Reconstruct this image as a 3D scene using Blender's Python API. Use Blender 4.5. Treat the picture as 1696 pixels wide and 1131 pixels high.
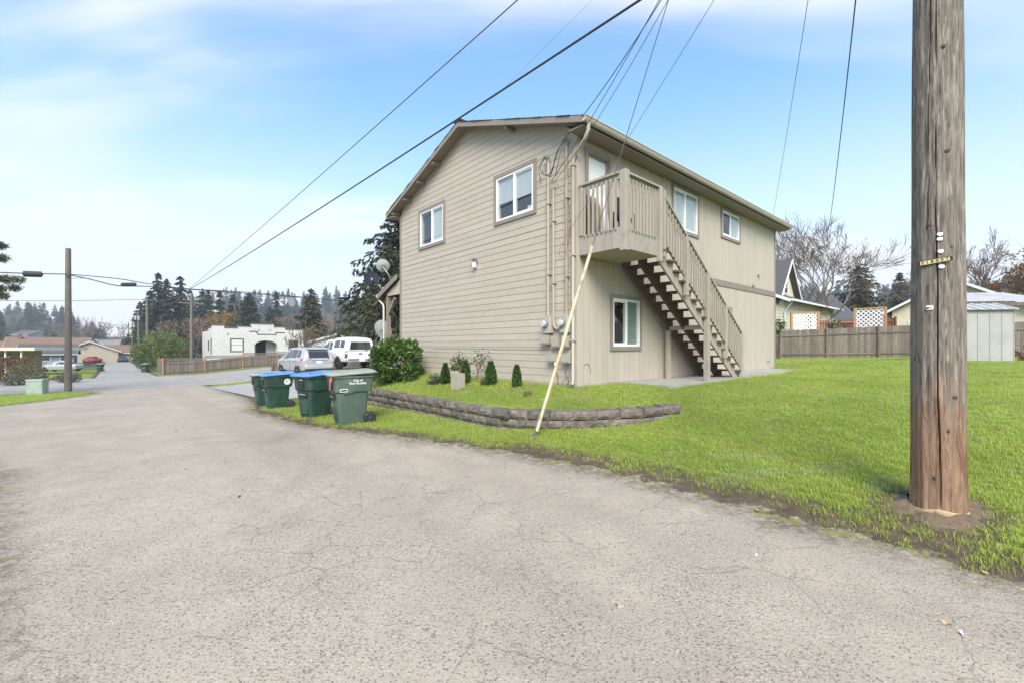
import bpy, bmesh, math, random
import numpy as np
from mathutils import Vector, Matrix, Euler

for _o in list(bpy.data.objects):
    bpy.data.objects.remove(_o)
scene = bpy.context.scene
COL = scene.collection

# ------------------------------------------------------------------ camera, sky, sun, exposure
F = 731.0 / 1696.0            # focal length in image widths
cam_d = bpy.data.cameras.new('camera')
cam_d.sensor_width = 36.0
cam_d.lens = 36.0 * F
cam_d.shift_y = 7.5 / 1696.0
cam_d.clip_start = 0.05
cam_d.clip_end = 6000.0
cam = bpy.data.objects.new('camera', cam_d)
cam.location = (0, 0, 1.6)
cam.rotation_euler = (math.radians(90), 0, 0)
COL.objects.link(cam)
scene.camera = cam

SUN_ELEV, SUN_AZ = math.radians(42), math.radians(180)   # compass angle of the sun (0 = +Y, clockwise)
world = bpy.data.worlds.new('World')
scene.world = world
world.use_nodes = True
wt = world.node_tree
wt.nodes.clear()
def wn(kind, **kw):
    n = wt.nodes.new(kind)
    for k, v in kw.items():
        setattr(n, k, v)
    return n
w_out = wn('ShaderNodeOutputWorld')
w_bg = wn('ShaderNodeBackground')
w_bg.inputs['Strength'].default_value = 0.10
sky = wn('ShaderNodeTexSky', sky_type='NISHITA', sun_disc=False)
sky.sun_elevation = SUN_ELEV
sky.sun_rotation = SUN_AZ
sky.altitude = 50
sky.air_density = 1.0
sky.dust_density = 1.0
sky.ozone_density = 1.5
tc = wn('ShaderNodeTexCoord')
sep = wn('ShaderNodeSeparateXYZ')
wt.links.new(tc.outputs['Generated'], sep.inputs[0])
def wmath(op, a, b=None, clamp=False):
    n = wn('ShaderNodeMath', operation=op, use_clamp=clamp)
    for i, q in enumerate((a, b)):
        if q is None:
            continue
        if isinstance(q, (int, float)):
            n.inputs[i].default_value = q
        else:
            wt.links.new(q, n.inputs[i])
    return n.outputs[0]
zz = wmath('MAXIMUM', sep.outputs['Z'], 0.0)
den = wmath('ADD', zz, 0.22)
cx_ = wmath('DIVIDE', sep.outputs['X'], den)
cy_ = wmath('DIVIDE', sep.outputs['Y'], den)
comb = wn('ShaderNodeCombineXYZ')
wt.links.new(cx_, comb.inputs[0]); wt.links.new(cy_, comb.inputs[1])
mp = wn('ShaderNodeMapping')
mp.inputs['Rotation'].default_value = (0, 0, math.radians(-48))
mp.inputs['Scale'].default_value = (0.42, 1.55, 1)
mp.inputs['Location'].default_value = (0.35, 1.9, 0)
wt.links.new(comb.outputs[0], mp.inputs['Vector'])
nz = wn('ShaderNodeTexNoise')
nz.inputs['Scale'].default_value = 1.15
nz.inputs['Detail'].default_value = 5
nz.inputs['Roughness'].default_value = 0.47
nz.inputs['Distortion'].default_value = 0.35
wt.links.new(mp.outputs[0], nz.inputs['Vector'])
cr = wn('ShaderNodeMapRange', interpolation_type='SMOOTHSTEP')
cr.inputs['From Min'].default_value = 0.47
cr.inputs['From Max'].default_value = 0.76
wt.links.new(nz.outputs['Fac'], cr.inputs['Value'])
# thin stratus thickens towards the horizon, as a layer seen edge-on does
hz = wn('ShaderNodeMapRange', interpolation_type='SMOOTHSTEP')
hz.inputs['From Min'].default_value = 0.50
hz.inputs['From Max'].default_value = 0.0
hz.inputs['To Min'].default_value = 0.04
hz.inputs['To Max'].default_value = 0.93
wt.links.new(zz, hz.inputs['Value'])
inv = wmath('SUBTRACT', 1.0, cr.outputs[0])
inv2 = wmath('SUBTRACT', 1.0, hz.outputs[0])
cover = wmath('SUBTRACT', 1.0, wmath('MULTIPLY', inv, inv2), clamp=True)
mixc = wn('ShaderNodeMix', data_type='RGBA')
wt.links.new(cover, mixc.inputs['Factor'])
skyg = wn('ShaderNodeMix', data_type='RGBA', blend_type='MULTIPLY')
skyg.inputs['Factor'].default_value = 1.0
skyg.inputs['B'].default_value = (0.98, 1.57, 1.78, 1)
wt.links.new(sky.outputs[0], skyg.inputs['A'])
wt.links.new(skyg.outputs['Result'], mixc.inputs['A'])
mixc.inputs['B'].default_value = (6.6, 6.4, 6.3, 1)
wt.links.new(mixc.outputs['Result'], w_bg.inputs['Color'])
wt.links.new(w_bg.outputs[0], w_out.inputs['Surface'])

sun_d = bpy.data.lights.new('sun', 'SUN')
sun_d.energy = 3.4
sun_d.angle = math.radians(32)
sun_d.color = (1.0, 0.90, 0.80)
sun = bpy.data.objects.new('sun', sun_d)
COL.objects.link(sun)
_sd = Vector((math.sin(SUN_AZ) * math.cos(SUN_ELEV), math.cos(SUN_AZ) * math.cos(SUN_ELEV), math.sin(SUN_ELEV)))
sun.rotation_euler = _sd.to_track_quat('Z', 'Y').to_euler()
sun.location = _sd * 50

vs = scene.view_settings
vs.view_transform = 'Standard'
vs.look = 'None'
vs.exposure = 1.0
vs.gamma = 1.0
vs.use_curve_mapping = False
scene.cycles.max_bounces = 6
scene.cycles.transparent_max_bounces = 12
scene.cycles.volume_bounces = 0
scene.cycles.use_denoising = True

# ------------------------------------------------------------------ frames of reference
TH = math.atan2(0.66, 0.751)
UX, UY = math.cos(TH), math.sin(TH)       # along the long side of the house (t)
VX, VY = -UY, UX                          # along the alley, away from the camera (s)
def st(s, t):
    return (UX * t + VX * s, UY * t + VY * s)
def to_st(x, y):
    return (VX * x + VY * y, UX * x + UY * y)
def at(px, Y):
    return ((px - 848.0) / 731.0 * Y, Y)
def zpx(py, Y):
    return 1.6 + (573.0 - py) / 731.0 * Y

# ------------------------------------------------------------------ mesh kit
class MB:
    def __init__(s):
        s.v = []; s.f = []; s.m = []
    def add(s, vs_, fs, mi=0):
        o = len(s.v)
        s.v.extend([tuple(p) for p in vs_])
        for f in fs:
            s.f.append([o + i for i in f]); s.m.append(mi)
        return s
    def box(s, x0, x1, y0, y1, z0, z1, mi=0):
        return s.add([(x0,y0,z0),(x1,y0,z0),(x1,y1,z0),(x0,y1,z0),(x0,y0,z1),(x1,y0,z1),(x1,y1,z1),(x0,y1,z1)],
                     [(0,3,2,1),(4,5,6,7),(0,1,5,4),(1,2,6,5),(2,3,7,6),(3,0,4,7)], mi)
    def cbox(s, c, d, mi=0, c_b=0.0):
        """box with chamfered vertical edges when c_b > 0"""
        x, y, z = c; a, b, h = d[0]/2, d[1]/2, d[2]/2
        if c_b <= 0:
            return s.box(x-a, x+a, y-b, y+b, z-h, z+h, mi)
        ring = [(-a+c_b,-b),(a-c_b,-b),(a,-b+c_b),(a,b-c_b),(a-c_b,b),(-a+c_b,b),(-a,b-c_b),(-a,-b+c_b)]
        return s.loft([[(x+p, y+q, z-h) for p, q in ring], [(x+p, y+q, z+h) for p, q in ring]], True, mi)
    def loft(s, rings, caps=True, mi=0, closed=True):
        n = len(rings[0]); o = len(s.v)
        for r in rings:
            s.v.extend([tuple(p) for p in r])
        for k in range(len(rings) - 1):
            for i in range(n if closed else n - 1):
                j = (i + 1) % n
                s.f.append([o+k*n+i, o+k*n+j, o+(k+1)*n+j, o+(k+1)*n+i]); s.m.append(mi)
        if caps:
            s.f.append([o+i for i in range(n)][::-1]); s.m.append(mi)
            s.f.append([o+(len(rings)-1)*n+i for i in range(n)]); s.m.append(mi)
        return s
    def tube(s, pts, rad, n=8, caps=True, mi=0):
        pts = [Vector(p) for p in pts]
        if not isinstance(rad, (list, tuple)):
            rad = [rad] * len(pts)
        rings = []
        ref = None
        for i, p in enumerate(pts):
            a = pts[max(0, i-1)]; b = pts[min(len(pts)-1, i+1)]
            d = (b - a)
            d = d.normalized() if d.length > 1e-9 else Vector((0,0,1))
            if ref is None:
                ref = Vector((1,0,0)) if abs(d.x) < 0.8 else Vector((0,1,0))
            e1 = ref - d * ref.dot(d)
            e1 = e1.normalized() if e1.length > 1e-6 else d.orthogonal().normalized()
            ref = e1
            e2 = d.cross(e1)
            rings.append([p + (e1*math.cos(2*math.pi*k/n) + e2*math.sin(2*math.pi*k/n))*rad[i] for k in range(n)])
        return s.loft(rings, caps, mi)
    def beam(s, p, q, w, h, up=(0,0,1), mi=0):
        """bar of width w (across) and height h (along up) from p to q"""
        p, q = Vector(p), Vector(q)
        d = (q - p).normalized(); up = Vector(up)
        e2 = (up - d * up.dot(d)).normalized(); e1 = d.cross(e2)
        r = lambda c: [c + e1*a*w/2 + e2*b*h/2 for a, b in ((-1,-1),(1,-1),(1,1),(-1,1))]
        return s.loft([r(p), r(q)], True, mi)
    def vbar(s, x, y, z0, z1, w, d, mi=0):
        return s.box(x-w/2, x+w/2, y-d/2, y+d/2, z0, z1, mi)
    def prism(s, poly, axis, a0, a1, mi=0):
        """2D polygon extruded along axis 'x' (poly in y,z), 'y' (x,z) or 'z' (x,y)"""
        def mk(p, a):
            return {'x': (a, p[0], p[1]), 'y': (p[0], a, p[1]), 'z': (p[0], p[1], a)}[axis]
        return s.loft([[mk(p, a0) for p in poly], [mk(p, a1) for p in poly]], True, mi)
    def lathe(s, prof, n=16, c=(0,0,0), axis='z', mi=0):
        rings = []
        for r, h in prof:
            ring = []
            for k in range(n):
                a = 2*math.pi*k/n
                p = (r*math.cos(a), r*math.sin(a), h)
                if axis == 'y': p = (p[0], p[2], p[1])
                if axis == 'x': p = (p[2], p[0], p[1])
                ring.append((c[0]+p[0], c[1]+p[1], c[2]+p[2]))
            rings.append(ring)
        return s.loft(rings, True, mi)
    def xform(s, M):
        s.v = [tuple(M @ Vector(p)) for p in s.v]
        return s
    def build(s, name, mat, parent=None, smooth=False, angle=None, kind=None):
        me = bpy.data.meshes.new(name)
        me.from_pydata(s.v, [], s.f)
        for m_ in (mat if isinstance(mat, (list, tuple)) else [mat]):
            me.materials.append(m_)
        if any(s.m):
            me.polygons.foreach_set('material_index', s.m)
        bm = bmesh.new(); bm.from_mesh(me)
        bmesh.ops.recalc_face_normals(bm, faces=bm.faces)
        bm.to_mesh(me); bm.free()
        if smooth:
            me.polygons.foreach_set('use_smooth', [True] * len(me.polygons))
            if angle:
                me.set_sharp_from_angle(angle=math.radians(angle))
        me.update()
        return link(name, me, parent, kind)

def link(name, me, parent=None, kind=None):
    o = bpy.data.objects.new(name, me)
    COL.objects.link(o)
    if parent is not None:
        o.parent = parent
    if kind:
        o['kind'] = kind
    return o
def tag(o, label, cat, group=None):
    o['label'] = label; o['category'] = cat
    if group: o['group'] = group
    return o
def empty(name, label, cat, loc=(0,0,0), rz=0.0, group=None):
    o = bpy.data.objects.new(name, None)
    o.empty_display_size = 0.2
    COL.objects.link(o)
    o.location = loc; o.rotation_euler = (0, 0, rz)
    return tag(o, label, cat, group)
def structure(o):
    o['kind'] = 'structure'
    return o
def copy_tree(o, parent=None):
    c = o.copy(); COL.objects.link(c); c.parent = parent
    for ch in list(o.children):
        copy_tree(ch, c)
    return c
def quads(name, P, mat, parent=None, smooth=False, kind=None):
    """P: (n,4,3) array of separate quads -> one mesh object"""
    P = np.asarray(P, dtype=np.float32)
    n = P.shape[0]
    me = bpy.data.meshes.new(name or 'proto')
    me.vertices.add(n*4); me.loops.add(n*4); me.polygons.add(n)
    me.vertices.foreach_set('co', P.reshape(-1))
    me.loops.foreach_set('vertex_index', np.arange(n*4, dtype=np.int32))
    me.polygons.foreach_set('loop_start', np.arange(0, n*4, 4, dtype=np.int32))
    me.polygons.foreach_set('loop_total', np.full(n, 4, dtype=np.int32))
    me.update(calc_edges=True)
    me.validate()
    me.materials.append(mat)
    if name is None:
        return me
    return link(name, me, parent, kind)
def rrect(x0, x1, y0, y1, r, z, n=3):
    pts = []
    for cxx, cyy, a0 in ((x1-r, y0+r, -90), (x1-r, y1-r, 0), (x0+r, y1-r, 90), (x0+r, y0+r, 180)):
        for k in range(n+1):
            a = math.radians(a0 + 90*k/n)
            pts.append((cxx + r*math.cos(a), cyy + r*math.sin(a), z))
    return pts
_fontcache = {}
def text(body, size, name, mat, parent, M, thick=0.002, bold=0.0):
    cu = bpy.data.curves.new('lettering', 'FONT')
    cu.body = body; cu.size = size; cu.align_x = 'CENTER'; cu.align_y = 'CENTER'
    cu.extrude = thick; cu.offset = bold
    cu.resolution_u = 3
    tmp = bpy.data.objects.new('lettering', cu)
    me = bpy.data.meshes.new_from_object(tmp)
    bpy.data.objects.remove(tmp)
    me.transform(M)
    me.materials.clear(); me.materials.append(mat)
    return link(name, me, parent)

# ------------------------------------------------------------------ material kit
def mat_new(name):
    m = bpy.data.materials.new(name)
    m.use_nodes = True
    nt = m.node_tree
    b = nt.nodes['Principled BSDF']
    return m, nt, b
class NT:
    """small node-building helper"""
    def __init__(s, nt): s.nt = nt
    def n(s, kind, **kw):
        q = s.nt.nodes.new(kind)
        for k, v in kw.items(): setattr(q, k, v)
        return q
    def l(s, a, b): s.nt.links.new(a, b)
    def setin(s, sock, v):
        if hasattr(v, 'is_output') or isinstance(v, bpy.types.NodeSocket): s.l(v, sock)
        else: sock.default_value = v
    def math(s, op, a, b=None, c=None, clamp=False):
        q = s.n('ShaderNodeMath', operation=op, use_clamp=clamp)
        for i, w in enumerate((a, b, c)):
            if w is not None: s.setin(q.inputs[i], w)
        return q.outputs[0]
    def mix(s, f, a, b, blend='MIX'):
        q = s.n('ShaderNodeMix', data_type='RGBA', blend_type=blend)
        s.setin(q.inputs['Factor'], f)
        s.setin(q.inputs['A'], a if not isinstance(a, tuple) else (*a[:3], 1))
        s.setin(q.inputs['B'], b if not isinstance(b, tuple) else (*b[:3], 1))
        return q.outputs['Result']
    def noise(s, vec, scale, detail=4, rough=0.55, dist=0.0):
        q = s.n('ShaderNodeTexNoise')
        q.inputs['Scale'].default_value = scale; q.inputs['Detail'].default_value = detail
        q.inputs['Roughness'].default_value = rough; q.inputs['Distortion'].default_value = dist
        s.l(vec, q.inputs['Vector'])
        return q.outputs['Fac']
    def voro(s, vec, scale, feature='F1', out='Distance', rnd=1.0):
        q = s.n('ShaderNodeTexVoronoi', feature=feature)
        q.inputs['Scale'].default_value = scale
        q.inputs['Randomness'].default_value = rnd
        s.l(vec, q.inputs['Vector'])
        return q.outputs[out]
    def rng(s, v, a, b, c=0.0, d=1.0, smooth=False):
        q = s.n('ShaderNodeMapRange')
        if smooth: q.interpolation_type = 'SMOOTHSTEP'
        s.setin(q.inputs['Value'], v)
        for k, w in (('From Min', a), ('From Max', b), ('To Min', c), ('To Max', d)): q.inputs[k].default_value = w
        return q.outputs[0]
    def coords(s, scale=(1,1,1), obj_random=True):
        q = s.n('ShaderNodeTexCoord')
        m = s.n('ShaderNodeMapping')
        m.inputs['Scale'].default_value = scale
        s.l(q.outputs['Object'], m.inputs['Vector'])
        if obj_random:
            oi = s.n('ShaderNodeObjectInfo')
            r = s.math('MULTIPLY', oi.outputs['Random'], 37.0)
            cb = s.n('ShaderNodeCombineXYZ')
            for i in range(3): s.l(r, cb.inputs[i])
            s.l(cb.outputs[0], m.inputs['Location'])
        return m.outputs[0]
    def objrand(s):
        return s.n('ShaderNodeObjectInfo').outputs['Random']
    def bump(s, h, strength, dist, bsdf):
        q = s.n('ShaderNodeBump')
        q.inputs['Strength'].default_value = strength; q.inputs['Distance'].default_value = dist
        s.l(h, q.inputs['Height']); s.l(q.outputs[0], bsdf.inputs['Normal'])
def pm(name, c1, c2=None, scale=6.0, stretch=(1,1,1), rough=0.7, bump=0.0, bdist=0.004, metal=0.0, spec=0.4,
       var=0.0, dirt=None, dirt_amt=0.5, dirt_scale=1.5, detail=5, fine=0.0):
    """procedural paint / wood / stone: two-tone noise, optional dirt patches, per-object value variation, bump"""
    m, nt, b = mat_new(name)
    k = NT(nt)
    c2 = c2 or tuple(x*0.85 for x in c1)
    vec = k.coords(stretch)
    f = k.noise(vec, scale, detail)
    f = k.rng(f, 0.3, 0.7, smooth=True)
    col = k.mix(f, c1, c2)
    if dirt:
        vec2 = k.coords((1,1,1))
        g = k.rng(k.noise(vec2, dirt_scale, 6, 0.65), 0.5, 0.72, 0.0, dirt_amt, True)
        col = k.mix(g, col, dirt)
    if fine:
        g2 = k.noise(k.coords((1,1,1)), scale*14, 2)
        hv = k.n('ShaderNodeHueSaturation')
        k.l(k.rng(g2, 0.2, 0.8, 1-fine, 1+fine), hv.inputs['Value']); k.l(col, hv.inputs['Color'])
        col = hv.outputs[0]
    if var:
        hv = k.n('ShaderNodeHueSaturation')
        k.l(k.rng(k.objrand(), 0, 1, 1-var, 1+var), hv.inputs['Value']); k.l(col, hv.inputs['Color'])
        col = hv.outputs[0]
    k.l(col, b.inputs['Base Color'])
    b.inputs['Roughness'].default_value = rough
    b.inputs['Metallic'].default_value = metal
    b.inputs['Specular IOR Level'].default_value = spec
    if bump:
        k.bump(k.noise(vec, scale*2.2, 6, 0.6), bump, bdist, b)
    return m
def leafmat(name, c1, c2, c3=None, rough=0.5, trans=0.3, scale=1.2, spec=0.3):
    """foliage: colour by leaf (random per island) and by clump, light passing through"""
    m, nt, b = mat_new(name)
    k = NT(nt)
    g = k.n('ShaderNodeNewGeometry')
    col = k.mix(g.outputs['Random Per Island'], c1, c2)
    tcn = k.n('ShaderNodeTexCoord')
    nz_ = k.rng(k.noise(tcn.outputs['Object'], scale, 3), 0.4, 0.68, smooth=True)
    col = k.mix(nz_, col, c3 or tuple(x*0.6 for x in c1))
    hv = k.n('ShaderNodeHueSaturation')
    k.l(k.rng(k.objrand(), 0, 1, 0.82, 1.18), hv.inputs['Value']); k.l(col, hv.inputs['Color'])
    col = hv.outputs[0]
    k.l(col, b.inputs['Base Color'])
    b.inputs['Roughness'].default_value = rough
    b.inputs['Specular IOR Level'].default_value = spec
    tr = k.n('ShaderNodeBsdfTranslucent'); k.l(col, tr.inputs['Color'])
    mx = k.n('ShaderNodeMixShader'); mx.inputs[0].default_value = trans
    k.l(b.outputs[0], mx.inputs[1]); k.l(tr.outputs[0], mx.inputs[2])
    k.l(mx.outputs[0], nt.nodes['Material Output'].inputs['Surface'])
    return m
def glassmat(name, tint=(0.75,0.8,0.8), refl=1.0, base=0.07):
    m, nt, b = mat_new(name)
    k = NT(nt)
    nt.nodes.remove(b)
    fr = k.n('ShaderNodeFresnel'); fr.inputs['IOR'].default_value = 1.52
    gb = k.n('ShaderNodeNewGeometry')
    f = k.math('MULTIPLY', k.math('ADD', k.math('MULTIPLY', fr.outputs[0], refl), base, clamp=True), k.math('SUBTRACT', 1.0, gb.outputs['Backfacing']))
    t_ = k.n('ShaderNodeBsdfTransparent'); t_.inputs['Color'].default_value = (*tint, 1)
    g = k.n('ShaderNodeBsdfGlossy'); g.inputs['Roughness'].default_value = 0.015
    mx = k.n('ShaderNodeMixShader')
    k.l(f, mx.inputs[0]); k.l(t_.outputs[0], mx.inputs[1]); k.l(g.outputs[0], mx.inputs[2])
    k.l(mx.outputs[0], nt.nodes['Material Output'].inputs['Surface'])
    return m

M = {}
M['siding'] = pm('siding_paint', (0.43,0.381,0.312), (0.405,0.357,0.29), 3.0, (1,1,1), 0.62, 0.10, 0.002, var=0.035, dirt=(0.30,0.27,0.21), dirt_amt=0.22, dirt_scale=0.9, fine=0.04)
M['t111'] = pm('panel_paint', (0.45,0.397,0.325), (0.425,0.373,0.304), 3.0, (6,6,0.5), 0.65, 0.2, 0.003, var=0.03, dirt=(0.26,0.23,0.18), dirt_amt=0.25, dirt_scale=0.8, fine=0.05)
M['trim'] = pm('trim_paint', (0.25,0.212,0.178), (0.225,0.19,0.16), 4.0, (1,1,1), 0.6, 0.08, 0.002, var=0.04)
M['rail'] = pm('rail_paint', (0.36,0.325,0.268), (0.32,0.285,0.235), 5.0, (3,3,1), 0.65, 0.15, 0.002, var=0.05, dirt=(0.2,0.19,0.13), dirt_amt=0.35, dirt_scale=3.0)
M['treadwood'] = pm('weathered_tread_wood', (0.155,0.098,0.05), (0.085,0.052,0.028), 5.0, (6,1,6), 0.8, 0.4, 0.004, var=0.15, dirt=(0.07,0.08,0.035), dirt_amt=0.5)
M['shingle'] = pm('asphalt_shingle', (0.07,0.065,0.06), (0.045,0.042,0.04), 30, (1,1,1), 0.9, 0.4, 0.004, var=0.1)
M['gutter'] = pm('gutter_enamel', (0.50,0.46,0.40), (0.45,0.41,0.35), 2.0, (1,1,1), 0.4, 0, dirt=(0.3,0.28,0.22), dirt_amt=0.35)
M['vinyl'] = pm('white_vinyl', (0.78,0.78,0.77), (0.74,0.74,0.73), 2.0, rough=0.35)
M['whitepaint'] = pm('white_door_paint', (0.72,0.72,0.71), (0.66,0.66,0.65), 1.5, rough=0.5, dirt=(0.5,0.49,0.46), dirt_amt=0.3)
M['glass'] = glassmat('window_glass', (0.92,0.95,0.95), 1.0, 0.12)
M['glass_dark'] = glassmat('screened_glass', (0.40,0.42,0.42), 0.8, 0.10)
M['room'] = pm('room_interior', (0.30,0.30,0.29), (0.26,0.26,0.25), 1.0, rough=0.9)
M['blind'] = pm('window_blind', (0.62,0.63,0.62), (0.56,0.57,0.56), 1.0, rough=0.8)
M['curtain'] = pm('green_curtain', (0.30,0.36,0.31), (0.22,0.28,0.24), 3.0, (8,8,0.4), rough=0.9)
M['concrete'] = pm('concrete', (0.36,0.345,0.31), (0.29,0.275,0.245), 2.5, rough=0.85, bump=0.15, dirt=(0.2,0.19,0.16), dirt_amt=0.45, fine=0.06)
M['metal_grey'] = pm('galvanised_metal', (0.36,0.37,0.38), (0.28,0.29,0.3), 8.0, rough=0.45, metal=0.6)
M['black'] = pm('black_rubber', (0.018,0.018,0.019), (0.026,0.026,0.026), 8.0, rough=0.75)
M['cable'] = pm('cable_sheath', (0.035,0.035,0.036), (0.05,0.05,0.05), 20.0, rough=0.6)
M['cable_grey'] = pm('weathered_wire', (0.12,0.12,0.12), (0.08,0.08,0.08), 20.0, rough=0.6)
M['print_white'] = pm('white_print', (0.8,0.8,0.79), (0.76,0.76,0.75), 3.0, rough=0.5)
M['print_black'] = pm('black_print', (0.012,0.012,0.012), (0.015,0.015,0.014), 3.0, rough=0.5)
# ================================================================== terrain, alley, street, lawn
def sm(a, b, x):
    x = np.clip((np.asarray(x, float) - a) / (b - a), 0, 1)
    return x * x * (3 - 2 * x)
WALL = [(15.0,5.05),(6.9,5.05),(5.9,5.16),(5.2,5.45),(4.6,5.95),(4.15,6.55),(3.9,7.25)]   # retaining wall line (s,t)
def wall_sd(s, t):
    """signed distance to the retaining wall line, positive on the house side"""
    s = np.asarray(s, float); t = np.asarray(t, float)
    best = np.full(np.broadcast(s, t).shape, 1e9); sign = np.ones_like(best)
    for (s0, t0), (s1, t1) in zip(WALL[:-1], WALL[1:]):
        ds, dt = s1 - s0, t1 - t0
        k = np.clip(((s-s0)*ds + (t-t0)*dt) / (ds*ds + dt*dt), 0, 1)
        d = np.hypot(s - s0 - k*ds, t - t0 - k*dt)
        cr_ = ds*(t-t0) - dt*(s-s0)
        up = d < best - 1e-9
        best = np.where(up, d, best); sign = np.where(up, np.where(cr_ < 0, 1.0, -1.0), sign)
    return best * sign
def zt(x, y):
    x = np.asarray(x, float); y = np.asarray(y, float)
    s = VX*x + VY*y; t = UX*x + UY*y
    A = np.interp(s, [-200,8,15,37,54,90,340,900], [0,0,-.25,-1.1,-1.25,-1.95,-2.8,-3.4])
    lot = np.interp(s, [-50,15,26.9,33,37,45,54,110,340,900], [.776,.776,.24,-.2,-.5,-.62,-.68,-1.0,-2.4,-3.2])
    lo = np.interp(t, [3,4.5,5.3,6,6.6,7.24,9,12,14], [0,.03,.2,.26,.34,.42,.58,.74,.776]) / .776
    zn = A*(1-lo) + .776*lo
    wd = wall_sd(s, t)
    z0_ = np.interp(s, [3.9,4.6,8,12,15], [.54,.46,.43,.39,.35]); zin = z0_ + (.776-z0_)*np.clip(wd/1.5, 0, 1)
    zright = zn + (.776 - zn)*sm(3.5, 4.9, s)
    zn = np.where(t > 7.25, zright, np.where(wd > 0, np.maximum(zin, zn), zn))
    zf = A + (lot - A)*sm(4, 13, t)
    z = zn + (zf - zn)*sm(13.5, 17, s)
    z = z + .22*sm(14, 24, t)*(1 - sm(1, 11, s))
    # the wooded hills across the valley
    d = np.hypot(x, y)
    px = 848 + 731*x/np.maximum(y, 1.0)
    Hh = np.interp(px, [-800,0,100,165,190,215,250,330,450,600,800,1283,1500,1700,2600], [30,28,24,8,3,8,24,38,44,48,50,42,36,32,30])
    front = (y > 40)
    z = z + np.where(front, Hh*sm(230, 520, d), 30*sm(500, 900, d))
    return z
def gz(x, y):
    return float(zt(x, y))
def e_right(s):
    return np.interp(s, [-10,1,3,5,6.5,8,10,14,16,20,36], [4.2,4.55,4.6,4.35,3.9,3.35,2.9,2.75,3.2,3.7,4.2])
def e_left(s):
    return np.interp(s, [-10,3,8.6,11,15,20,22,24,28,31.8,35,38], [-.9,-.75,-1.35,-2.4,-5,-8,-6.5,-3.9,-2.2,-1.2,-1.4,-3.5])
def alley_sd(s, t):
    return np.minimum(e_right(s) - t, t - e_left(s))
DRIVE = (17.5, 33.5, 3.9, 15.0)
STREET = (36.9, 54.0)
def paved(s, t):
    """how far inside any paved area (metres, negative outside)"""
    a = np.where((s < 37.5) & (s > -12), alley_sd(s, t), -9)
    b = np.minimum(s - STREET[0], STREET[1] - s)
    c = np.minimum(np.minimum(s - DRIVE[0], DRIVE[1] - s), np.minimum(t - DRIVE[2], DRIVE[3] - t))
    cen = -.015*(np.maximum(s, 54) - 54) + .2
    e = np.where(s > 53, 2.1 - np.abs(t - cen), -9)
    return np.maximum(np.maximum(a, b), np.maximum(c, e))
def axis(parts):
    out = []
    for a, b, st_ in parts:
        out.append(np.arange(a, b, st_))
    return np.unique(np.round(np.concatenate(out), 4))
def grid_mesh(name, S, T, zoff, attrs, mat, mask=None):
    SS, TT = np.meshgrid(S, T, indexing='ij')
    X = UX*TT + VX*SS; Y = UY*TT + VY*SS
    Z = zt(X, Y) + (zoff(SS, TT) if callable(zoff) else zoff)
    ns, ntt = len(S), len(T)
    co = np.stack([X, Y, Z], -1).reshape(-1, 3)
    i, j = np.meshgrid(np.arange(ns-1), np.arange(ntt-1), indexing='ij')
    a = (i*ntt + j).ravel(); q = np.stack([a, a+1, a+ntt+1, a+ntt], -1)[:, ::-1]
    if mask is not None:
        mc = mask((SS[:-1,:-1]+SS[1:,1:])/2, (TT[:-1,:-1]+TT[1:,1:])/2).ravel()
        q = q[mc]
        used = np.unique(q)
        rm = np.full(len(co), -1); rm[used] = np.arange(len(used))
        co = co[used]; q = rm[q]
    else:
        used = np.arange(len(co))
    me = bpy.data.meshes.new(name)
    n = len(q)
    me.vertices.add(len(co)); me.loops.add(n*4); me.polygons.add(n)
    me.vertices.foreach_set('co', co.astype(np.float32).ravel())
    me.loops.foreach_set('vertex_index', q.astype(np.int32).ravel())
    me.polygons.foreach_set('loop_start', np.arange(0, n*4, 4, dtype=np.int32))
    me.polygons.foreach_set('loop_total', np.full(n, 4, dtype=np.int32))
    me.polygons.foreach_set('use_smooth', np.ones(n, dtype=bool))
    me.update(calc_edges=True)
    for an, fn in attrs.items():
        at_ = me.attributes.new(an, 'FLOAT', 'POINT')
        at_.data.foreach_set('value', fn(SS, TT).reshape(-1)[used].astype(np.float32))
    me.materials.append(mat)
    return me

# ---- materials of the ground
def ground_material():
    m, nt, b = mat_new('soil_and_turf')
    k = NT(nt)
    vec = k.coords((1,1,1), False)
    green = k.mix(k.rng(k.noise(vec, 0.9, 5), .35, .65), (.24,.32,.05), (.17,.24,.035))
    green = k.mix(k.rng(k.noise(vec, 14, 4), .3, .75), green, (.15,.14,.05))
    soil = k.mix(k.rng(k.noise(vec, 9, 6), .3, .7), (.135,.10,.07), (.07,.052,.036))
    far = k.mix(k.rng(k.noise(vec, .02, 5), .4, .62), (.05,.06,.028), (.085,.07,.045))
    at_ = k.n('ShaderNodeAttribute', attribute_name='soil')
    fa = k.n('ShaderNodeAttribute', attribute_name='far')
    f = k.math('ADD', at_.outputs['Fac'], k.math('MULTIPLY', k.math('SUBTRACT', k.noise(vec, 5, 6, .65), .5), 1.1))
    col = k.mix(k.rng(f, .35, .65, smooth=True), green, soil)
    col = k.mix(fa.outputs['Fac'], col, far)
    k.l(col, b.inputs['Base Color'])
    b.inputs['Roughness'].default_value = 0.95
    b.inputs['Specular IOR Level'].default_value = 0.15
    k.bump(k.noise(vec, 40, 6, .7), .5, .02, b)
    return m
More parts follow.
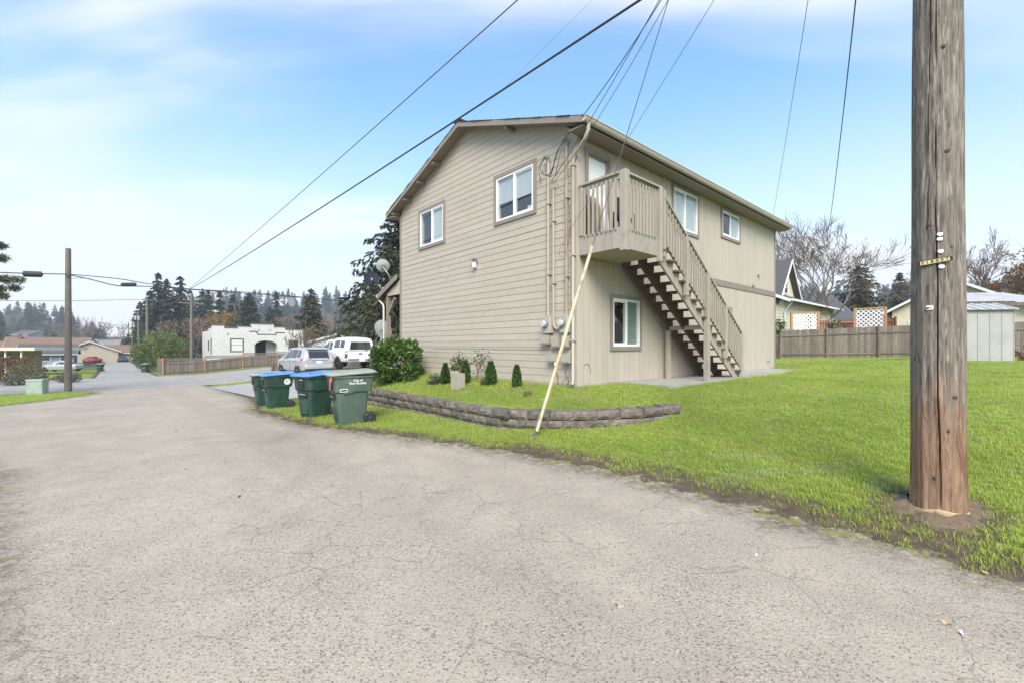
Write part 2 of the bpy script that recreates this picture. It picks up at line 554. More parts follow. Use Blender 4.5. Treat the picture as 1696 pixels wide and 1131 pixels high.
def asphalt_material(name, c1, c2, edge=True, stones=True, crack=1.0):
    m, nt, b = mat_new(name)
    k = NT(nt)
    vec = k.coords((1,1,1), False)
    wv = k.n('ShaderNodeVectorMath', operation='ADD')
    big = k.rng(k.noise(vec, .32, 5, .6), .33, .68, smooth=True)
    mid = k.rng(k.noise(vec, 2.1, 6, .62), .3, .72)
    col = k.mix(big, c1, c2)
    col = k.mix(k.math('MULTIPLY', mid, .48), col, tuple(x*.66 for x in c2))
    # sandy washed-out patches and darker worn ones
    sand = k.rng(k.noise(vec, .75, 6, .66), .58, .70, 0, .55, True)
    col = k.mix(sand, col, tuple(min(1, x*1.22) for x in c1))
    dt_ = k.n('ShaderNodeVectorMath', operation='DOT_PRODUCT'); k.l(vec, dt_.inputs[0]); dt_.inputs[1].default_value = (UX, UY, 0)
    tv = k.n('ShaderNodeCombineXYZ'); k.l(dt_.outputs['Value'], tv.inputs[0])
    band = k.rng(k.noise(tv.outputs[0], .85, 2), .45, .62, 0, .3, True)
    col = k.mix(band, col, tuple(x*.78 for x in c2))
    worn = k.rng(k.noise(vec, .42, 6, .7, .6), .52, .68, 0, .5, True)
    col = k.mix(worn, col, tuple(x*.62 for x in c2))
    h = None
    if stones:
        vo = k.n('ShaderNodeTexVoronoi'); vo.inputs['Scale'].default_value = 58
        k.l(vec, vo.inputs['Vector'])
        sepc = k.n('ShaderNodeSeparateColor'); k.l(vo.outputs['Color'], sepc.inputs[0])
        rnd = sepc.outputs[0]; rnd2 = sepc.outputs[1]
        light = k.math('GREATER_THAN', rnd, .74)
        dark = k.math('LESS_THAN', rnd2, .20)
        core = k.rng(vo.outputs['Distance'], .5, .28, smooth=True)
        expo = k.rng(k.noise(vec, 1.1, 4), .35, .62, .25, 1.0)
        core = k.math('MULTIPLY', core, expo)
        col = k.mix(k.math('MULTIPLY', k.math('MULTIPLY', light, core), .6), col, (.56,.50,.43))
        col = k.mix(k.math('MULTIPLY', k.math('MULTIPLY', dark, core), .65), col, (.12,.108,.10))
        v2 = k.n('ShaderNodeTexVoronoi'); v2.inputs['Scale'].default_value = 23
        k.l(vec, v2.inputs['Vector'])
        s2 = k.n('ShaderNodeSeparateColor'); k.l(v2.outputs['Color'], s2.inputs[0])
        big_st = k.math('MULTIPLY', k.math('GREATER_THAN', s2.outputs[0], .9), k.rng(v2.outputs['Distance'], .34, .26, smooth=True))
        big_st = k.math('MULTIPLY', big_st, expo)
        col = k.mix(k.math('MULTIPLY', big_st, .75), col, k.mix(s2.outputs[1], (.12,.11,.11), (.46,.42,.38)))
        pit = k.rng(k.noise(vec, 75, 3, .6), .30, .44, 1.0, 0.0, True)
        col = k.mix(k.math('MULTIPLY', pit, .75), col, (.09,.08,.07))
        h = k.math('ADD', k.math('MULTIPLY', core, .5), k.math('SUBTRACT', k.math('MULTIPLY', big_st, .8), k.math('MULTIPLY', pit, .8)))
    # fine cracks
    dv = k.n('ShaderNodeVectorMath', operation='SCALE'); dv.inputs['Scale'].default_value = .16
    nv = k.n('ShaderNodeTexNoise'); nv.inputs['Scale'].default_value = 5; nv.inputs['Detail'].default_value = 5
    k.l(vec, nv.inputs['Vector']); k.l(nv.outputs['Color'], dv.inputs[0])
    k.l(vec, wv.inputs[0]); k.l(dv.outputs[0], wv.inputs[1])
    ck = k.voro(wv.outputs[0], 6.5, 'DISTANCE_TO_EDGE')
    ck2 = k.voro(wv.outputs[0], 1.7, 'DISTANCE_TO_EDGE')
    msk = k.rng(k.noise(vec, .5, 3), .52, .66, 0, .8, True)
    cr1 = k.math('MULTIPLY', k.rng(ck, .02, .05, 1, 0, True), msk)
    cr2 = k.math('MULTIPLY', k.rng(ck2, .006, .016, 1, 0, True), k.rng(k.noise(vec, .8, 3), .45, .55, 0, 1))
    crk = k.math('MULTIPLY', k.math('MAXIMUM', cr1, cr2), .25*crack)
    col = k.mix(crk, col, (.055,.048,.042))
    if edge:
        at_ = k.n('ShaderNodeAttribute', attribute_name='sd')
        # dirt and moss creeping in from the edge
        e = k.math('ADD', at_.outputs['Fac'], k.math('MULTIPLY', k.math('SUBTRACT', k.noise(vec, 1.7, 6, .7), .5), 1.0))
        dirt = k.rng(e, .05, .55, .85, 0, True)
        col = k.mix(k.math('MULTIPLY', dirt, k.rng(k.noise(vec, 12, 4), .3, .6)), col, (.10,.082,.06))
        moss = k.math('MULTIPLY', k.rng(e, .0, .38, 1, 0, True), k.rng(k.noise(vec, 7, 5), .5, .6, 0, .75))
        col = k.mix(moss, col, (.19,.19,.04))
    k.l(col, b.inputs['Base Color'])
    b.inputs['Roughness'].default_value = 0.88
    b.inputs['Specular IOR Level'].default_value = 0.25
    if h is not None:
        hh = k.math('SUBTRACT', h, k.math('MULTIPLY', crk, 1.5))
        k.bump(hh, .75, .006, b)
    if edge:
        # the broken rim of the paving: chunks missing where the edge noise drops
        a_ = k.math('ADD', at_.outputs['Fac'], k.math('MULTIPLY', k.math('SUBTRACT', k.noise(vec, 3.2, 7, .68), .5), .85))
        al = k.rng(a_, .0, .05, 0, 1)
        k.l(al, b.inputs['Alpha'])
    return m
M['ground'] = ground_material()
M['asphalt'] = asphalt_material('worn_chip_asphalt', (.435,.366,.285), (.37,.31,.24))
M['street'] = asphalt_material('street_asphalt', (.36,.33,.295), (.32,.295,.265), edge=False, stones=False, crack=.8)

S_ax = axis([(-700,-200,50),(-200,-40,16),(-40,-8,2),(-8,-3,.5),(-3,17,.2),(17,38,.5),(38,60,1),(60,130,5),(130,704,14)])
T_ax = axis([(-700,-400,50),(-400,-60,14),(-60,-12,3),(-12,-4,.7),(-4,9,.18),(9,20,.5),(20,60,2),(60,400,14),(400,704,38)])
def soil_attr(SS, TT):
    p = paved(SS, TT)
    X = UX*TT + VX*SS; Y = UY*TT + VY*SS
    pole = np.hypot(X - 3.685, Y - 3.82)
    w = 1.15*np.clip(1 - np.abs(p + .10)/.55, 0, 1)
    left = ((TT < -.7) & (SS < 22) & (SS > -12)) * .62
    return np.maximum(np.maximum(w, left), 1.25*np.clip(1.15 - pole/.62, 0, 1))
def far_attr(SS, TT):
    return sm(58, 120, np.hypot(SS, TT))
gm = grid_mesh('ground', S_ax, T_ax, lambda s, t: -.035*sm(.1, .5, paved(s, t)), {'soil': soil_attr, 'far': far_attr}, M['ground'])
structure(link('ground', gm))
am = grid_mesh('alley', axis([(-9,-3,.5),(-3,17,.2),(17,37.7,.4)]), axis([(-9,-2,.4),(-2,5.6,.18)]), .007, {'sd': alley_sd}, M['asphalt'],
               mask=lambda s, t: alley_sd(s, t) > -.8)
structure(link('alley', am))
sm_ = grid_mesh('street', axis([(36.9,54.1,.7)]), axis([(-120,-12,4),(-12,24,.8),(24,200,5)]), .012, {}, M['street'])
structure(link('street', sm_))
dm = grid_mesh('driveway', axis([(DRIVE[0],DRIVE[1]+.1,.5)]), axis([(DRIVE[2],DRIVE[3]+.1,.5)]), .02, {}, M['concrete'])
structure(link('driveway', dm))
fs = axis([(53.8,140,2.5),(140,520,8)])
fm = grid_mesh('alley_beyond_street', fs, np.array([-2.1,-1,0,1,2.1]), .06, {}, M['street'])
_c = np.empty(len(fm.vertices)*3, np.float32); fm.vertices.foreach_get('co', _c); _c = _c.reshape(-1, 3)
_s = VX*_c[:,0] + VY*_c[:,1]; _t = UX*_c[:,0] + UY*_c[:,1]; _t = _t - .015*(_s - 54) + .2
_c[:,0] = UX*_t + VX*_s; _c[:,1] = UY*_t + VY*_s; _c[:,2] = zt(_c[:,0], _c[:,1]) + np.interp(_s, [54,70,140], [.014,.03,.07])
fm.vertices.foreach_set('co', _c.ravel()); fm.update()
structure(link('alley_beyond_street', fm))

# painted dashes down the middle of the street, red kerb on its far side
M['roadpaint'] = pm('worn_road_paint', (.62,.61,.58), (.45,.44,.42), 6, rough=.7)
for i, t0 in enumerate((-14,-8,-2,4,10)):
    mb = MB()
    for sgn in (0,):
        pts = []
        for s_, t_ in ((45.2,t0),(45.2,t0+1.6),(45.32,t0+1.6),(45.32,t0)):
            x, y = st(s_, t_); pts.append((x, y, gz(x, y)+.020))
        mb.add(pts, [(0,1,2,3)])
    structure(mb.build('lane_dash', M['roadpaint']))
M['redkerb'] = pm('red_kerb_paint', (.30,.06,.05), (.22,.05,.045), 5, rough=.7)
mb = MB()
prev = None
for t0 in np.arange(-60, -4.1, 2.0):
    a = st(54.1, t0); b = st(54.1, t0+2.02)
    za = gz(*a); zb = gz(*b)
    mb.beam((a[0], a[1], za+.05), (b[0], b[1], zb+.05), .16, .16)
kerb = structure(mb.build('red_kerb', M['redkerb']))

# ---- grass: tufts scattered by geometry nodes
def grassmat():
    m, nt, b = mat_new('grass_blade')
    k = NT(nt)
    g = k.n('ShaderNodeNewGeometry')
    pos = g.outputs['Position']
    at_ = k.n('ShaderNodeTexCoord')
    sepz = k.n('ShaderNodeSeparateXYZ'); k.l(at_.outputs['Object'], sepz.inputs[0])
    col = k.mix(k.objrand(), (.40,.53,.06), (.55,.66,.14))
    col = k.mix(k.rng(k.noise(pos, .7, 4), .40, .66, 0, .6, True), col, (.27,.42,.05))
    col = k.mix(k.rng(k.noise(pos, 1.9, 4), .56, .72, 0, .7, True), col, (.48,.49,.14))
    pale = k.n('ShaderNodeMapping'); pale.inputs['Scale'].default_value = (.35,1.1,.5); pale.inputs['Rotation'].default_value = (0,0,.6); k.l(pos, pale.inputs['Vector'])
    col = k.mix(k.rng(k.noise(pale.outputs[0], 2.6, 5, .6, .8), .54, .72, 0, .55, True), col, (.52,.60,.34))
    # dry base of each blade
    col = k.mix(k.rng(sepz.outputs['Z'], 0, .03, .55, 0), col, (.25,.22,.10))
    dry = k.math('GREATER_THAN', k.math('FRACT', k.math('MULTIPLY', k.objrand(), 17.3)), .93)
    col = k.mix(k.math('MULTIPLY', dry, .7), col, (.42,.36,.2))
    k.l(col, b.inputs['Base Color'])
    b.inputs['Roughness'].default_value = .45
    b.inputs['Specular IOR Level'].default_value = .35
    tr = k.n('ShaderNodeBsdfTranslucent'); k.l(col, tr.inputs['Color'])
    mx = k.n('ShaderNodeMixShader'); mx.inputs[0].default_value = .48
    k.l(b.outputs[0], mx.inputs[1]); k.l(tr.outputs[0], mx.inputs[2])
    k.l(mx.outputs[0], nt.nodes['Material Output'].inputs['Surface'])
    return m
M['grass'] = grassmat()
def proto_collection(name, objs):
    c = bpy.data.collections.new(name)
    for o in objs:
        for cc in list(o.users_collection): cc.objects.unlink(o)
        c.objects.link(o)
    return c
def grass_tuft(seed, nb, hmin, hmax, rad, width):
    rg = random.Random(seed)
    V, Fc = [], []
    for i in range(nb):
        a = rg.uniform(0, 6.283); r = rad*math.sqrt(rg.random())
        x, y = r*math.cos(a), r*math.sin(a)
        h = rg.uniform(hmin, hmax); lean = rg.uniform(.15, .95)*h; la = rg.uniform(0, 6.283)
        dx, dy = math.cos(la), math.sin(la)
        wx, wy = -dy*width/2, dx*width/2
        o = len(V)
        m1 = .55
        V += [(x-wx, y-wy, -.01), (x+wx, y+wy, -.01),
              (x+dx*lean*.3+wx*.9, y+dy*lean*.3+wy*.9, h*m1), (x+dx*lean*.3-wx*.9, y+dy*lean*.3-wy*.9, h*m1),
              (x+dx*lean, y+dy*lean, h*(1-.25*lean/h*.6))]
        Fc += [(o, o+1, o+2, o+3), (o+3, o+2, o+4)]
    me = bpy.data.meshes.new('grass_tuft')
    me.from_pydata(V, [], Fc); me.materials.append(M['grass'])
    return bpy.data.objects.new('grass_tuft', me)
TUFTS = proto_collection('grass_tufts', [grass_tuft(i, 22, .012, .034 + .009*(i % 3), .058, .0044) for i in range(6)])
def scatter(obj, coll, seed, tilt=.18, smin=.7, smax=1.3):
    ng = bpy.data.node_groups.new('scatter', 'GeometryNodeTree')
    ng.interface.new_socket('Geometry', in_out='INPUT', socket_type='NodeSocketGeometry')
    ng.interface.new_socket('Geometry', in_out='OUTPUT', socket_type='NodeSocketGeometry')
    N = ng.nodes; Lk = ng.links
    gi = N.new('NodeGroupInput'); go = N.new('NodeGroupOutput')
    dp = N.new('GeometryNodeDistributePointsOnFaces'); dp.distribute_method = 'RANDOM'
    na = N.new('GeometryNodeInputNamedAttribute'); na.data_type = 'FLOAT'; na.inputs['Name'].default_value = 'dens'
    ns = N.new('GeometryNodeInputNamedAttribute'); ns.data_type = 'FLOAT'; ns.inputs['Name'].default_value = 'scl'
    ci = N.new('GeometryNodeCollectionInfo'); ci.inputs['Collection'].default_value = coll
    ci.inputs['Separate Children'].default_value = True; ci.inputs['Reset Children'].default_value = True
    ip = N.new('GeometryNodeInstanceOnPoints'); ip.inputs['Pick Instance'].default_value = True
    rv = N.new('FunctionNodeRandomValue'); rv.data_type = 'FLOAT_VECTOR'
    rv.inputs['Min'].default_value = (-tilt, -tilt, 0); rv.inputs['Max'].default_value = (tilt, tilt, 6.283)
    rs = N.new('FunctionNodeRandomValue'); rs.data_type = 'FLOAT'
    rs.inputs[2].default_value = smin; rs.inputs[3].default_value = smax; rs.inputs['Seed'].default_value = 5
    mu = N.new('ShaderNodeMath'); mu.operation = 'MULTIPLY'
    Lk.new(gi.outputs[0], dp.inputs['Mesh']); Lk.new(na.outputs['Attribute'], dp.inputs['Density'])
    dp.inputs['Seed'].default_value = seed
    Lk.new(dp.outputs['Points'], ip.inputs['Points']); Lk.new(ci.outputs[0], ip.inputs['Instance'])
    Lk.new(rv.outputs['Value'], ip.inputs['Rotation'])
    Lk.new(rs.outputs[1], mu.inputs[0]); Lk.new(ns.outputs['Attribute'], mu.inputs[1])
    Lk.new(mu.outputs[0], ip.inputs['Scale'])
    Lk.new(ip.outputs[0], go.inputs[0])
    md = obj.modifiers.new('scatter', 'NODES'); md.node_group = ng
    return obj
HOUSE_ST = (5.80, 13.4, 6.82, 17.95)       # s0,s1,t0,t1 footprint
def lawn_dens(SS, TT):
    X = UX*TT + VX*SS; Y = UY*TT + VY*SS
    d = np.hypot(X, Y)
    base = np.interp(d, [0,5,7,10,14,20,32,45], [760,680,440,240,115,56,26,10])
    rs_ = np.random.RandomState(3)
    p = paved(SS, TT)
    # thin and ragged towards the paving; tongues of moss grass into it
    ph = np.sin(SS*2.3 + 1.1*np.sin(TT*3.1)) * .5 + np.sin(SS*5.7 + 2.0)*.3 + np.sin(SS*11.9+TT*7)*.25
    edge = np.clip((-p - .08 + .20*ph)/.45, 0, 1)
    s0, s1, t0, t1 = HOUSE_ST
    house = (SS > s0-.02) & (SS < s1+1.4) & (TT > t0-.02) & (TT < t1+.05)
    walk = (SS > 4.75) & (SS < 5.9) & (TT > 8.2) & (TT < 18.8)
    wl = np.abs(wall_sd(SS, TT)) < .17
    wl &= (TT < 7.3)
    pole = np.hypot(X - 3.685, Y - 3.82)
    ok = edge * np.clip((pole - .30 - .08*np.sin(5*np.arctan2(Y-3.82, X-3.685)))/.32, 0, 1)
    return np.where(house | walk | wl, 0, base*ok)
def lawn_scl(SS, TT):
    d = np.hypot(SS, TT)
    return np.interp(d, [0,6,10,16,30,45], [.95,1.0,1.15,1.4,1.8,2.2])
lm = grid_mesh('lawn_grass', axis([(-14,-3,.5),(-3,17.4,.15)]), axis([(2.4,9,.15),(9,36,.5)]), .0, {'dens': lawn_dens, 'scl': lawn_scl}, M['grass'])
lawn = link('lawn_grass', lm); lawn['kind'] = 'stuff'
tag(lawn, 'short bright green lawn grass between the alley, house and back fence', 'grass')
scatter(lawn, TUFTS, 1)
def verge(name, label, S, T, dens, scl, mask):
    me = grid_mesh(name, S, T, .0, {'dens': lambda s, t: dens*mask(s, t), 'scl': lambda s, t: np.full(s.shape, scl)}, M['grass'])
    o = link(name, me); o['kind'] = 'stuff'
    tag(o, label, 'grass')
    return scatter(o, TUFTS, 7)
verge('verge_grass', 'mown grass verge around the stub utility pole and pale green cabinet', axis([(20,37,.4)]), axis([(-30,-6,1),(-6,-.6,.3)]), 46, 1.9,
      lambda s, t: np.clip((-paved(s, t) + .1)/.5, 0, 1))
verge('verge_grass', 'grass strip at the foot of the lattice topped fence across the street', axis([(54,57.5,.5)]), axis([(2.6,40,.6)]), 18, 2.4,
      lambda s, t: np.clip((-paved(s, t))/.5, 0, 1))
verge('verge_grass', 'grass lawn across the street around the parked silver sedan', axis([(54.6,85,1)]), axis([(-40,-2.2,1)]), 9, 2.6,
      lambda s, t: np.clip((-paved(s, t))/.5, 0, 1))
verge('verge_grass', 'narrow grass strip between the driveway and the street', axis([(33.7,36.9,.4)]), axis([(4.4,20,.6)]), 30, 2.0,
      lambda s, t: np.clip((-paved(s, t))/.4, 0, 1))
verge('verge_grass', 'patchy weeds along the dirt edge of the alley', axis([(-4,20,.3)]), axis([(-9,-.9,.3)]), 60, .9,
      lambda s, t: np.clip((-paved(s, t)-.05)/.5, 0, 1)*(np.sin(s*1.7+t)*np.sin(t*2.3+s*.4) > .1))

# fallen leaves lying in the lawn
M['litter'] = pm('leaf_litter', (.36,.23,.12), (.24,.14,.07), 30, rough=.8, var=.4)
def litter_leaf(seed):
    rg = random.Random(seed); n_ = 9
    pts = [(math.cos(a*6.283/n_)*.03*rg.uniform(.6,1.1), math.sin(a*6.283/n_)*.022*rg.uniform(.6,1.1), .03+rg.uniform(-.006,.012)) for a in range(n_)]
    me = bpy.data.meshes.new('leaf'); me.from_pydata([(0,0,.026)] + pts, [], [(0, i+1, (i+1) % n_ + 1) for i in range(n_)]); me.materials.append(M['litter'])
    return bpy.data.objects.new('leaf', me)
LIT = proto_collection('leaves', [litter_leaf(i) for i in range(4)])
ll = grid_mesh('leaf_litter', axis([(-8,15,.5)]), axis([(3,22,.5)]), .0, {'dens': lambda s, t: np.where(lawn_dens(s, t) > 1, 1.1 + 1.6*(np.abs(paved(s, t)) < .8), 0) + 2.2*(np.abs(paved(s, t)+.1) < .35), 'scl': lambda s, t: np.full(s.shape, .8)}, M['litter'])
lo_ = link('leaf_litter', ll); lo_['kind'] = 'stuff'; tag(lo_, 'scattered small brown fallen leaves in the lawn', 'leaves')
scatter(lo_, LIT, 12, .5, .5, 1.1)
# loose stones on the alley
M['stone'] = pm('loose_stone', (.38,.345,.31), (.2,.185,.17), 12, rough=.9, var=.45)
def pebble(seed):
    rg = random.Random(seed)
    mb = MB()
    rings = []
    for k_, (r, h) in enumerate(((.35,-.3),(1,0),(.85,.35),(.3,.6))):
        rings.append([(r*math.cos(a*1.0472)*rg.uniform(.75,1.2), r*math.sin(a*1.0472)*rg.uniform(.6,1), h*rg.uniform(.8,1.1)) for a in range(6)])
    mb.loft(rings)
    me = bpy.data.meshes.new('pebble'); me.from_pydata([tuple(.006*c for c in p) for p in mb.v], [], mb.f); me.materials.append(M['stone'])
    return bpy.data.objects.new('pebble', me)
PEB = proto_collection('pebbles', [pebble(i) for i in range(5)])
pm_ = grid_mesh('gravel', axis([(-3,16,.4)]), axis([(-6,4.8,.3)]), .008,
                {'dens': lambda s, t: np.interp(np.hypot(s, t), [0,4,9,16], [70,50,22,8])*(alley_sd(s, t) > -.3)*(.5+.5*np.sin(s*1.3+t*2)*np.sin(t*1.9)+.25),
                 'scl': lambda s, t: np.full(s.shape, .8)}, M['stone'])
gv = link('gravel', pm_); gv['kind'] = 'stuff'
tag(gv, 'loose gravel scattered over the worn asphalt alley', 'gravel')
scatter(gv, PEB, 4, .4, .5, 1.5)
# ================================================================== the two-storey house
Z0 = .776
HL, HW = 11.1, 7.5            # along x (long wall), along y (gable)
SL = .35                      # roof pitch
house = empty('apartment_building', 'two-storey beige sided house with gable end and outside staircase', 'house', (1.3, 8.86, Z0), TH)
def H(): return MB()
def hz_(z): return z - Z0
def roof_under(y):            # underside of the roof at depth y, absolute z
    return 5.82 + .4*SL + SL*(min(y, HW - y)) - .05
# gable windows: (y0,y1,z0,z1) of the opening (outer frame), absolute z
GW = [(1.22, 2.52, 4.60, 5.64), (4.89, 6.20, 4.60, 5.64)]
LW = [(3.79, 5.06, 4.65, 5.69), (6.64, 7.87, 4.92, 5.67), (1.17, 2.21, 1.59, 2.64), (6.84, 7.24, 2.12, 2.70)]
DOOR = (.33, 1.02, 3.56, 5.56)
# core walls with openings, as strips between the openings
def wall_core(mb, openings, a0, a1, z0, z1, thick, along):
    zs = sorted({z0, z1, *[o[2] for o in openings], *[o[3] for o in openings]})
    for za, zb in zip(zs[:-1], zs[1:]):
        zc = (za + zb)/2
        cuts = sorted([(o[0], o[1]) for o in openings if o[2] < zc < o[3]])
        a = a0
        for c0, c1 in cuts + [(a1, a1)]:
            if c0 > a + 1e-4:
                if along == 'y': mb.box(.012, .012+thick, a, c0, hz_(za), hz_(zb))
                else: mb.box(a, c0, .010, .010+thick, hz_(za), hz_(zb))
            a = max(a, c1)
mb = H(); wall_core(mb, GW, .15, HW-.15, Z0-.3, 5.9, .12, 'y')
mb.prism([(.15, hz_(5.9)), (HW-.15, hz_(5.9)), (HW/2, hz_(7.29))], 'x', .012, .132)
mb.build('gable_wall', M['siding'], house)
mb = H(); wall_core(mb, LW + [DOOR], .0135, HL-.0135, Z0-.3, 5.93, .12, 'x')
mb.build('long_wall', M['t111'], house)
mb = H()
mb.box(HL-.13, HL, .15, HW-.15, hz_(Z0-.3), hz_(5.9)); mb.box(.15, HL-.14, HW-.13, HW, hz_(Z0-.3), hz_(5.9))
mb.prism([(.15, hz_(5.902)), (HW-.15, hz_(5.902)), (HW/2, hz_(7.15))], 'x', HL-.13, HL)
mb.build('rear_wall', M['t111'], house)
mb = H(); mb.box(.14, HL-.14, .14, HW-.14, hz_(3.2), hz_(3.45)); mb.box(.14, HL-.14, .14, HW-.14, hz_(5.8), hz_(5.86))
mb.box(.14, HL-.14, 2.2, 2.3, hz_(.5), hz_(3.19)); mb.box(.14, HL-.14, 3.3, 3.4, hz_(3.46), hz_(5.79)); mb.box(3.0, 3.1, .14, 2.19, hz_(.5), hz_(3.19))
mb.box(3.2, 3.3, .14, 3.29, hz_(3.46), hz_(5.79)); mb.box(.14, HL-.14, .14, HW-.14, hz_(.5), hz_(.7))
mb.build('inner_rooms', M['room'], house)
# foundation strip
mb = H(); mb.box(-.01, HL+.01, -.012, .009, hz_(Z0-.4), hz_(Z0+.045)); mb.box(-.012, .010, .0, HW, hz_(Z0-.4), hz_(Z0+.045))
mb.build('foundation', M['concrete'], house)
# lap siding on the gable: one board per course and run
def intervals(a0, a1, zc, ops, pad=.02):
    out = []; a = a0
    for c0, c1 in sorted([(o[0]+pad, o[1]-pad) for o in ops if o[2]+pad < zc < o[3]-pad]):
        if c0 > a: out.append((a, c0))
        a = max(a, c1)
    if a1 > a: out.append((a, a1))
    return out
rg = random.Random(5)
z = Z0 + .05
while z < 7.32:
    ex = .151
    z1 = z + ex
    zc = z + ex/2
    y0, y1 = .075, HW - .075
    k0 = (z - 6.005)/SL - .02; k1 = (z1 + .012 - 6.005)/SL - .02
    y0, y1 = max(y0, k0), min(y1, HW - k0)
    if y1 - y0 < .25: break
    runs = []
    for a, b in intervals(y0, y1, zc, GW):
        # butt joints: boards up to 4.9 m
        if b - a > 5.0:
            c = a + rg.uniform(1.6, 4.8)
            runs += [(a, c - .0015), (c + .0015, b)]
        else:
            runs.append((a, b))
    proud = .006 if abs(z - 4.13) > .08 else .016     # the thicker course at the floor line
    for a, b in runs:
        zz0, zz1 = hz_(z), hz_(z1 + .012)
        q0 = -.009 - proud*.4
        ta, tb = a, b
        if k1 > .075:      # ends cut along the rake
            if a == y0: ta = max(a, min(k1, HW/2 - .01))
            if b == y1: tb = min(b, max(HW - k1, HW/2 + .01))
        mb = MB()
        mb.add([(.012, a, zz0), (q0, a, zz0), (-.003, ta, zz1), (.012, ta, zz1), (.012, b, zz0), (q0, b, zz0), (-.003, tb, zz1), (.012, tb, zz1)],
               [(0,1,2,3), (7,6,5,4), (0,4,5,1), (1,5,6,2), (2,6,7,3), (3,7,4,0)])
        mb.build('siding_board', M['siding'], house)
    z = z1
# vertical grooved planks on the long wall
PW = .2032
n = int(HL/PW) + 1
for i in range(n):
    x0, x1 = max(.07, i*PW + .004), min(HL-.07, (i+1)*PW - .004)
    if x1 <= x0: continue
    for za, zb in ((Z0 + .04, 3.405), (3.40 if x1 < 5.85 else 3.54, 5.93)):
        if za < 3 and x1 < 5.85: zb = 3.395
        ops = [o for o in LW + [DOOR] if o[0] < x1 - .002 and o[1] > x0 + .002 and o[2] < zb and o[3] > za]
        # cut by openings: whole-height pieces left/right of the opening edges, short ones above and below
        xs = sorted({x0, x1, *[min(max(o[0]+.01, x0), x1) for o in ops], *[min(max(o[1]-.01, x0), x1) for o in ops]})
        for xa, xb in zip(xs[:-1], xs[1:]):
            if xb - xa < .002: continue
            xc = (xa+xb)/2
            a = za
            for c0, c1 in sorted([(o[2]+.01, o[3]-.01) for o in ops if o[0]+.01 < xc < o[1]-.01]) + [(zb, zb)]:
                if c0 > a + .002: MB().box(xa, xb, -.006, .0098, hz_(a), hz_(c0)).build('siding_plank', M['t111'], house)
                a = max(a, c1)
# corner boards, belt board, fascia
def part(name, mat, *boxes):
    mb = MB()
    for b in boxes: mb.box(*b)
    return mb.build(name, mat, house)
part('corner_board', M['siding'], (-.024, .008, -.026, .075, hz_(Z0+.02), hz_(5.86)))
part('corner_board', M['t111'], (.0085, .07, -.026, .008, hz_(Z0+.02), hz_(5.86)))
part('corner_board', M['trim'], (-.03, .01, HW-.075, HW+.02, hz_(Z0+.02), hz_(5.86)))
part('corner_board', M['trim'], (HL-.07, HL+.02, -.024, .008, hz_(Z0+.02), hz_(5.88)))
part('belt_board', M['trim'], (5.86, HL-.071, -.03, .008, hz_(3.385), hz_(3.56)))
# roof
ovx, ovy = .30, .40
def roof_z(y): return 5.96 + SL*(min(y, HW-y) + ovy)       # top surface
TK = .095
mb = MB()
for sgn in (0, 1):
    ya, yb = (-ovy, HW/2) if sgn == 0 else (HW+ovy, HW/2)
    za, zb = roof_z(-ovy), roof_z(HW/2)
    sec = [(ya, hz_(za)-.02), (yb, hz_(zb)-.02), (yb, hz_(zb)-TK), (ya, hz_(za)-TK)]
    mb.prism(sec, 'x', -ovx+.026, HL+ovx-.026)
roof = mb.build('roof', M['trim'], house)
mb = MB()
rs = random.Random(2)
nrow = 26
for sgn in (1, -1):
    for i in range(nrow):
        f0, f1 = i/nrow, (i+1.25)/nrow
        yy0 = -ovy - .03 + (HW/2 + ovy + .03)*f0; yy1 = min(HW/2, -ovy - .03 + (HW/2+ovy+.03)*f1)
        z0_ = roof_z(yy0) + .014; z1_ = roof_z(yy1) + .004
        if sgn < 0: yy0, yy1 = HW - yy0, HW - yy1
        e = rs.uniform(-.012, .012)
        x0, x1 = -ovx-.035+e, HL+ovx+.03
        mb.add([(x0,yy0,hz_(z0_)-.012),(x1,yy0,hz_(z0_)-.012),(x1,yy1,hz_(z1_)-.012),(x0,yy1,hz_(z1_)-.012),
                (x0,yy0,hz_(z0_)),(x1,yy0,hz_(z0_)),(x1,yy1,hz_(z1_)),(x0,yy1,hz_(z1_))],
               [(0,3,2,1),(4,5,6,7),(0,1,5,4),(1,2,6,5),(2,3,7,6),(3,0,4,7)])
mb.beam((-ovx-.04, HW/2, hz_(roof_z(HW/2))+.016), (HL+ovx, HW/2, hz_(roof_z(HW/2))+.016), .3, .035)
sh = mb.build('shingles', M['shingle'], roof); sh['kind'] = 'stuff'
# rake (barge) boards and lookouts
for xx in (-ovx, HL+ovx):
    for sgn in (0, 1):
        ya, yb = (-ovy, HW/2) if sgn == 0 else (HW+ovy, HW/2)
        mb = MB()
        za, zb = hz_(roof_z(-ovy)), hz_(roof_z(HW/2))
        mb.prism([(ya, za-.005), (yb, zb-.005), (yb, zb-.125), (ya, za-.125)], 'x', xx-.022, xx+.022)
        mb.build('barge_board', M['trim'], roof)
for yy in (1.9, 5.1, 5.95, 6.8, 7.6):
    mb = MB(); zz_ = hz_(roof_z(yy) - TK - .05) if yy < HW else hz_(roof_z(yy)-TK-.05)
    mb.box(-ovx+.024, -.002, yy-.045, yy+.045, zz_-.05, zz_+.045)
    mb.build('lookout', M['trim'], roof)
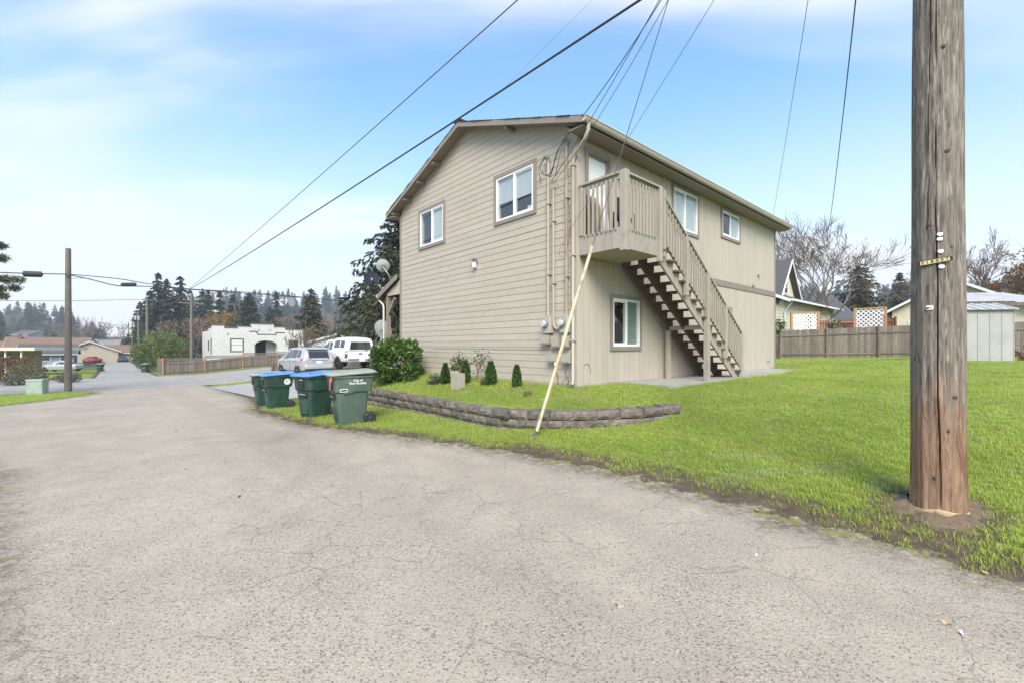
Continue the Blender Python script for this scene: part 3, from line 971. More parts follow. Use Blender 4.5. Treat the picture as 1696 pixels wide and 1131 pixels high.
# eave soffit board along the long wall, gutters
mb = MB(); mb.box(-ovx+.03, HL+ovx-.03, -ovy+.02, -.03, hz_(5.795), hz_(5.82)); mb.box(-ovx+.03, HL+ovx-.03, HW+.03, HW+ovy-.02, hz_(5.795), hz_(5.82))
mb.build('soffit', M['trim'], roof)
for yy, sg in ((-ovy, -1), (HW+ovy, 1)):
    zt_ = hz_(5.945)
    prof = [(0,0),(sg*.115,0),(sg*.115,-.018),(sg*.10,-.03),(sg*.09,-.062),(sg*.07,-.094),(0,-.097)]
    inner = [(sg*.008,-.0),(sg*.115,-.0)]
    mb = MB()
    mb.prism([(yy + a, zt_ + b) for a, b in prof], 'x', -ovx-.02, HL+ovx+.02)
    mb.build('gutter', M['gutter'], roof)
# downspout on the gable face beside the near corner
mb = MB()
P_ = [(-.20,-.47,5.83),(-.20,-.46,5.72),(-.16,-.36,5.60),(-.08,-.03,5.42),(-.066,.035,5.30),(-.066,.04,Z0+.10),(-.12,.03,Z0+.05)]
mb.tube([(a,b,hz_(c)) for a,b,c in P_], [.035]*7, 8)
for zc in (5.2, 3.4, 1.7): mb.box(-.112,-.02,-.015,.095,hz_(zc),hz_(zc+.03))
mb.build('downspout', M['siding'], house, True, 50)
mb = MB(); mb.tube([(-.20,-.46,hz_(5.80)),(-.20,-.46,hz_(5.70)),(-.155,-.33,hz_(5.575))], .037, 8)
mb.build('downspout_elbow', M['gutter'], house, True, 50)

# ---- windows
def window(o, wall, split=.5, style='clear', left_dark=False):
    """o = (a0,a1,z0,z1); wall 'g' (gable, faces -x) or 'l' (long wall, faces -y)"""
    a0, a1, z0, z1 = o[0], o[1], hz_(o[2]), hz_(o[3])
    def bx(mb, aa, ab, za, zb, d0, d1, mi=0):      # d outward positive
        if wall == 'g': mb.box(-d1, -d0, aa, ab, za, zb, mi)
        else: mb.box(aa, ab, -d1, -d0, za, zb, mi)
    T_ = .085
    tr = MB()
    bx(tr, a0-T_, a1+T_, z1, z1+T_, .0, .042); bx(tr, a0-T_, a1+T_, z0-T_, z0, .0, .042)
    bx(tr, a0-T_, a0, z0+.001, z1-.001, .0, .040); bx(tr, a1, a1+T_, z0+.001, z1-.001, .0, .040)
    w = tr.build('window', M['trim'], house)
    fr = MB(); fw = .045
    bx(fr, a0, a1, z1-fw, z1, -.06, .030); bx(fr, a0, a1, z0, z0+fw, -.06, .030)
    bx(fr, a0, a0+fw, z0+fw, z1-fw, -.06, .029); bx(fr, a1-fw, a1, z0+fw, z1-fw, -.06, .029)
    mid = a0 + (a1-a0)*split
    bx(fr, mid-.028, mid+.028, z0+fw, z1-fw, -.055, .026)
    # sliding sash has a slimmer inner frame
    sa, sb = (a0+fw, mid-.028)
    for za, zb in ((z0+fw, z0+fw+.03), (z1-fw-.03, z1-fw)): bx(fr, sa, sb, za, zb, -.05, .012)
    bx(fr, sa, sa+.03, z0+fw+.03, z1-fw-.03, -.05, .012)
    fr.build('frame', M['vinyl'], w)
    for i, (pa, pb) in enumerate(((a0+fw, mid-.028), (mid+.028, a1-fw))):
        g = MB(); bx(g, pa, pb, z0+fw, z1-fw, .000+.002*i, .005+.002*i)
        g.build('pane', M['glass_dark'] if (left_dark and i == 0) else M['glass'], w)
    return w
def slab(o, wall, name, mat, a0, a1, z0, z1, depth, parent, slat=False):
    mb = MB()
    if slat:
        zz_ = z0
        while zz_ < z1:
            if wall == 'g': mb.box(depth, depth+.006, a0, a1, hz_(zz_), hz_(zz_+.022))
            else: mb.box(a0, a1, depth, depth+.006, hz_(zz_), hz_(zz_+.022))
            zz_ += .026
    else:
        if wall == 'g': mb.box(depth, depth+.01, a0, a1, hz_(z0), hz_(z1))
        else: mb.box(a0, a1, depth, depth+.01, hz_(z0), hz_(z1))
    return mb.build(name, mat, parent)
w = window(GW[0], 'g', .5)
slab(GW[0], 'g', 'blind', M['blind'], 1.26, 2.48, 5.02, 5.60, .03, w, True)
mb = MB(); mb.box(.12,.22,1.42,1.56,hz_(4.63),hz_(4.80)); mb.box(.16,.28,2.2,2.42,hz_(4.63),hz_(4.72)); mb.build('sill_items', M['vinyl'], w)
w = window(GW[1], 'g', .48)
slab(GW[1], 'g', 'blind', M['blind'], 4.94, 5.50, 4.66, 5.58, .035, w, True)
w = window(LW[0], 'l', .47)
slab(LW[0], 'l', 'blind', M['blind'], 3.84, 5.02, 4.68, 5.66, .035, w, True)
mb = MB(); mb.lathe([(.02,.0),(.10,.03),(.13,.09),(.10,.15),(.02,.18)], 12, (4.15,.9,hz_(5.25)))
M['lampglow'] = pm('warm_lamp_shade', (.85,.7,.45), (.8,.66,.42), 2, rough=.6)
mb.build('ceiling_lamp', M['lampglow'], w)
w = window(LW[1], 'l', .46, left_dark=True)
slab(LW[1], 'l', 'blind', M['blind'], 7.20, 7.83, 4.95, 5.65, .035, w, True)
w = window(LW[2], 'l', .5)
slab(LW[2], 'l', 'curtain', M['curtain'], 1.72, 2.18, 1.62, 2.62, .05, w)
w = window(LW[3], 'l', .5)
slab(LW[3], 'l', 'blind', M['blind'], 6.86, 7.22, 2.15, 2.68, .09, w, True)
# ---- door to the landing
d0, d1, dz0, dz1 = DOOR
mb = MB()
mb.box(d0-.09, d1+.09, -.040, .0, hz_(dz1), hz_(dz1+.10)); mb.box(d0-.09, d0, -.039, .0, hz_(dz0), hz_(dz1)-.001); mb.box(d1, d1+.09, -.039, .0, hz_(dz0), hz_(dz1)-.001)
mb.box(d0, d0+.03, .0, .1, hz_(dz0), hz_(dz1)); mb.box(d1-.03, d1, .0, .1, hz_(dz0), hz_(dz1)); mb.box(d0+.03, d1-.03, .0, .1, hz_(dz1-.03), hz_(dz1))
door = mb.build('door', M['trim'], house)
mb = MB(); mb.box(d0+.03, d1-.03, .035, .08, hz_(dz0), hz_(dz1-.03))
for pa, pb in ((.10, .52), (.60, 1.02), (1.10, 1.85)):
    mb.box(d0+.12, d0+.30, .028, .036, hz_(dz0+pa), hz_(dz0+pb)); mb.box(d1-.30, d1-.12, .028, .036, hz_(dz0+pa), hz_(dz0+pb))
mb.build('door_leaf', M['whitepaint'], door)
mb = MB(); mb.lathe([(.012,0),(.012,.03),(.028,.035),(.028,.06),(.01,.07)], 10, (d1-.09, -.04, hz_(dz0+.95)), 'y'); mb.build('door_knob', M['metal_grey'], door)
# wall lamp by the landing, small flood lamp on the gable
mb = MB(); mb.lathe([(.05,0),(.05,.02),(.02,.03)], 12, (1.42,-.03,hz_(5.34)), 'y'); mb.lathe([(.015,-.05),(.06,-.03),(.065,.0),(.03,.03)], 12, (1.42,-.10,hz_(5.36)))
lamp = mb.build('wall_lamp', M['vinyl'], house, True, 40)
mb = MB(); mb.lathe([(.045,-.14),(.055,-.05),(.055,-.031)], 10, (1.42,-.10,hz_(5.36))); mb.build('lamp_glass', M['blind'], lamp, True, 40)
mb = MB(); mb.box(-.09,-.018,3.29,3.41,hz_(3.74),hz_(3.84)); mb.box(-.13,-.06,3.28,3.42,hz_(3.80),hz_(3.84))
lamp = mb.build('wall_lamp', M['metal_grey'], house)
mb = MB(); mb.cbox((-.075,3.35,hz_(3.67)),(.085,.10,.13),0,.02); mb.build('lamp_glass', M['vinyl'], lamp)
# vents on the long wall
for vx_, vz_ in ((9.46,4.05),(8.99,3.66)):
    mb = MB(); mb.prism([(0,.0),(-.10,-.03),(-.10,-.10),(-.02,-.10),(0,-.10)], 'x', vx_-.06, vx_+.06)
    mb.xform(Matrix.Translation((0,-.008,hz_(vz_+.05)))); mb.build('vent_hood', M['t111'], house)
mb = MB(); mb.lathe([(.02,0),(.02,.05),(.035,.055),(.035,.065)], 8, (10.35,-.075,hz_(1.06)), 'y'); mb.build('hose_tap', M['metal_grey'], house)
# ---- electric meters, conduits, boxes on the gable near the corner
M['dish_grey0'] = pm('meter_glass', (.5,.52,.53), (.42,.44,.45), 12, rough=.15, spec=.6)
M['conduit'] = pm('painted_conduit', (.385,.352,.288), (.35,.318,.26), 6, rough=.55, var=.03)
def conduit(pts, r):
    mb = MB(); mb.tube([(a,b,hz_(c)) for a,b,c in pts], r, 10); return mb.build('conduit', M['conduit'], house, True, 60)
conduit([(-.055,.74,5.50),(-.055,.74,2.22)], .030)
c2 = conduit([(-.055,.59,4.92),(-.055,.59,2.10),(-.055,.575,2.02),(-.055,.53,1.965),(-.055,.46,1.95),(-.055,.35,1.95)], .028)
M['rusty'] = pm('rusted_conduit', (.36,.30,.235), (.27,.20,.14), 7, (1,1,.3), rough=.6, dirt=(.22,.13,.08), dirt_amt=.5, dirt_scale=4)
mb = MB(); mb.tube([(-.055,.225,hz_(5.68)),(-.055,.225,hz_(2.22))], .032, 10); mb.build('conduit', M['rusty'], house, True, 60)
for y_, z_ in ((.74,4.6),(.74,3.1),(.59,4.2),(.59,2.9),(.225,4.6),(.225,3.0)):
    mb = MB(); mb.box(-.092,-.012,y_-.055,y_+.055,hz_(z_),hz_(z_+.025)); mb.build('conduit_strap', M['conduit'], house)
for y_, z_ in ((.74,5.50),(.225,5.68)):
    mb = MB(); mb.tube([(-.055,y_,hz_(z_)),(-.06,y_,hz_(z_+.07)),(-.10,y_,hz_(z_+.10)),(-.16,y_,hz_(z_+.06))], [.034,.045,.05,.04], 10)
    mb.build('weatherhead', M['metal_grey'], house, True, 50)
mb = MB(); mb.lathe([(.04,0),(.045,.05),(.02,.09)], 10, (-.055,.59,hz_(4.90))); mb.build('weatherhead', M['conduit'], house, True, 50)
for y_ in (.72, .24):
    mb = MB(); mb.cbox((-.075,y_,hz_(2.05)),(.13,.22,.36),0,.012); mt = mb.build('meter_box', M['conduit'], house)
    mb = MB(); mb.lathe([(.085,0),(.085,-.04),(.075,-.045)], 18, (-.14,y_+.02,hz_(2.06)), 'x'); mb.build('meter_ring', M['metal_grey'], mt, True, 40)
    mb = MB(); mb.lathe([(.070,0),(.070,-.03),(.06,-.048),(.02,-.052)], 18, (-.186,y_+.02,hz_(2.06)), 'x'); mb.build('meter_dome', M['dish_grey0'], mt, True, 40)
for (ya, yb, za, zb) in ((.66,.88,1.64,1.82),(.39,.56,1.58,1.80),(.14,.28,1.58,1.80),(.46,.68,1.27,1.44),(.10,.28,1.26,1.44)):
    mb = MB(); mb.cbox((-.08,(ya+yb)/2,hz_((za+zb)/2)),(.12,yb-ya,zb-za),0,.01)
    mb.box(-.15,-.141,ya-.008,yb+.008,hz_(za+.02),hz_(zb+.008))
    mb.build('junction_box', M['conduit'], house)
# loose wires on the wall around the service heads
def wirepart(pts, r=.006, mat='cable', name='loose_wire'):
    P = [Vector(p) for p in pts]; out = []
    for i in range(len(P)-1):
        p0 = P[max(i-1,0)]; p1 = P[i]; p2 = P[i+1]; p3 = P[min(i+2,len(P)-1)]
        for k_ in range(5):
            u_ = k_/5
            out.append(.5*((2*p1)+(p2-p0)*u_+(2*p0-5*p1+4*p2-p3)*u_*u_+(3*p1-p0-3*p2+p3)*u_**3))
    out.append(P[-1])
    mb = MB(); mb.tube([(p.x,p.y,hz_(p.z)) for p in out], r, 5); return mb.build(name, M[mat], house)
wirepart([(-.16,.74,5.55),(-.24,.80,5.35),(-.22,.70,5.18),(-.20,.55,5.16),(-.22,.40,5.35),(-.20,.28,5.62)], .009)
wirepart([(-.16,.74,5.57),(-.22,.86,5.40),(-.16,.90,5.24),(-.09,.95,5.20)], .006)
wirepart([(-.16,.225,5.72),(-.22,.36,5.50),(-.20,.46,5.25),(-.18,.58,5.12),(-.20,.66,5.18)], .009)
wirepart([(-.16,.225,5.70),(-.20,.30,5.40),(-.16,.42,5.14),(-.08,.50,5.12)], .006)
wirepart([(-.10,.59,4.98),(-.16,.50,5.02),(-.18,.42,4.98),(-.14,.36,4.86),(-.08,.22,4.62),(-.06,.15,4.45)], .005, 'cable_grey')
wirepart([(-.05,.15,4.45),(-.05,.13,3.9),(-.07,.20,3.62),(-.06,.34,3.42),(-.07,.42,3.55),(-.06,.30,3.72),(-.05,.22,3.60)], .004, 'cable_grey')
wirepart([(-.06,.95,5.20),(-.05,1.0,5.26),(-.05,.97,5.16)], .012, 'rusty')
wirepart([(-.05,.60,1.26),(-.06,.56,1.14),(-.05,.48,1.02),(-.05,.46,.80)], .008, 'cable_grey')
wirepart([(-.08,.20,1.26),(-.12,.23,1.10),(-.09,.16,.98),(-.12,.26,.90),(-.10,.32,.78)], .006, 'cable_grey')
wirepart([(-.08,.16,1.26),(-.13,.15,1.12),(-.10,.22,1.0),(-.12,.12,.9),(-.10,.18,.78)], .005, 'cable')
wirepart([(-.08,.12,1.28),(-.10,.11,1.1),(-.08,.14,.95),(-.1,.12,.78)], .006, 'cable_grey')
wirepart([(-.022,.46,1.53),(-.022,1.2,1.525),(-.022,2.5,1.53),(-.022,3.6,1.535),(-.022,5.4,1.53)], .004, 'cable_grey')
wirepart([(.2,-.012,1.18),(.26,-.014,1.24),(.36,-.014,1.22),(.42,-.014,1.08),(.42,-.014,1.02)], .004, 'cable_grey')
# ---- front porch beyond the far corner
mb = MB()
mb.prism([(HW+.03, hz_(3.94)), (HW+1.45, hz_(3.40)), (HW+1.45, hz_(3.30)), (HW+.03, hz_(3.82))], 'x', -.12, 6.0)
porch = mb.build('porch_roof', M['shingle'], house)
mb = MB(); mb.prism([(HW+.03, hz_(3.935)), (HW+1.47, hz_(3.385)), (HW+1.47, hz_(3.22)), (HW+.03, hz_(3.76))], 'x', -.16, -.122)
mb.build('barge_board', M['trim'], porch)
mb = MB(); mb.prism([(HW+.03, hz_(3.75)), (HW+.95, hz_(3.40)), (HW+.95, hz_(3.30)), (HW+.03, hz_(3.30))], 'x', -.03, .0); mb.build('porch_gable', M['siding'], porch)
mb = MB(); mb.box(-.03, 6, HW+.90, HW+1.02, hz_(3.08), hz_(3.29)); mb.build('porch_beam', M['trim'], porch)
mb = MB(); mb.box(-.03, .09, HW+.90, HW+1.02, hz_(Z0-.2), hz_(3.079)); mb.box(5.8, 5.92, HW+.90, HW+1.02, hz_(Z0-.4), hz_(3.079)); mb.build('porch_post', M['trim'], porch)
mb = MB(); mb.beam((.03,HW+.88,hz_(2.72)),(.03,HW+.45,hz_(3.20)),.09,.09); mb.build('knee_brace', M['trim'], porch)
mb = MB(); mb.prism([(HW+1.45,hz_(3.40)),(HW+1.56,hz_(3.40)),(HW+1.54,hz_(3.29)),(HW+1.45,hz_(3.28))], 'x', -.17, 6.0); mb.build('gutter', M['gutter'], porch)
mb = MB(); mb.tube([(-.08,HW+1.5,hz_(3.30)),(-.08,HW+1.48,hz_(3.20)),(-.09,HW+1.12,hz_(3.02)),(-.09,HW+1.08,hz_(2.9)),(-.09,HW+1.08,hz_(.6))], .036, 8); mb.build('downspout', M['gutter'], porch, True, 50)
mb = MB(); mb.box(-.1, 6, HW+.02, HW+1.3, hz_(.3), hz_(.80)); mb.build('porch_floor', M['concrete'], porch)
# concrete walk along the long wall
mb = MB(); mb.box(1.45, 12.1, -1.22, -.013, hz_(Z0-.2), hz_(Z0+.03)); mb.box(11.5, 13.4, -1.21, .6, hz_(Z0-.2), hz_(Z0+.026))
wk = mb.build('walkway', M['concrete']); structure(wk); wk.location = house.location; wk.rotation_euler = (0,0,TH)
# ================================================================== outside staircase with landing
stair = empty('staircase', 'beige wooden outside staircase rising to a railed landing on the house', 'staircase', (1.3, 8.86, Z0), TH)
def sp(name, mat, mb, parent=None): return mb.build(name, mat, parent or stair)
LX0, LX1, LY = .06, 1.34, -1.03
DK = 3.74
# landing: skirt of grooved panels, deck, soffit
land = None
mb = MB()
land = sp('landing_frame', M['rail'], MB().box(LX0+.03, LX1-.03, LY+.03, -.035, hz_(3.44), hz_(DK-.035)))
sp('soffit_panel', M['rail'], MB().box(LX0, LX1, LY, -.035, hz_(3.405), hz_(3.435)), land)
x = LX0
for i in range(6):
    xa, xb = LX0 + (LX1-LX0)*i/6, LX0 + (LX1-LX0)*(i+1)/6
    sp('skirt_panel', M['rail'], MB().box(xa+.003, xb-.003, LY-.018, LY+.012, hz_(3.41), hz_(3.79)), land)
for i in range(5):
    ya, yb = LY + (-.036-LY)*i/5, LY + (-.036-LY)*(i+1)/5
    sp('skirt_panel', M['rail'], MB().box(LX0-.018, LX0+.012, ya+.003, yb-.003, hz_(3.41), hz_(3.79)), land)
for i in range(9):
    ya = LY+.03 + .107*i
    sp('deck_board', M['treadwood'], MB().box(LX0+.02, LX1-.005, ya, ya+.10, hz_(DK-.034), hz_(DK)), land)
# posts of the landing
def post(x, y, z0, z1, w=.10, mat='rail'):
    return sp('post', M[mat], MB().cbox((x, y, hz_((z0+z1)/2)), (w, w, z1-z0), 0, .008))
post(LX0+.045, LY-.025, 3.36, 4.84, .135)
post(LX0-.0, -.09, 3.79, 4.78, .085)
post(LX1-.05, LY-.045, 3.30, 4.80, .10)
post(LX1+.085, LY-.05, 3.40, 4.76, .09)
# rails and balusters of the landing
sp('handrail', M['rail'], MB().box(LX0-.06, LX0+.045, LY+.045, -.05, hz_(4.775), hz_(4.815)))
sp('handrail', M['rail'], MB().box(LX0+.115, LX1+.04, LY-.075, LY+.03, hz_(4.775), hz_(4.815)))
sp('under_rail', M['rail'], MB().box(LX0-.012, LX0+.024, LY+.045, -.14, hz_(4.685), hz_(4.774)))
sp('under_rail', M['rail'], MB().box(LX0+.115, LX1-.10, LY-.012, LY+.024, hz_(4.685), hz_(4.774)))
bal = MB().box(-.0165, .0165, -.0165, .0165, 0, .93).build('baluster', M['rail'], stair)
_first = [True]
def baluster(x, y, z, h=None):
    if _first[0]:
        o = bal; _first[0] = False
    else:
        o = bal.copy(); COL.objects.link(o)
    o.location = (x, y, hz_(z))
    if h: o.scale = (1, 1, h/.93)
    return o
for i in range(8): baluster(LX0-.034, LY + .115 + .105*i, 3.755, .96)
for i in range(9): baluster(LX0+.19 + .112*i, LY-.034, 3.755, .96)
# flight: 16 rises
NR = 16; RISE = (DK - (Z0+.03))/NR; RUN = .262
TX0 = LX1 + .02
def tread_z(i): return DK - RISE*i
def line_z(x): return DK - RISE*((x - TX0)/RUN + .55)       # through the nosings
XB = TX0 + RUN*(NR-1)
for i in range(1, NR):
    xa = TX0 + RUN*(i-1)
    for q in range(2):
        sp('tread', M['treadwood'], MB().box(xa - .015 + q*.142, xa + .120 + q*.142, LY-.095, -.11, hz_(tread_z(i)-.040), hz_(tread_z(i))))
def stringer(y, mat, w):
    pts = []
    for i in range(1, NR):
        xa = TX0 + RUN*(i-1)
        zt_ = hz_(tread_z(i) - .041)
        pts += [(xa+.01, zt_), (xa + RUN+.01, zt_)]
    top = pts
    # lower edge parallel to the pitch
    off = .33
    x_end = TX0 + RUN*(NR-1) + .01
    zb_ = hz_(Z0+.03)
    def low(xx): return hz_(line_z(xx)) - off
    poly = [(TX0+.01, hz_(tread_z(1)-.041))] + top[1:]
    xx = x_end
    poly += [(x_end, zb_)]
    x_hit = TX0
    k_ = RISE/RUN
    x_hit = TX0 + ((DK - RISE*.55 - off) - (Z0+.03))/k_
    poly += [(x_hit, zb_), (TX0-.02, low(TX0-.02)), (TX0-.02, hz_(tread_z(1)-.041))]
    return sp('stringer', mat, MB().prism(poly, 'y', y-w/2, y+w/2))
stringer(LY+.02, M['rail'], .045)
stringer((LY-.1)/2, M['treadwood'], .045)
stringer(-.15, M['treadwood'], .045)
# stair rail, posts, balusters, lower rail
XE = 5.22
def rail_z(x): return line_z(x) + 1.02
sp('handrail', M['rail'], MB().beam((LX1+.06, LY-.055, hz_(rail_z(LX1+.06)-.0)), (XE+.14, LY-.055, hz_(rail_z(XE+.14))), .10, .04))
sp('under_rail', M['rail'], MB().beam((LX1+.12, LY-.03, hz_(rail_z(LX1+.12)-.085)), (XE, LY-.03, hz_(rail_z(XE)-.085)), .036, .09))
sp('lower_rail', M['treadwood'], MB().beam((LX1+.12, LY-.03, hz_(line_z(LX1+.12)+.16)), (XE, LY-.03, hz_(line_z(XE)+.16)), .036, .05))
PX = [2.32, 3.30, 4.28, XE+.02]
for x in PX:
    if x == 3.30: post(x, LY-.075, Z0+.03, rail_z(x)-.02, .115)
    else: post(x, LY-.075, max(line_z(x)-.28, Z0+.03), rail_z(x)-.02, .095)
x = LX1 + .20
while x < XE - .03:
    if all(abs(x-p) > .075 for p in PX):
        baluster(x, LY-.066, line_z(x)+.10, .90)
    x += .115
# support frame under the flight
post(3.28, -.15, Z0+.03, line_z(3.28)-.32, .10)
sp('cross_beam', M['rail'], MB().box(3.235, 3.325, LY-.015, -.205, hz_(1.98), hz_(2.075)))
# things left on the landing
M['cardboard'] = pm('brown_cardboard', (.36,.25,.16), (.30,.205,.13), 3, rough=.85, var=.1)
def onlanding(name, label, cat, mb, mat):
    o = mb.build(name, mat); o.location = (1.3, 8.86, Z0); o.rotation_euler = (0,0,TH)
    return tag(o, label, cat)
mb = MB()
mb.beam((.30,-.22,hz_(DK+.02)), (.30,-.12,hz_(4.62)), .30, .03, (0,-1,.12)); mb.beam((.34,-.30,hz_(DK+.02)), (.34,-.20,hz_(4.48)), .26, .025, (0,-1,.1))
onlanding('cardboard_sheet', 'brown flattened cardboard leaning behind the landing balusters', 'cardboard', mb, M['cardboard'])
mb = MB(); mb.beam((.68,-.2,hz_(DK+.02)), (.68,-.09,hz_(4.72)), .22, .03, (0,-1,.1)); mb.beam((.68,-.225,hz_(DK+.02)), (.68,-.115,hz_(4.73)), .24, .015, (0,-1,.1))
onlanding('white_panel', 'white board leaning beside the cardboard on the landing', 'board', mb, M['vinyl'])
# folded camp chair: two X frames with a dark cloth
ch = empty('folding_chair', 'folded black camping chair standing on the landing near the corner post', 'chair', (1.3, 8.86, Z0), TH)
def chp(n, m, mb): mb.build(n, m, ch)
chp('fabric', M['black'], MB().beam((.98,-.42,hz_(DK+.12)),(.98,-.30,hz_(4.70)),.16,.06,(0,-1,.1)))
for a in (-.1, .1):
    chp('leg', M['metal_grey'], MB().tube([(.98+a,-.46,hz_(DK)),(.98-a*.4,-.30,hz_(4.6))], .012, 6))
    chp('leg', M['metal_grey'], MB().tube([(.98-a,-.36,hz_(DK)),(.98+a*.4,-.34,hz_(4.5))], .012, 6))
chp('arm', M['metal_grey'], MB().tube([(1.0,-.50,hz_(4.05)),(1.02,-.42,hz_(4.2)),(1.0,-.36,hz_(4.36))], .014, 6))
sh_ = empty('shoe_rack', 'low dark rack with shoes on the landing behind the front balusters', 'rack', (1.3, 8.86, Z0), TH)
for zz_ in (DK+.08, DK+.30):
    MB().box(.30,.75,-.85,-.66,hz_(zz_),hz_(zz_+.02)).build('shelf', M['black'], sh_)
for xx in (.31,.74):
    for yy in (-.84,-.67): MB().vbar(xx,yy,hz_(DK),hz_(DK+.46),.022,.022).build('leg', M['black'], sh_)
for i, xx in enumerate((.40,.52,.64)):
    MB().loft([rrect(xx-.045,xx+.045,-.85,-.67,.035,hz_(DK+.322)), rrect(xx-.042,xx+.042,-.83,-.67,.03,hz_(DK+.37)), rrect(xx-.03,xx+.03,-.74,-.68,.02,hz_(DK+.42))]).build('shoe', M['black'], sh_, True, 50)
# ================================================================== big utility pole
def polewood():
    m, nt, b = mat_new('weathered_pole_wood')
    k = NT(nt)
    v = k.coords((9,9,1.0), False); v2 = k.coords((34,34,1.7), False); v1 = k.coords((1,1,1), False)
    f = k.rng(k.noise(v, 1.7, 8, .68, 1.6), .32, .68)
    col = k.mix(f, (.31,.27,.225), (.14,.118,.098))
    col = k.mix(k.rng(k.noise(v2, 1.6, 5, .65, 1.2), .50, .66, 0, .85, True), col, (.06,.047,.037))
    col = k.mix(k.rng(k.noise(v, 5, 3), .54, .66, 0, .6, True), col, (.42,.375,.31))
    sp_ = k.n('ShaderNodeSeparateXYZ'); k.l(k.n('ShaderNodeTexCoord').outputs['Object'], sp_.inputs[0])
    # warm, less weathered wood low down; pale lichen on one flank
    low = k.math('ADD', k.rng(sp_.outputs['Z'], .2, 1.9, 1, 0), k.math('MULTIPLY', k.math('SUBTRACT', k.noise(v, 1.4, 4), .5), 1.0))
    warm = k.mix(f, (.42,.27,.165), (.16,.075,.04))
    col = k.mix(k.rng(low, .35, .85, 0, .85, True), col, warm)
    lich = k.math('MULTIPLY', k.rng(k.noise(k.coords((3,3,.7), False), 3, 6, .7), .5, .63, 0, .6, True), k.rng(sp_.outputs['X'], .06, .16))
    lich = k.math('MULTIPLY', lich, k.rng(sp_.outputs['Z'], .5, 1.1))
    col = k.mix(lich, col, (.34,.33,.185))
    k.l(col, b.inputs['Base Color'])
    b.inputs['Roughness'].default_value = .9
    b.inputs['Specular IOR Level'].default_value = .2
    k.bump(k.math('ADD', k.noise(v2, 2.0, 6, .65, .5), k.math('MULTIPLY', f, .8)), .9, .016, b)
    return m
M['polewood'] = polewood()
PXW, PYW = 3.685, 3.82
PZ = gz(PXW, PYW)
pole = empty('utility_pole', 'thick weathered wooden utility pole with number plate standing in the lawn', 'utility pole', (PXW, PYW, PZ))
# shaft: ring with a real check (split) running down its face, knots as bumps
view_a = math.atan2(-PYW, -PXW)            # direction to the camera
NA = 96
hs = list(np.concatenate([np.arange(-.3, 4.2, .05), np.arange(4.2, 12.6, .4)]))
rgp = random.Random(8)
def shaft_r(h): return .181 - .0052*h + (.008*math.exp(-max(h,0)/.25))
def crack_line(h):       # angle offset (rad) of the main check, wandering
    return -.03 + .045*math.sin(h*1.3+.6) + .02*math.sin(h*4.1) + (.09 if h < 1.0 else 0)*max(0, (1.0-h))
def crack2(h): return -.33 + .05*math.sin(h*1.1+2) + .015*math.sin(h*5)
knots = [(1.02,2.06,.34),(.62,2.45,-.45),(.55,1.98,-.05)]   # filled below
KN = [(.35, 3.02, .022), (-.30, 2.42, .020), (.52, 2.22, .018), (-.36, 1.72, .020), (.62, .98, .024), (-.10, .30, .018), (.34, .70, .02), (-.9,1.3,.02), (.2,3.9,.02)]
rings = []
for h in hs:
    ring = []
    for k_ in range(NA):
        da = (k_/NA)*2*math.pi - math.pi
        # concentrate samples near the camera-facing side
        da = da - .45*math.sin(da)
        r = shaft_r(h)
        r += .003*math.sin(da*9 + h*.7) + .0018*math.sin(da*23 + 1.3*h) + .002*math.sin(h*3 + da*2)
        w1 = .030 if h < 2.35 else .017
        c = abs(da - crack_line(h))
        if h > .0 and h < 6: r -= .060*max(0, 1 - c/w1) * (1 if h > .12 else h/.12)
        if 2.2 < h < 6:
            c = abs(da - crack2(h)); r -= .045*max(0, 1 - c/.020)*min(1, (h-2.2)/.4)
        for ka, kh, kr in KN:
            d2 = ((da-ka)*r/kr)**2 + ((h-kh)/(kr*1.1))**2
            if d2 < 6: r += .016*math.exp(-d2*.8) - .018*math.exp(-d2*3.5)
        a = view_a + da
        ring.append((r*math.cos(a), r*math.sin(a), h))
    rings.append(ring)
mbp = MB(); mbp.loft(rings)
shaft = mbp.build('shaft', M['polewood'], pole, True, 55)
# knots as dark plugs
M['knot'] = pm('dark_knot', (.06,.045,.033), (.10,.075,.055), 30, rough=.9)
def on_pole(da, h, out=0.0):
    a = view_a + da; r = shaft_r(h) + out
    return Vector((r*math.cos(a), r*math.sin(a), h)), a
def pole_frame(da, h, out, roll=0.0):
    p, a = on_pole(da, h, out)
    n_ = Vector((math.cos(a), math.sin(a), 0)); xr = Vector((-math.sin(a), math.cos(a), 0)); up = Vector((0,0,1))
    Mx = Matrix((( xr.x, up.x, n_.x, p.x), (xr.y, up.y, n_.y, p.y), (xr.z, up.z, n_.z, p.z), (0,0,0,1)))
    return Mx @ Matrix.Rotation(roll, 4, 'Z')
for ka, kh, kr in KN:
    mb = MB(); mb.lathe([(kr*.95,-.03),(kr*.85,.003),(kr*.4,.009)], 9); mb.xform(pole_frame(ka, kh, .001)); mb.build('knot', M['knot'], pole)
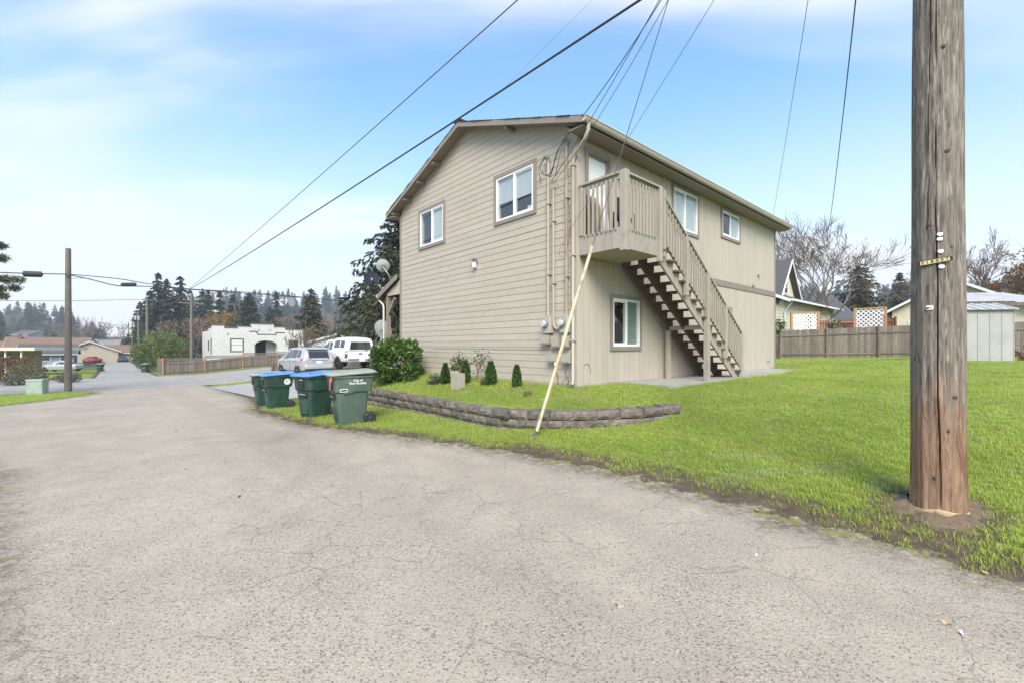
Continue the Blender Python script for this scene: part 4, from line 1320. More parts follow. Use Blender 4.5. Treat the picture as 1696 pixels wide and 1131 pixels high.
# number plate
M['plate'] = pm('black_plate', (.02,.02,.02), (.03,.03,.028), 8, rough=.5)
M['tile'] = pm('yellow_number_tile', (.62,.54,.24), (.55,.47,.2), 8, rough=.5)
PH = 2.36 + (.0)
ph_ = zpx(429, 3.6) - PZ
Mp = pole_frame(-.10, ph_, .004, math.radians(6))
mb = MB(); ring = rrect(-.108, .108, -.021, .021, .018, 0, 4)
mb.loft([[(x, y, -.004) for x, y, z_ in ring], [(x, y, .004) for x, y, z_ in ring]]); mb.xform(Mp)
plate = mb.build('number_plate', M['plate'], pole)
for i, ch_ in enumerate('318007'):
    cxx = -.076 + i*.0304
    mb = MB(); mb.box(cxx-.0148, cxx+.0148, -.0155, .0155, .004, .0062); mb.xform(Mp); mb.build('number_tile', M['tile'], plate)
    text(ch_, .033, 'digit', M['print_black'], plate, Mp @ Matrix.Translation((cxx, 0, .0068)), .0006, .0008)
# washers, tag
for da, py, tilt in ((.075,385,.3),(.07,393,.1),(.10,414,-.1),(.13,440,.1)):
    h = zpx(py, 3.62) - PZ
    mb = MB(); mb.lathe([(.019,0),(.019,.003),(.012,.006),(.004,.007)], 14, (0,0,0)); mb.xform(pole_frame(da, h, .006, 0) @ Matrix.Rotation(-.5, 4, 'X'))
    w_ = mb.build('washer', M['print_white'], pole)
mb = MB(); ring = rrect(-.024,.024,-.019,.019,.008,0,3); mb.loft([[(x,y,0) for x,y,_ in ring],[(x,y,.004) for x,y,_ in ring]])
mb.xform(pole_frame(-.28, zpx(508,3.62)-PZ, .004)); mb.build('tag', M['print_white'], pole)
mb = MB()
for yy in (-.006, .002): mb.box(-.015, .015, yy-.0015, yy+.0015, .0041, .0048)
mb.xform(pole_frame(-.28, zpx(508,3.62)-PZ, .004)); mb.build('tag_print', M['metal_grey'], pole)
# sawn collar of fresh wood at the foot and the mound of dug soil
M['freshwood'] = pm('fresh_wood', (.46,.33,.19), (.38,.26,.145), 8, (3,3,1), rough=.8, bump=.2)
mb = MB(); rg_ = random.Random(3); rings = []
for h, rr in ((-.12,.199),(.016,.199),(.028,.190)):
    rings.append([((rr+rg_.uniform(-.004,.004))*math.cos(a*.2618), (rr+rg_.uniform(-.004,.004))*math.sin(a*.2618), h + (.012*math.sin(a*.9)+rg_.uniform(-.008,.008) if h > 0 else 0)) for a in range(24)])
mb.loft(rings, False); mb.build('foot_collar', M['freshwood'], pole)
M['soil'] = pm('dug_soil', (.17,.125,.08), (.11,.08,.05), 14, rough=.95, bump=.8, bdist=.02, dirt=(.22,.19,.15), dirt_amt=.5, dirt_scale=9)
mb = MB(); rings = []
for i in range(14):
    f_ = i/13; rr = .19 + .38*f_
    ring = []
    for k_ in range(40):
        a = k_*2*math.pi/40
        wob = 1 + .16*math.sin(3*a+1)+.09*math.sin(7*a) + .04*math.sin(13*a)
        x, y = rr*wob*math.cos(a), rr*wob*math.sin(a)*.9
        z_ = gz(PXW+x, PYW+y) - PZ + .05*(1-f_)**1.6 - .055*f_ + rg_.uniform(-.014,.016)
        ring.append((x, y, z_))
    rings.append(ring)
mb.loft(rings, False)
mound = mb.build('soil_mound', M['soil'], None, True); mound.location = (PXW, PYW, PZ)
tag(mound, 'low mound of bare brown soil around the utility pole foot', 'soil'); mound['kind'] = 'stuff'

# ================================================================== wires
def sag_line(a, b, sag, n=24):
    a, b = Vector(a), Vector(b)
    return [a.lerp(b, i/n) - Vector((0,0,4*sag*(i/n)*(1-i/n))) for i in range(n+1)]
def wire(name, label, pts, r, mat='cable', cat='wire', parent=None, n=6):
    mb = MB(); mb.tube(pts, r, n)
    o = mb.build(name, M[mat], parent, True)
    if parent is None: tag(o, label, cat)
    return o
def pole_at(h): return (PXW - .1, PYW + .05, PZ + h)
C = (*at(315, 30.2), 5.48)
wire('overhead_cable', 'thick black telephone cable from the street line up to the big pole', sag_line(C, pole_at(6.05), .12), .017)
wire('overhead_wire', 'thinner upper wire running from the street line to the big pole', sag_line((C[0], C[1], C[2]+.06), pole_at(7.6), .10), .011, 'cable_grey')
def hp(x, y, z): # house-frame point to world
    return (1.3 + UX*x + VX*y, 8.86 + UY*x + VY*y, z)
wire('service_wire', 'black service cable dropping to the weatherhead nearest the house corner', sag_line(hp(-.16,.225,5.74), pole_at(8.6), .42), .008)
wire('service_wire', 'paired grey service cable dropping over the gutter to the gable conduits', sag_line(hp(-.12,.60,5.02), pole_at(8.9), .30), .006)
wire('service_wire', 'thin telephone wire dropping beside the service cable to the gable', sag_line(hp(-.10,.56,4.96), pole_at(8.8), .42), .005)
wire('service_wire', 'faint thin wire crossing the landing to the gable wall', sag_line(hp(-.05,.18,3.9), pole_at(7.4), .05), .004, 'cable_grey')
e1 = (*at(1328, 27.0), zpx(365, 27.0)); e2 = (*at(1365, 30.0), zpx(356, 30.0))
wire('service_wire', 'thin pale service wire rising steeply to the pole from the bare tree', sag_line((e1[0], e1[1]+4, e1[2]-1.6), (PXW-.34, PYW+.3, PZ+8.4), .5), .006, 'cable_grey')
wire('service_wire', 'dark service wire sagging from the pole towards the cream house', sag_line((*at(1368, 33.0), zpx(400,33.0)), (PXW-.09, PYW+.3, PZ+8.3), .9), .012)

# guy wire with its yellow guard
ga = (*at(884, 7.15), 0); ga = (ga[0], ga[1], gz(ga[0], ga[1]))
gt = Vector(pole_at(11.6))
gd = (gt - Vector(ga)).normalized()
guy = empty('guy_wire', 'steel guy wire with pale yellow guard anchored in the lawn by the block wall', 'guy wire', ga)
def gp(l): return gd*l
gl = (gt - Vector(ga)).length
mb = MB(); mb.tube([gp(.08), gp(gl)], .006, 6); mb.build('strand', M['cable_grey'], guy)
M['guard'] = pm('faded_yellow_guard', (.72,.64,.48), (.64,.54,.36), 3, (1,1,.8), rough=.6, dirt=(.28,.19,.09), dirt_amt=.7, dirt_scale=4)
# length so that its top reaches the underside of the landing in view
L0 = .12; L1 = 3.12
mb = MB(); mb.tube([gp(L0)+Vector((.02,-.02,0)), gp(1.2)+Vector((.012,-.012,0)), gp(2.2), gp(L1)], [.027,.027,.026,.024], 10)
mb.build('guard', M['guard'], guy, True, 50)
mb = MB()
for l in (1.28,): mb.tube([gp(l-.02), gp(l+.02)], [.038,.036], 10)
mb.build('clip', M['guard'], guy, True, 50)
mb = MB(); mb.tube([gp(-.15), gp(.30)], .011, 6); mb.tube([gp(.12)+Vector((-.025,0,0)), gp(.42)+Vector((-.02,0,0))], .010, 6)
mb.tube([gp(.20)+Vector((-.01,0,0)), gp(.34)+Vector((-.01,0,0))], .022, 8)
mb.build('anchor_rod', M['metal_grey'], guy, True, 50)
mb = MB(); rr = [Vector((.04*math.cos(a), 0, .05*math.sin(a)))+Vector((0,0,.02)) for a in np.linspace(0, 6.283, 13)]
mb.tube(rr, .012, 6); mb.build('anchor_eye', M['metal_grey'], guy, True, 50)

# ================================================================== retaining wall of split-face blocks
M['block'] = pm('mossy_concrete_block', (.20,.172,.142), (.10,.085,.07), 9, rough=.95, bump=1.0, bdist=.02, var=.22, dirt=(.06,.056,.05), dirt_amt=.6, dirt_scale=7, fine=.25)
M['block_moss'] = pm('moss', (.16,.16,.03), (.10,.12,.025), 20, rough=.95, bump=.6, bdist=.01)
rwall = empty('retaining_wall', 'low curved retaining wall of dark split-face concrete blocks', 'retaining wall', (*st(8, 5.05), gz(*st(8, 4.9))))
ROOT = Vector(rwall.location)
def smooth_path():
    pts = []
    W_ = [(14.6,5.05)] + WALL[1:-1] + [(3.95,7.05)]
    P = [Vector((a, b, 0)) for a, b in W_]
    for i in range(len(P)-1):
        p0, p1, p2, p3 = P[max(i-1,0)], P[i], P[i+1], P[min(i+2,len(P)-1)]
        if i == 0:
            for k_ in range(40): pts.append(p1.lerp(p2, k_/40))
            continue
        for k_ in range(12):
            u_ = k_/12
            pts.append(.5*((2*p1)+(p2-p0)*u_+(2*p0-5*p1+4*p2-p3)*u_*u_+(3*p1-p0-3*p2+p3)*u_**3))
    pts.append(P[-1])
    return pts
PATH = smooth_path()
cum = [0]
for a, b in zip(PATH[:-1], PATH[1:]): cum.append(cum[-1] + (b-a).length)
def path_at(d):
    d = min(max(d, 0), cum[-1]-1e-6)
    i = max(0, int(np.searchsorted(cum, d)) - 1)
    f_ = (d - cum[i])/(cum[i+1]-cum[i])
    p = PATH[i].lerp(PATH[i+1], f_); t_ = (PATH[i+1]-PATH[i]).normalized()
    return p, t_
BWD, BH, BD = .405, .152, .27
rgb = random.Random(21)
def block_mesh(seed, w, h, dpt):
    rg = random.Random(seed)
    mb = MB()
    # front face (y=-d) broken: 5x3 grid of uneven points, tapered back
    nx, nz = 5, 3
    g = {}
    for i in range(nx+1):
        for j in range(nz+1):
            ex = min(i, nx-i); ez = min(j, nz-j)
            e = 0 if (ex == 0 or ez == 0) else 1
            g[i, j] = (-w/2 + w*i/nx, -(.005 + e*rg.uniform(.008,.030)) - (0.004 if e else 0), h*j/nz)
    V = []; idx = {}
    for k_, p in g.items(): idx[k_] = len(V); V.append(p)
    Fc = [(idx[i,j], idx[i+1,j], idx[i+1,j+1], idx[i,j+1]) for i in range(nx) for j in range(nz)]
    o = len(V); V += [(-w*.42, dpt, 0), (w*.42, dpt, 0), (w*.42, dpt, h), (-w*.42, dpt, h)]
    Fc += [(o, o+3, o+2, o+1)]
    Fc += [tuple([idx[i,nz] for i in range(nx+1)] + [o+2, o+3])]
    Fc += [tuple([idx[i,0] for i in range(nx, -1, -1)] + [o, o+1])]
    Fc += [tuple([idx[0,j] for j in range(nz, -1, -1)] + [o, o+3])[::1], tuple([idx[nx,j] for j in range(nz+1)] + [o+2, o+1])]
    mb.add(V, Fc)
    me = bpy.data.meshes.new('block'); me.from_pydata(mb.v, [], mb.f); me.materials.append(M['block'])
    bm = bmesh.new(); bm.from_mesh(me); bmesh.ops.recalc_face_normals(bm, faces=bm.faces); bm.to_mesh(me); bm.free()
    return me
BM = [block_mesh(i, BWD-.020, BH-.013, BD) for i in range(8)]
def top_z(f): return float(np.interp(f, [0,.3,.75,1], [.39,.465,.49,.60]))
for row in range(3):
    d = (.2 if row % 2 else 0.0)
    while d < cum[-1] - .1:
        p, t_ = path_at(d + BWD/2)
        x, y = st(p.x, p.y)
        tx, ty = st(t_.x, t_.y)
        ang = math.atan2(ty, tx)
        # path runs towards the camera along s falling; outward (alley side) is -t: local -y must face outward
        frac = (d + BWD/2)/cum[-1]
        zz_ = top_z(frac) - BH*(row+1)
        front_ground = gz(x - UX*.25, y - UY*.25) if p.y < 5.6 else gz(*st(p.x-.3, p.y-.1))
        if zz_ + BH > front_ground - .06:
            o = link('block', BM[rgb.randrange(8)], rwall)
            o.location = Vector((x, y, zz_ + rgb.uniform(-.003,.003))) - ROOT
            o.rotation_euler = (rgb.uniform(-.015,.015), rgb.uniform(-.012,.012), ang + rgb.uniform(-.02,.02))
            off = Vector((-math.sin(ang), math.cos(ang), 0))
            o.location = Vector(o.location) - off*(.10 - .012*row + rgb.uniform(-.008,.008))
            o.scale = (1, 1, 1)
        d += BWD if frac < .60 else BWD*.93
# ================================================================== wheeled bins
def binmat(name, c):
    return pm(name, c, tuple(x*.82 for x in c), 4, rough=.45, var=.06, dirt=tuple(min(1, x*1.5+.03) for x in c), dirt_amt=.55, dirt_scale=2.2, spec=.4)
M['bin_dark'] = binmat('dark_green_plastic', (.022,.06,.045))
M['bin_sage'] = binmat('sage_green_plastic', (.085,.125,.10))
M['lid_blue'] = pm('blue_plastic_lid', (.10,.24,.53), (.085,.205,.47), 4, rough=.45, dirt=(.22,.30,.45), dirt_amt=.3)
M['lid_sage'] = pm('sage_plastic_lid', (.28,.31,.255), (.24,.265,.22), 4, rough=.5, dirt=(.27,.28,.23), dirt_amt=.4)
M['hubgrey'] = pm('dark_wheel_hub', (.06,.06,.062), (.045,.045,.046), 6, rough=.5)
M['rim_blue'] = M['lid_blue']
M['redcloth'] = pm('faded_red_cloth', (.45,.14,.13), (.36,.11,.10), 6, rough=.9)
def make_bin(label, x, y, rz, body, lid, deco, tilt=0.0, scale=1.0):
    t_ = empty('wheeled_bin', label, 'bin', (x, y, gz(x, y)-.01), rz, 'wheeled bins beside the alley')
    t_.scale = (scale,)*3
    mb = MB()
    secs = [(.03,-.25,.24,.225,.05),(.10,-.262,.25,.235,.05),(.60,-.318,.285,.275,.055),(.635,-.322,.288,.278,.055),
            (.66,-.352,.345,.300,.06),(.90,-.376,.385,.318,.06),(.945,-.38,.39,.322,.06)]
    mb.loft([rrect(a, b, -w, w, r, z_) for z_, a, b, w, r in secs])
    mb.loft([rrect(-.405,.405,-.338,.338,.06,.93), rrect(-.41,.41,-.342,.342,.06,.965)])
    mb.build('body', body, t_, True, 35)
    # lid: raised, pitched up to the hinge side (+x)
    mb = MB()
    R_ = lambda x0,x1,w,r,z0,k_: [(px_, py_, z0 + k_*(px_+.42)) for px_, py_, _ in rrect(x0,x1,-w,w,r,0)]
    mb.loft([R_(-.45,.43,.352,.07,.968,.055), R_(-.46,.43,.358,.07,.985,.055), R_(-.44,.42,.34,.08,1.008,.06), R_(-.36,.40,.27,.08,1.022,.065), R_(-.20,.38,.20,.08,1.030,.07)])
    ld = mb.build('lid', lid, t_, True, 40)
    mb = MB(); mb.box(-.30,.30,-.20,-.17,1.03,1.062); mb.box(-.30,.30,.17,.20,1.03,1.062); mb.build('lid_rib', lid, ld)
    mb = MB(); mb.tube([(.40,-.24,.985),(.47,-.24,1.015),(.47,.24,1.015),(.40,.24,.985)], .018, 8); mb.build('handle', body if lid is M['lid_sage'] else lid, t_, True, 50)
    # front: lift bar on a black box standing for a recess in shade, step marks on the sides
    mb = MB(); mb.box(-.345,-.315,-.13,.13,.50,.605); mb.build('lift_recess_shade', M['black'], t_)
    mb = MB(); mb.tube([(-.348,-.13,.555),(-.348,.13,.555)], .016, 8); mb.build('lift_bar', M['metal_grey'] if deco != 'city' else body, t_)
    mb = MB(); mb.box(-.392,-.36,-.11,.11,.70,.86); mb.build('upper_recess_shade', M['black'], t_)  # solid black box in place of a hollow, its shade put into the colour
    mb = MB(); mb.box(-.289,-.262,-.10,.10,.10,.38); mb.build('front_channel', M['bin_dark'], t_)
    for sg in (-1, 1):
        mb = MB(); mb.prism([(-.20,.615),(.02,.655),(-.20,.662)], 'y', sg*.281, sg*.305); mb.build('grip_pocket', M['black'] if deco != 'city' else body, t_)
    # wheels on the +x side
    for sg in (-1, 1):
        mb = MB(); mb.lathe([(.06,-.028),(.118,-.028),(.127,-.018),(.127,.018),(.118,.028),(.06,.028)], 22, (.30, sg*.285, .127), 'y')
        wh = mb.build('wheel', M['black'], t_, True, 35)
        mb = MB(); mb.lathe([(.02,sg*.030),(.026,sg*.040),(.012,sg*.046)], 10, (.30, sg*.285, .127), 'y')
        mb.lathe([(.088,sg*.0285),(.094,sg*.033),(.10,sg*.0285)], 22, (.30, sg*.285, .127), 'y')
        for k_ in range(6):
            a = k_*math.pi/3
            mb.beam((.30+.02*math.cos(a), sg*.317, .127+.02*math.sin(a)), (.30+.09*math.cos(a), sg*.317, .127+.09*math.sin(a)), .010, .014, (0,1,0))
        mb.build('hub', M['hubgrey'], wh)
    mb = MB(); mb.tube([(.30,-.26,.127),(.30,.26,.127)], .014, 8); mb.build('axle', M['metal_grey'], t_)
    # markings on the side facing the camera (-y)
    side = Matrix.Translation((0, 0, 0))
    def side_M(xx, zz_, tiltx=-.095):
        yb = -(.300 + (zz_-.66)*.075) - .0035
        return Matrix.Translation((xx, yb, zz_)) @ Matrix.Rotation(math.radians(90) + .075, 4, 'X')
    if deco == 'city':
        text('City of', .062, 'lettering', M['print_white'], t_, side_M(.06, .875), .001, .0012)
        text('Port Angeles', .062, 'lettering', M['print_white'], t_, side_M(.06, .82), .001, .0012)
        mb = MB(); ring = rrect(-.075,.075,-.03,.03,.02,0,3); mb.loft([[(a,b,-.001) for a,b,_ in ring],[(a,b,.002) for a,b,_ in ring]]); mb.xform(side_M(-.20, .69)); mb.build('emblem', M['print_white'], t_)
        mb = MB(); ring = rrect(-.065,.065,-.022,.012,.015,0,3); mb.loft([[(a,b,.002) for a,b,_ in ring],[(a,b,.003) for a,b,_ in ring]]); mb.xform(side_M(-.20, .695)); mb.build('emblem_inset', M['bin_dark'], t_)
    elif deco == 'round':
        mb = MB(); mb.lathe([(.085,-.001),(.085,.0015)], 24); mb.xform(side_M(.20, .80)); stk = mb.build('sticker', M['print_white'], t_)
        mb = MB()
        for k_ in range(7): mb.box(-.052+.015*k_, -.052+.015*k_+.010, .022+.006*math.sin(k_*.52), .045+.006*math.sin(k_*.52), .0016, .0024)
        mb.box(-.045,-.015,-.035,.008,.0016,.0024); mb.box(-.05,-.01,.004,.012,.0016,.0026)
        for zz_ in (-.002,-.016): mb.box(.0,.055,zz_-.004,zz_+.002,.0016,.0024)
        mb.xform(side_M(.20, .80)); mb.build('sticker_print', M['print_black'], stk)
        mb = MB()
        for k_ in range(6): mb.box(-.05+.018*k_, -.05+.018*k_+.011, -.008, .010, 0, .002)
        mb.xform(Matrix.Translation((-.3815,-.0,.89)) @ Matrix.Rotation(math.radians(-90),4,'Z') @ Matrix.Rotation(math.radians(90),4,'X')); mb.build('serial_number', M['print_white'], t_)
    return t_
def bpos(px, Y): return at(px, Y)
b4 = make_bin('weathered sage green wheeled bin with city lettering and grey-green lid', *at(580, 9.42), TH-.10, M['bin_sage'], M['lid_sage'], 'city', scale=1.07)
b3 = make_bin('dark green wheeled bin with blue lid beside the sage green bin', *at(523, 10.75), TH+.30, M['bin_dark'], M['lid_blue'], 'round', scale=1.03)
b2 = make_bin('dark green wheeled bin with blue lid, farther up the alley', *at(459, 13.0), TH-.02, M['bin_dark'], M['lid_blue'], 'round', scale=1.0)
b1 = make_bin('dark green wheeled bin with grey-green lid, half hidden behind a blue lid', *at(441, 14.1), TH+.0, M['bin_dark'], M['lid_sage'], 'none', scale=1.0)
mb = MB(); mb.loft([[(-.43,-.30,.96),(-.43,-.22,.96),(-.41,-.22,.97),(-.41,-.30,.97)],[(-.47,-.33,.85),(-.46,-.24,.84),(-.44,-.24,.85),(-.44,-.33,.86)],[(-.45,-.30,.72),(-.455,-.26,.70),(-.44,-.26,.70),(-.44,-.30,.72)]])
rg2 = mb.build('red_rag', M['redcloth']); rg2.parent = None
rg2.location = b4.location; rg2.rotation_euler = b4.rotation_euler; rg2.scale = b4.scale
tag(rg2, 'small red rag hanging from the lid of the sage green bin', 'rag')
# ================================================================== satellite dishes on the porch
M['dish_grey'] = pm('grey_dish_enamel', (.40,.41,.41), (.35,.36,.36), 5, rough=.5)
M['dish_dark'] = pm('dark_dish_back', (.018,.020,.030), (.026,.028,.038), 5, rough=.75, spec=.2)
def dish(label, base, rel, r, face, mat, arm=True):
    """base: world foot of the mast; rel: dish centre relative to base; face: direction the bowl looks"""
    t_ = empty('satellite_dish', label, 'satellite dish', base)
    c = Vector(rel); f_ = Vector(face).normalized()
    q = f_.to_track_quat('Z', 'Y').to_matrix().to_4x4()
    mb = MB()
    prof = [(.001, 0), (r*.35, r*.02), (r*.7, r*.09), (r, r*.20)]
    prof2 = [(r, r*.20+.008), (r*.7, r*.09+.010), (r*.35, r*.02+.010), (.001, .010)]
    mb.lathe(prof + prof2, 28); mb.xform(Matrix.Translation(c) @ q)
    mb.build('reflector', mat, t_, True, 50)
    mb = MB(); back = c - f_*.05
    mb.tube([Vector((0,0,0)), Vector((c.x*.3, c.y*.3, c.z*.45)), back - Vector((0,0,.02))], .021, 8); mb.build('mast', M['metal_grey'], t_, True)
    mb = MB(); mb.cbox((0,0,0),(.10,.10,.07)); mb.xform(Matrix.Translation(c - f_*.03) @ q); mb.build('bracket', M['metal_grey'], t_)
    if arm:
        tip = c + f_*(r*1.0) + Vector((0,0,-r*.62)); root = c + Vector((0,0,-r*.85))
        mb = MB(); mb.tube([c - f_*.02 + Vector((0,0,-.05)), root + f_*.02, tip], .014, 6); mb.build('feed_arm', M['metal_grey'], t_, True)
        mb = MB(); mb.tube([tip, tip + Vector((-f_.x,-f_.y,.35)).normalized()*.12], [.03,.036], 8); mb.build('receiver', M['dish_grey'], t_, True, 50)
    return t_
pr = hp(-.08, HW+.55, 3.76)
dish('light grey satellite dish mounted highest on the porch roof', pr, (-.27,-.02,.52), .22, (-.25,.9,.38), M['dish_grey'], False)
pr = hp(-.08, HW+1.20, 3.50)
dish('dark backed satellite dish mounted on the porch roof edge', pr, (-.36,-.05,.42), .26, (.30,-.88,.36), M['dish_dark'])
pr = hp(.35, HW+2.2, 0); pr = (pr[0], pr[1], gz(pr[0], pr[1]))
dish('large grey satellite dish on a ground mast behind the porch post', pr, (.02,-.02,1.85), .38, (.35,.9,.35), M['dish_grey'], False)
# ================================================================== small things by the wall
M['leafbrown'] = pm('dead_leaf', (.42,.29,.17), (.30,.19,.10), 15, rough=.8, var=.2)
M['leafpale'] = pm('pale_dead_leaf', (.52,.42,.31), (.42,.33,.24), 15, rough=.8, var=.1)
def leaf(px, py, size, rot, mat, label):
    Y = 731*1.58/(py-573)
    x, y = at(px, Y)
    mb = MB(); rg = random.Random(int(px))
    n_ = 18; pts = []
    for k_ in range(n_):
        a = 2*math.pi*k_/n_
        r_ = size*(.55 + .45*abs(math.cos(2.5*a/1.0)))*rg.uniform(.85,1.1)
        pts.append((r_*math.cos(a), r_*math.sin(a)*.75, .012 + .012*math.cos(2*a+1)*rg.uniform(.6,1)))
    V = [(0,0,.010)] + pts
    mb.add(V + [(a, b, c-.0015) for a, b, c in V], [(0, i+1, (i+1) % n_ + 1) for i in range(n_)] + [(n_+1, n_+1+(i+1) % n_ + 1, n_+1+i+1) for i in range(n_)])
    mb.tube([(0,0,.01),(size*1.3,size*.2,.008)], .0016, 4)
    o = mb.build('fallen_leaf', mat); o.location = (x, y, gz(x, y)+.004); o.rotation_euler = (0,0,rot)
    tag(o, label, 'leaf', 'fallen leaves on the alley')
leaf(1028, 1000, .035, .3, M['leafpale'], 'curled tan leaf lying on the asphalt near the bottom middle')
leaf(1568, 1033, .026, 2.2, M['leafbrown'], 'pinkish tan leaf on the asphalt near the bottom right')
leaf(1590, 1048, .022, 1.0, M['print_white'], 'whitish scrap of leaf near the bottom right corner')
leaf(1252, 919, .012, 0, M['print_white'], 'tiny white scrap on the asphalt below the lawn edge')
leaf(307, 775, .018, 0, M['leafbrown'], 'small brown leaf on the asphalt at left centre')
leaf(318, 752, .016, 1, M['leafbrown'], 'small reddish leaf farther up the left asphalt')
leaf(396, 821, .022, 2, M['cable'], 'small dark twig-like leaf on the asphalt at left')
leaf(292, 703, .03, 2, M['leafbrown'], 'brown leaf lying near the head of the alley')
leaf(1110, 768, .03, 1.2, M['leafbrown'], 'brown leaf caught in the lawn edge')
# stump of cut wood in the lawn strip
x, y = at(874, 8.62)
mb = MB(); mb.loft([[(.08*math.cos(a*.7854)*(1+.15*math.sin(3*a)), .055*math.sin(a*.7854), z_) for a in range(8)] for z_ in (0,.06,.085)])
o = mb.build('wood_block', M['treadwood']); o.location = (x, y, gz(x, y)+.005); tag(o, 'small brown chunk of wood lying in the grass by the wall', 'wood')
# ================================================================== vegetation kit
M['bark'] = pm('bark', (.13,.11,.09), (.07,.06,.05), 8, (4,4,.6), rough=.95, bump=.5, bdist=.02)
M['bark_pale'] = pm('pale_bark', (.24,.215,.185), (.15,.13,.11), 8, (4,4,.6), rough=.95, bump=.4, bdist=.02, var=.1)
M['twig'] = pm('twigs', (.175,.13,.088), (.115,.085,.058), 5, rough=.95)
M['twig_red'] = pm('reddish_twigs', (.20,.13,.105), (.14,.09,.075), 5, rough=.95)
M['needle'] = leafmat('fir_needles', (.028,.045,.022), (.05,.068,.03), (.018,.030,.018), .7, .15, .5)
M['needle_brown'] = leafmat('fir_needles_brownish', (.075,.08,.038), (.12,.10,.052), (.038,.048,.025), .7, .15, .5)
M['needle_blue'] = leafmat('blue_spruce_needles', (.03,.05,.042), (.045,.068,.056), (.02,.036,.03), .7, .12, .6)
M['laurel'] = leafmat('laurel_leaves', (.06,.125,.02), (.12,.19,.035), (.03,.07,.012), .3, .25, 3.0, .5)
M['hollyish'] = leafmat('round_shrub_leaves', (.055,.10,.022), (.11,.15,.035), (.03,.06,.014), .4, .2, .8, .4)
M['cypress'] = leafmat('cypress_sprays', (.05,.10,.022), (.09,.145,.035), (.035,.07,.016), .6, .2, 6)
M['yellowleaf'] = leafmat('yellow_leaves', (.36,.23,.06), (.30,.17,.045), (.20,.13,.05), .6, .4, .5)
M['orangeleaf'] = leafmat('orange_leaves', (.36,.19,.06), (.28,.14,.05), (.22,.14,.07), .6, .4, .5)
M['olive'] = leafmat('olive_brown_leaves', (.16,.15,.06), (.22,.19,.09), (.10,.095,.045), .6, .3, .7)
M['dusty'] = leafmat('greyish_shrub_leaves', (.09,.10,.07), (.14,.14,.10), (.06,.065,.05), .7, .2, 2)
M['rust_leaf'] = leafmat('russet_leaves', (.14,.07,.035), (.20,.10,.05), (.09,.05,.03), .6, .25, 2)
def rhombi(C, D, N_, ln, wd):
    """leaf-shaped quads: centres C, long axes D, side axes N_ (unit), half lengths ln, half widths wd"""
    return np.stack([C - D*ln[:,None], C + N_*wd[:,None] - D*ln[:,None]*.1, C + D*ln[:,None], C - N_*wd[:,None] - D*ln[:,None]*.1], 1)
def unit(v): return v/np.maximum(np.linalg.norm(v, axis=-1, keepdims=True), 1e-9)
def conifer_quads(seed, h, r, nb=90, ns=14, size=.28, base=.08, droop=.35, pw=.85, ragged=.25, core=True):
    R = np.random.RandomState(seed)
    f = base + (1-base)*np.sort(R.rand(nb))**.9
    az = np.arange(nb)*2.39996 + R.rand(nb)*.6
    Lb = r*np.clip((1-f)/(1-base), .03, 1)**pw*(1-ragged + 2*ragged*R.rand(nb)) + .05*r
    P = []
    k = (np.arange(ns)+.6)/ns
    FF, KK = np.meshgrid(np.arange(nb), k, indexing='ij')
    FF = FF.ravel(); KK = KK.ravel() + R.uniform(-.04,.04,FF.size)
    dirx = np.cos(az)[FF]; diry = np.sin(az)[FF]; L_ = Lb[FF]
    base_z = f[FF]*h
    up = .18*(1-f[FF]) if False else 0
    rr = KK*L_
    zz_ = base_z - droop*L_*KK**1.5 + .10*L_*KK*(KK > .75)
    lat = (R.rand(FF.size)-.5)*2*(.10*L_ + .24*L_*(1-KK)*KK*2.2)
    C_ = np.stack([dirx*rr - diry*lat, diry*rr + dirx*lat, zz_ + R.uniform(-.04,.04,FF.size)*L_], -1)
    side = np.sign(lat)
    D = np.stack([dirx*.8 - diry*side*.65, diry*.8 + dirx*side*.65, -droop*.9 + R.uniform(-.25,.2,FF.size)], -1)
    D = unit(D + R.normal(0,.16,D.shape))
    N_ = unit(np.cross(D, R.normal(0,.45,D.shape) + np.array([0,0,1.0])))
    ln = size*(.55+.6*R.rand(FF.size))*np.clip(.45+.75*(L_/r), .4, 1.2); wd = ln*(.26+.16*R.rand(FF.size))
    Q = rhombi(C_, D, N_, ln, wd)
    # hanging second layer
    D2 = unit(np.stack([dirx*.35, diry*.35, np.full(FF.size,-.8)], -1) + R.normal(0,.25,D.shape))
    N2 = unit(np.cross(D2, R.normal(0,1,D.shape)))
    Q2 = rhombi(C_ + D2*ln[:,None]*.5, D2, N2, ln*.8, wd*.8)
    return np.concatenate([Q, Q2])
def trunk_mb(h, r0, r1=.02, n=8, bend=0.0, seed=0):
    rg = random.Random(seed)
    pts = []; rad = []
    for i in range(9):
        f = i/8
        pts.append((bend*math.sin(f*2.1)*h*.1 + rg.uniform(-.01,.01)*h*.3, rg.uniform(-.01,.01)*h*.3, -.3 + (h+.3)*f)); rad.append(r0*(1-f)+r1*f)
    pts[0] = (pts[0][0], pts[0][1], -.3)
    return MB().tube(pts, rad, n)
def conifer(label, x, y, h, r, seed=0, mat='needle', nb=90, ns=12, size=.3, base=.06, group=None, name='conifer_tree', z=None, **kw):
    t_ = empty(name, label, 'tree', (x, y, gz(x, y) if z is None else z), 0, group)
    trunk_mb(h*.97, .022*h*.6+.05, .02, 7, 0, seed).build('trunk', M['bark'], t_, True)
    quads('crown', conifer_quads(seed, h, r, nb, ns, size, base, **kw), M[mat], t_)
    return t_
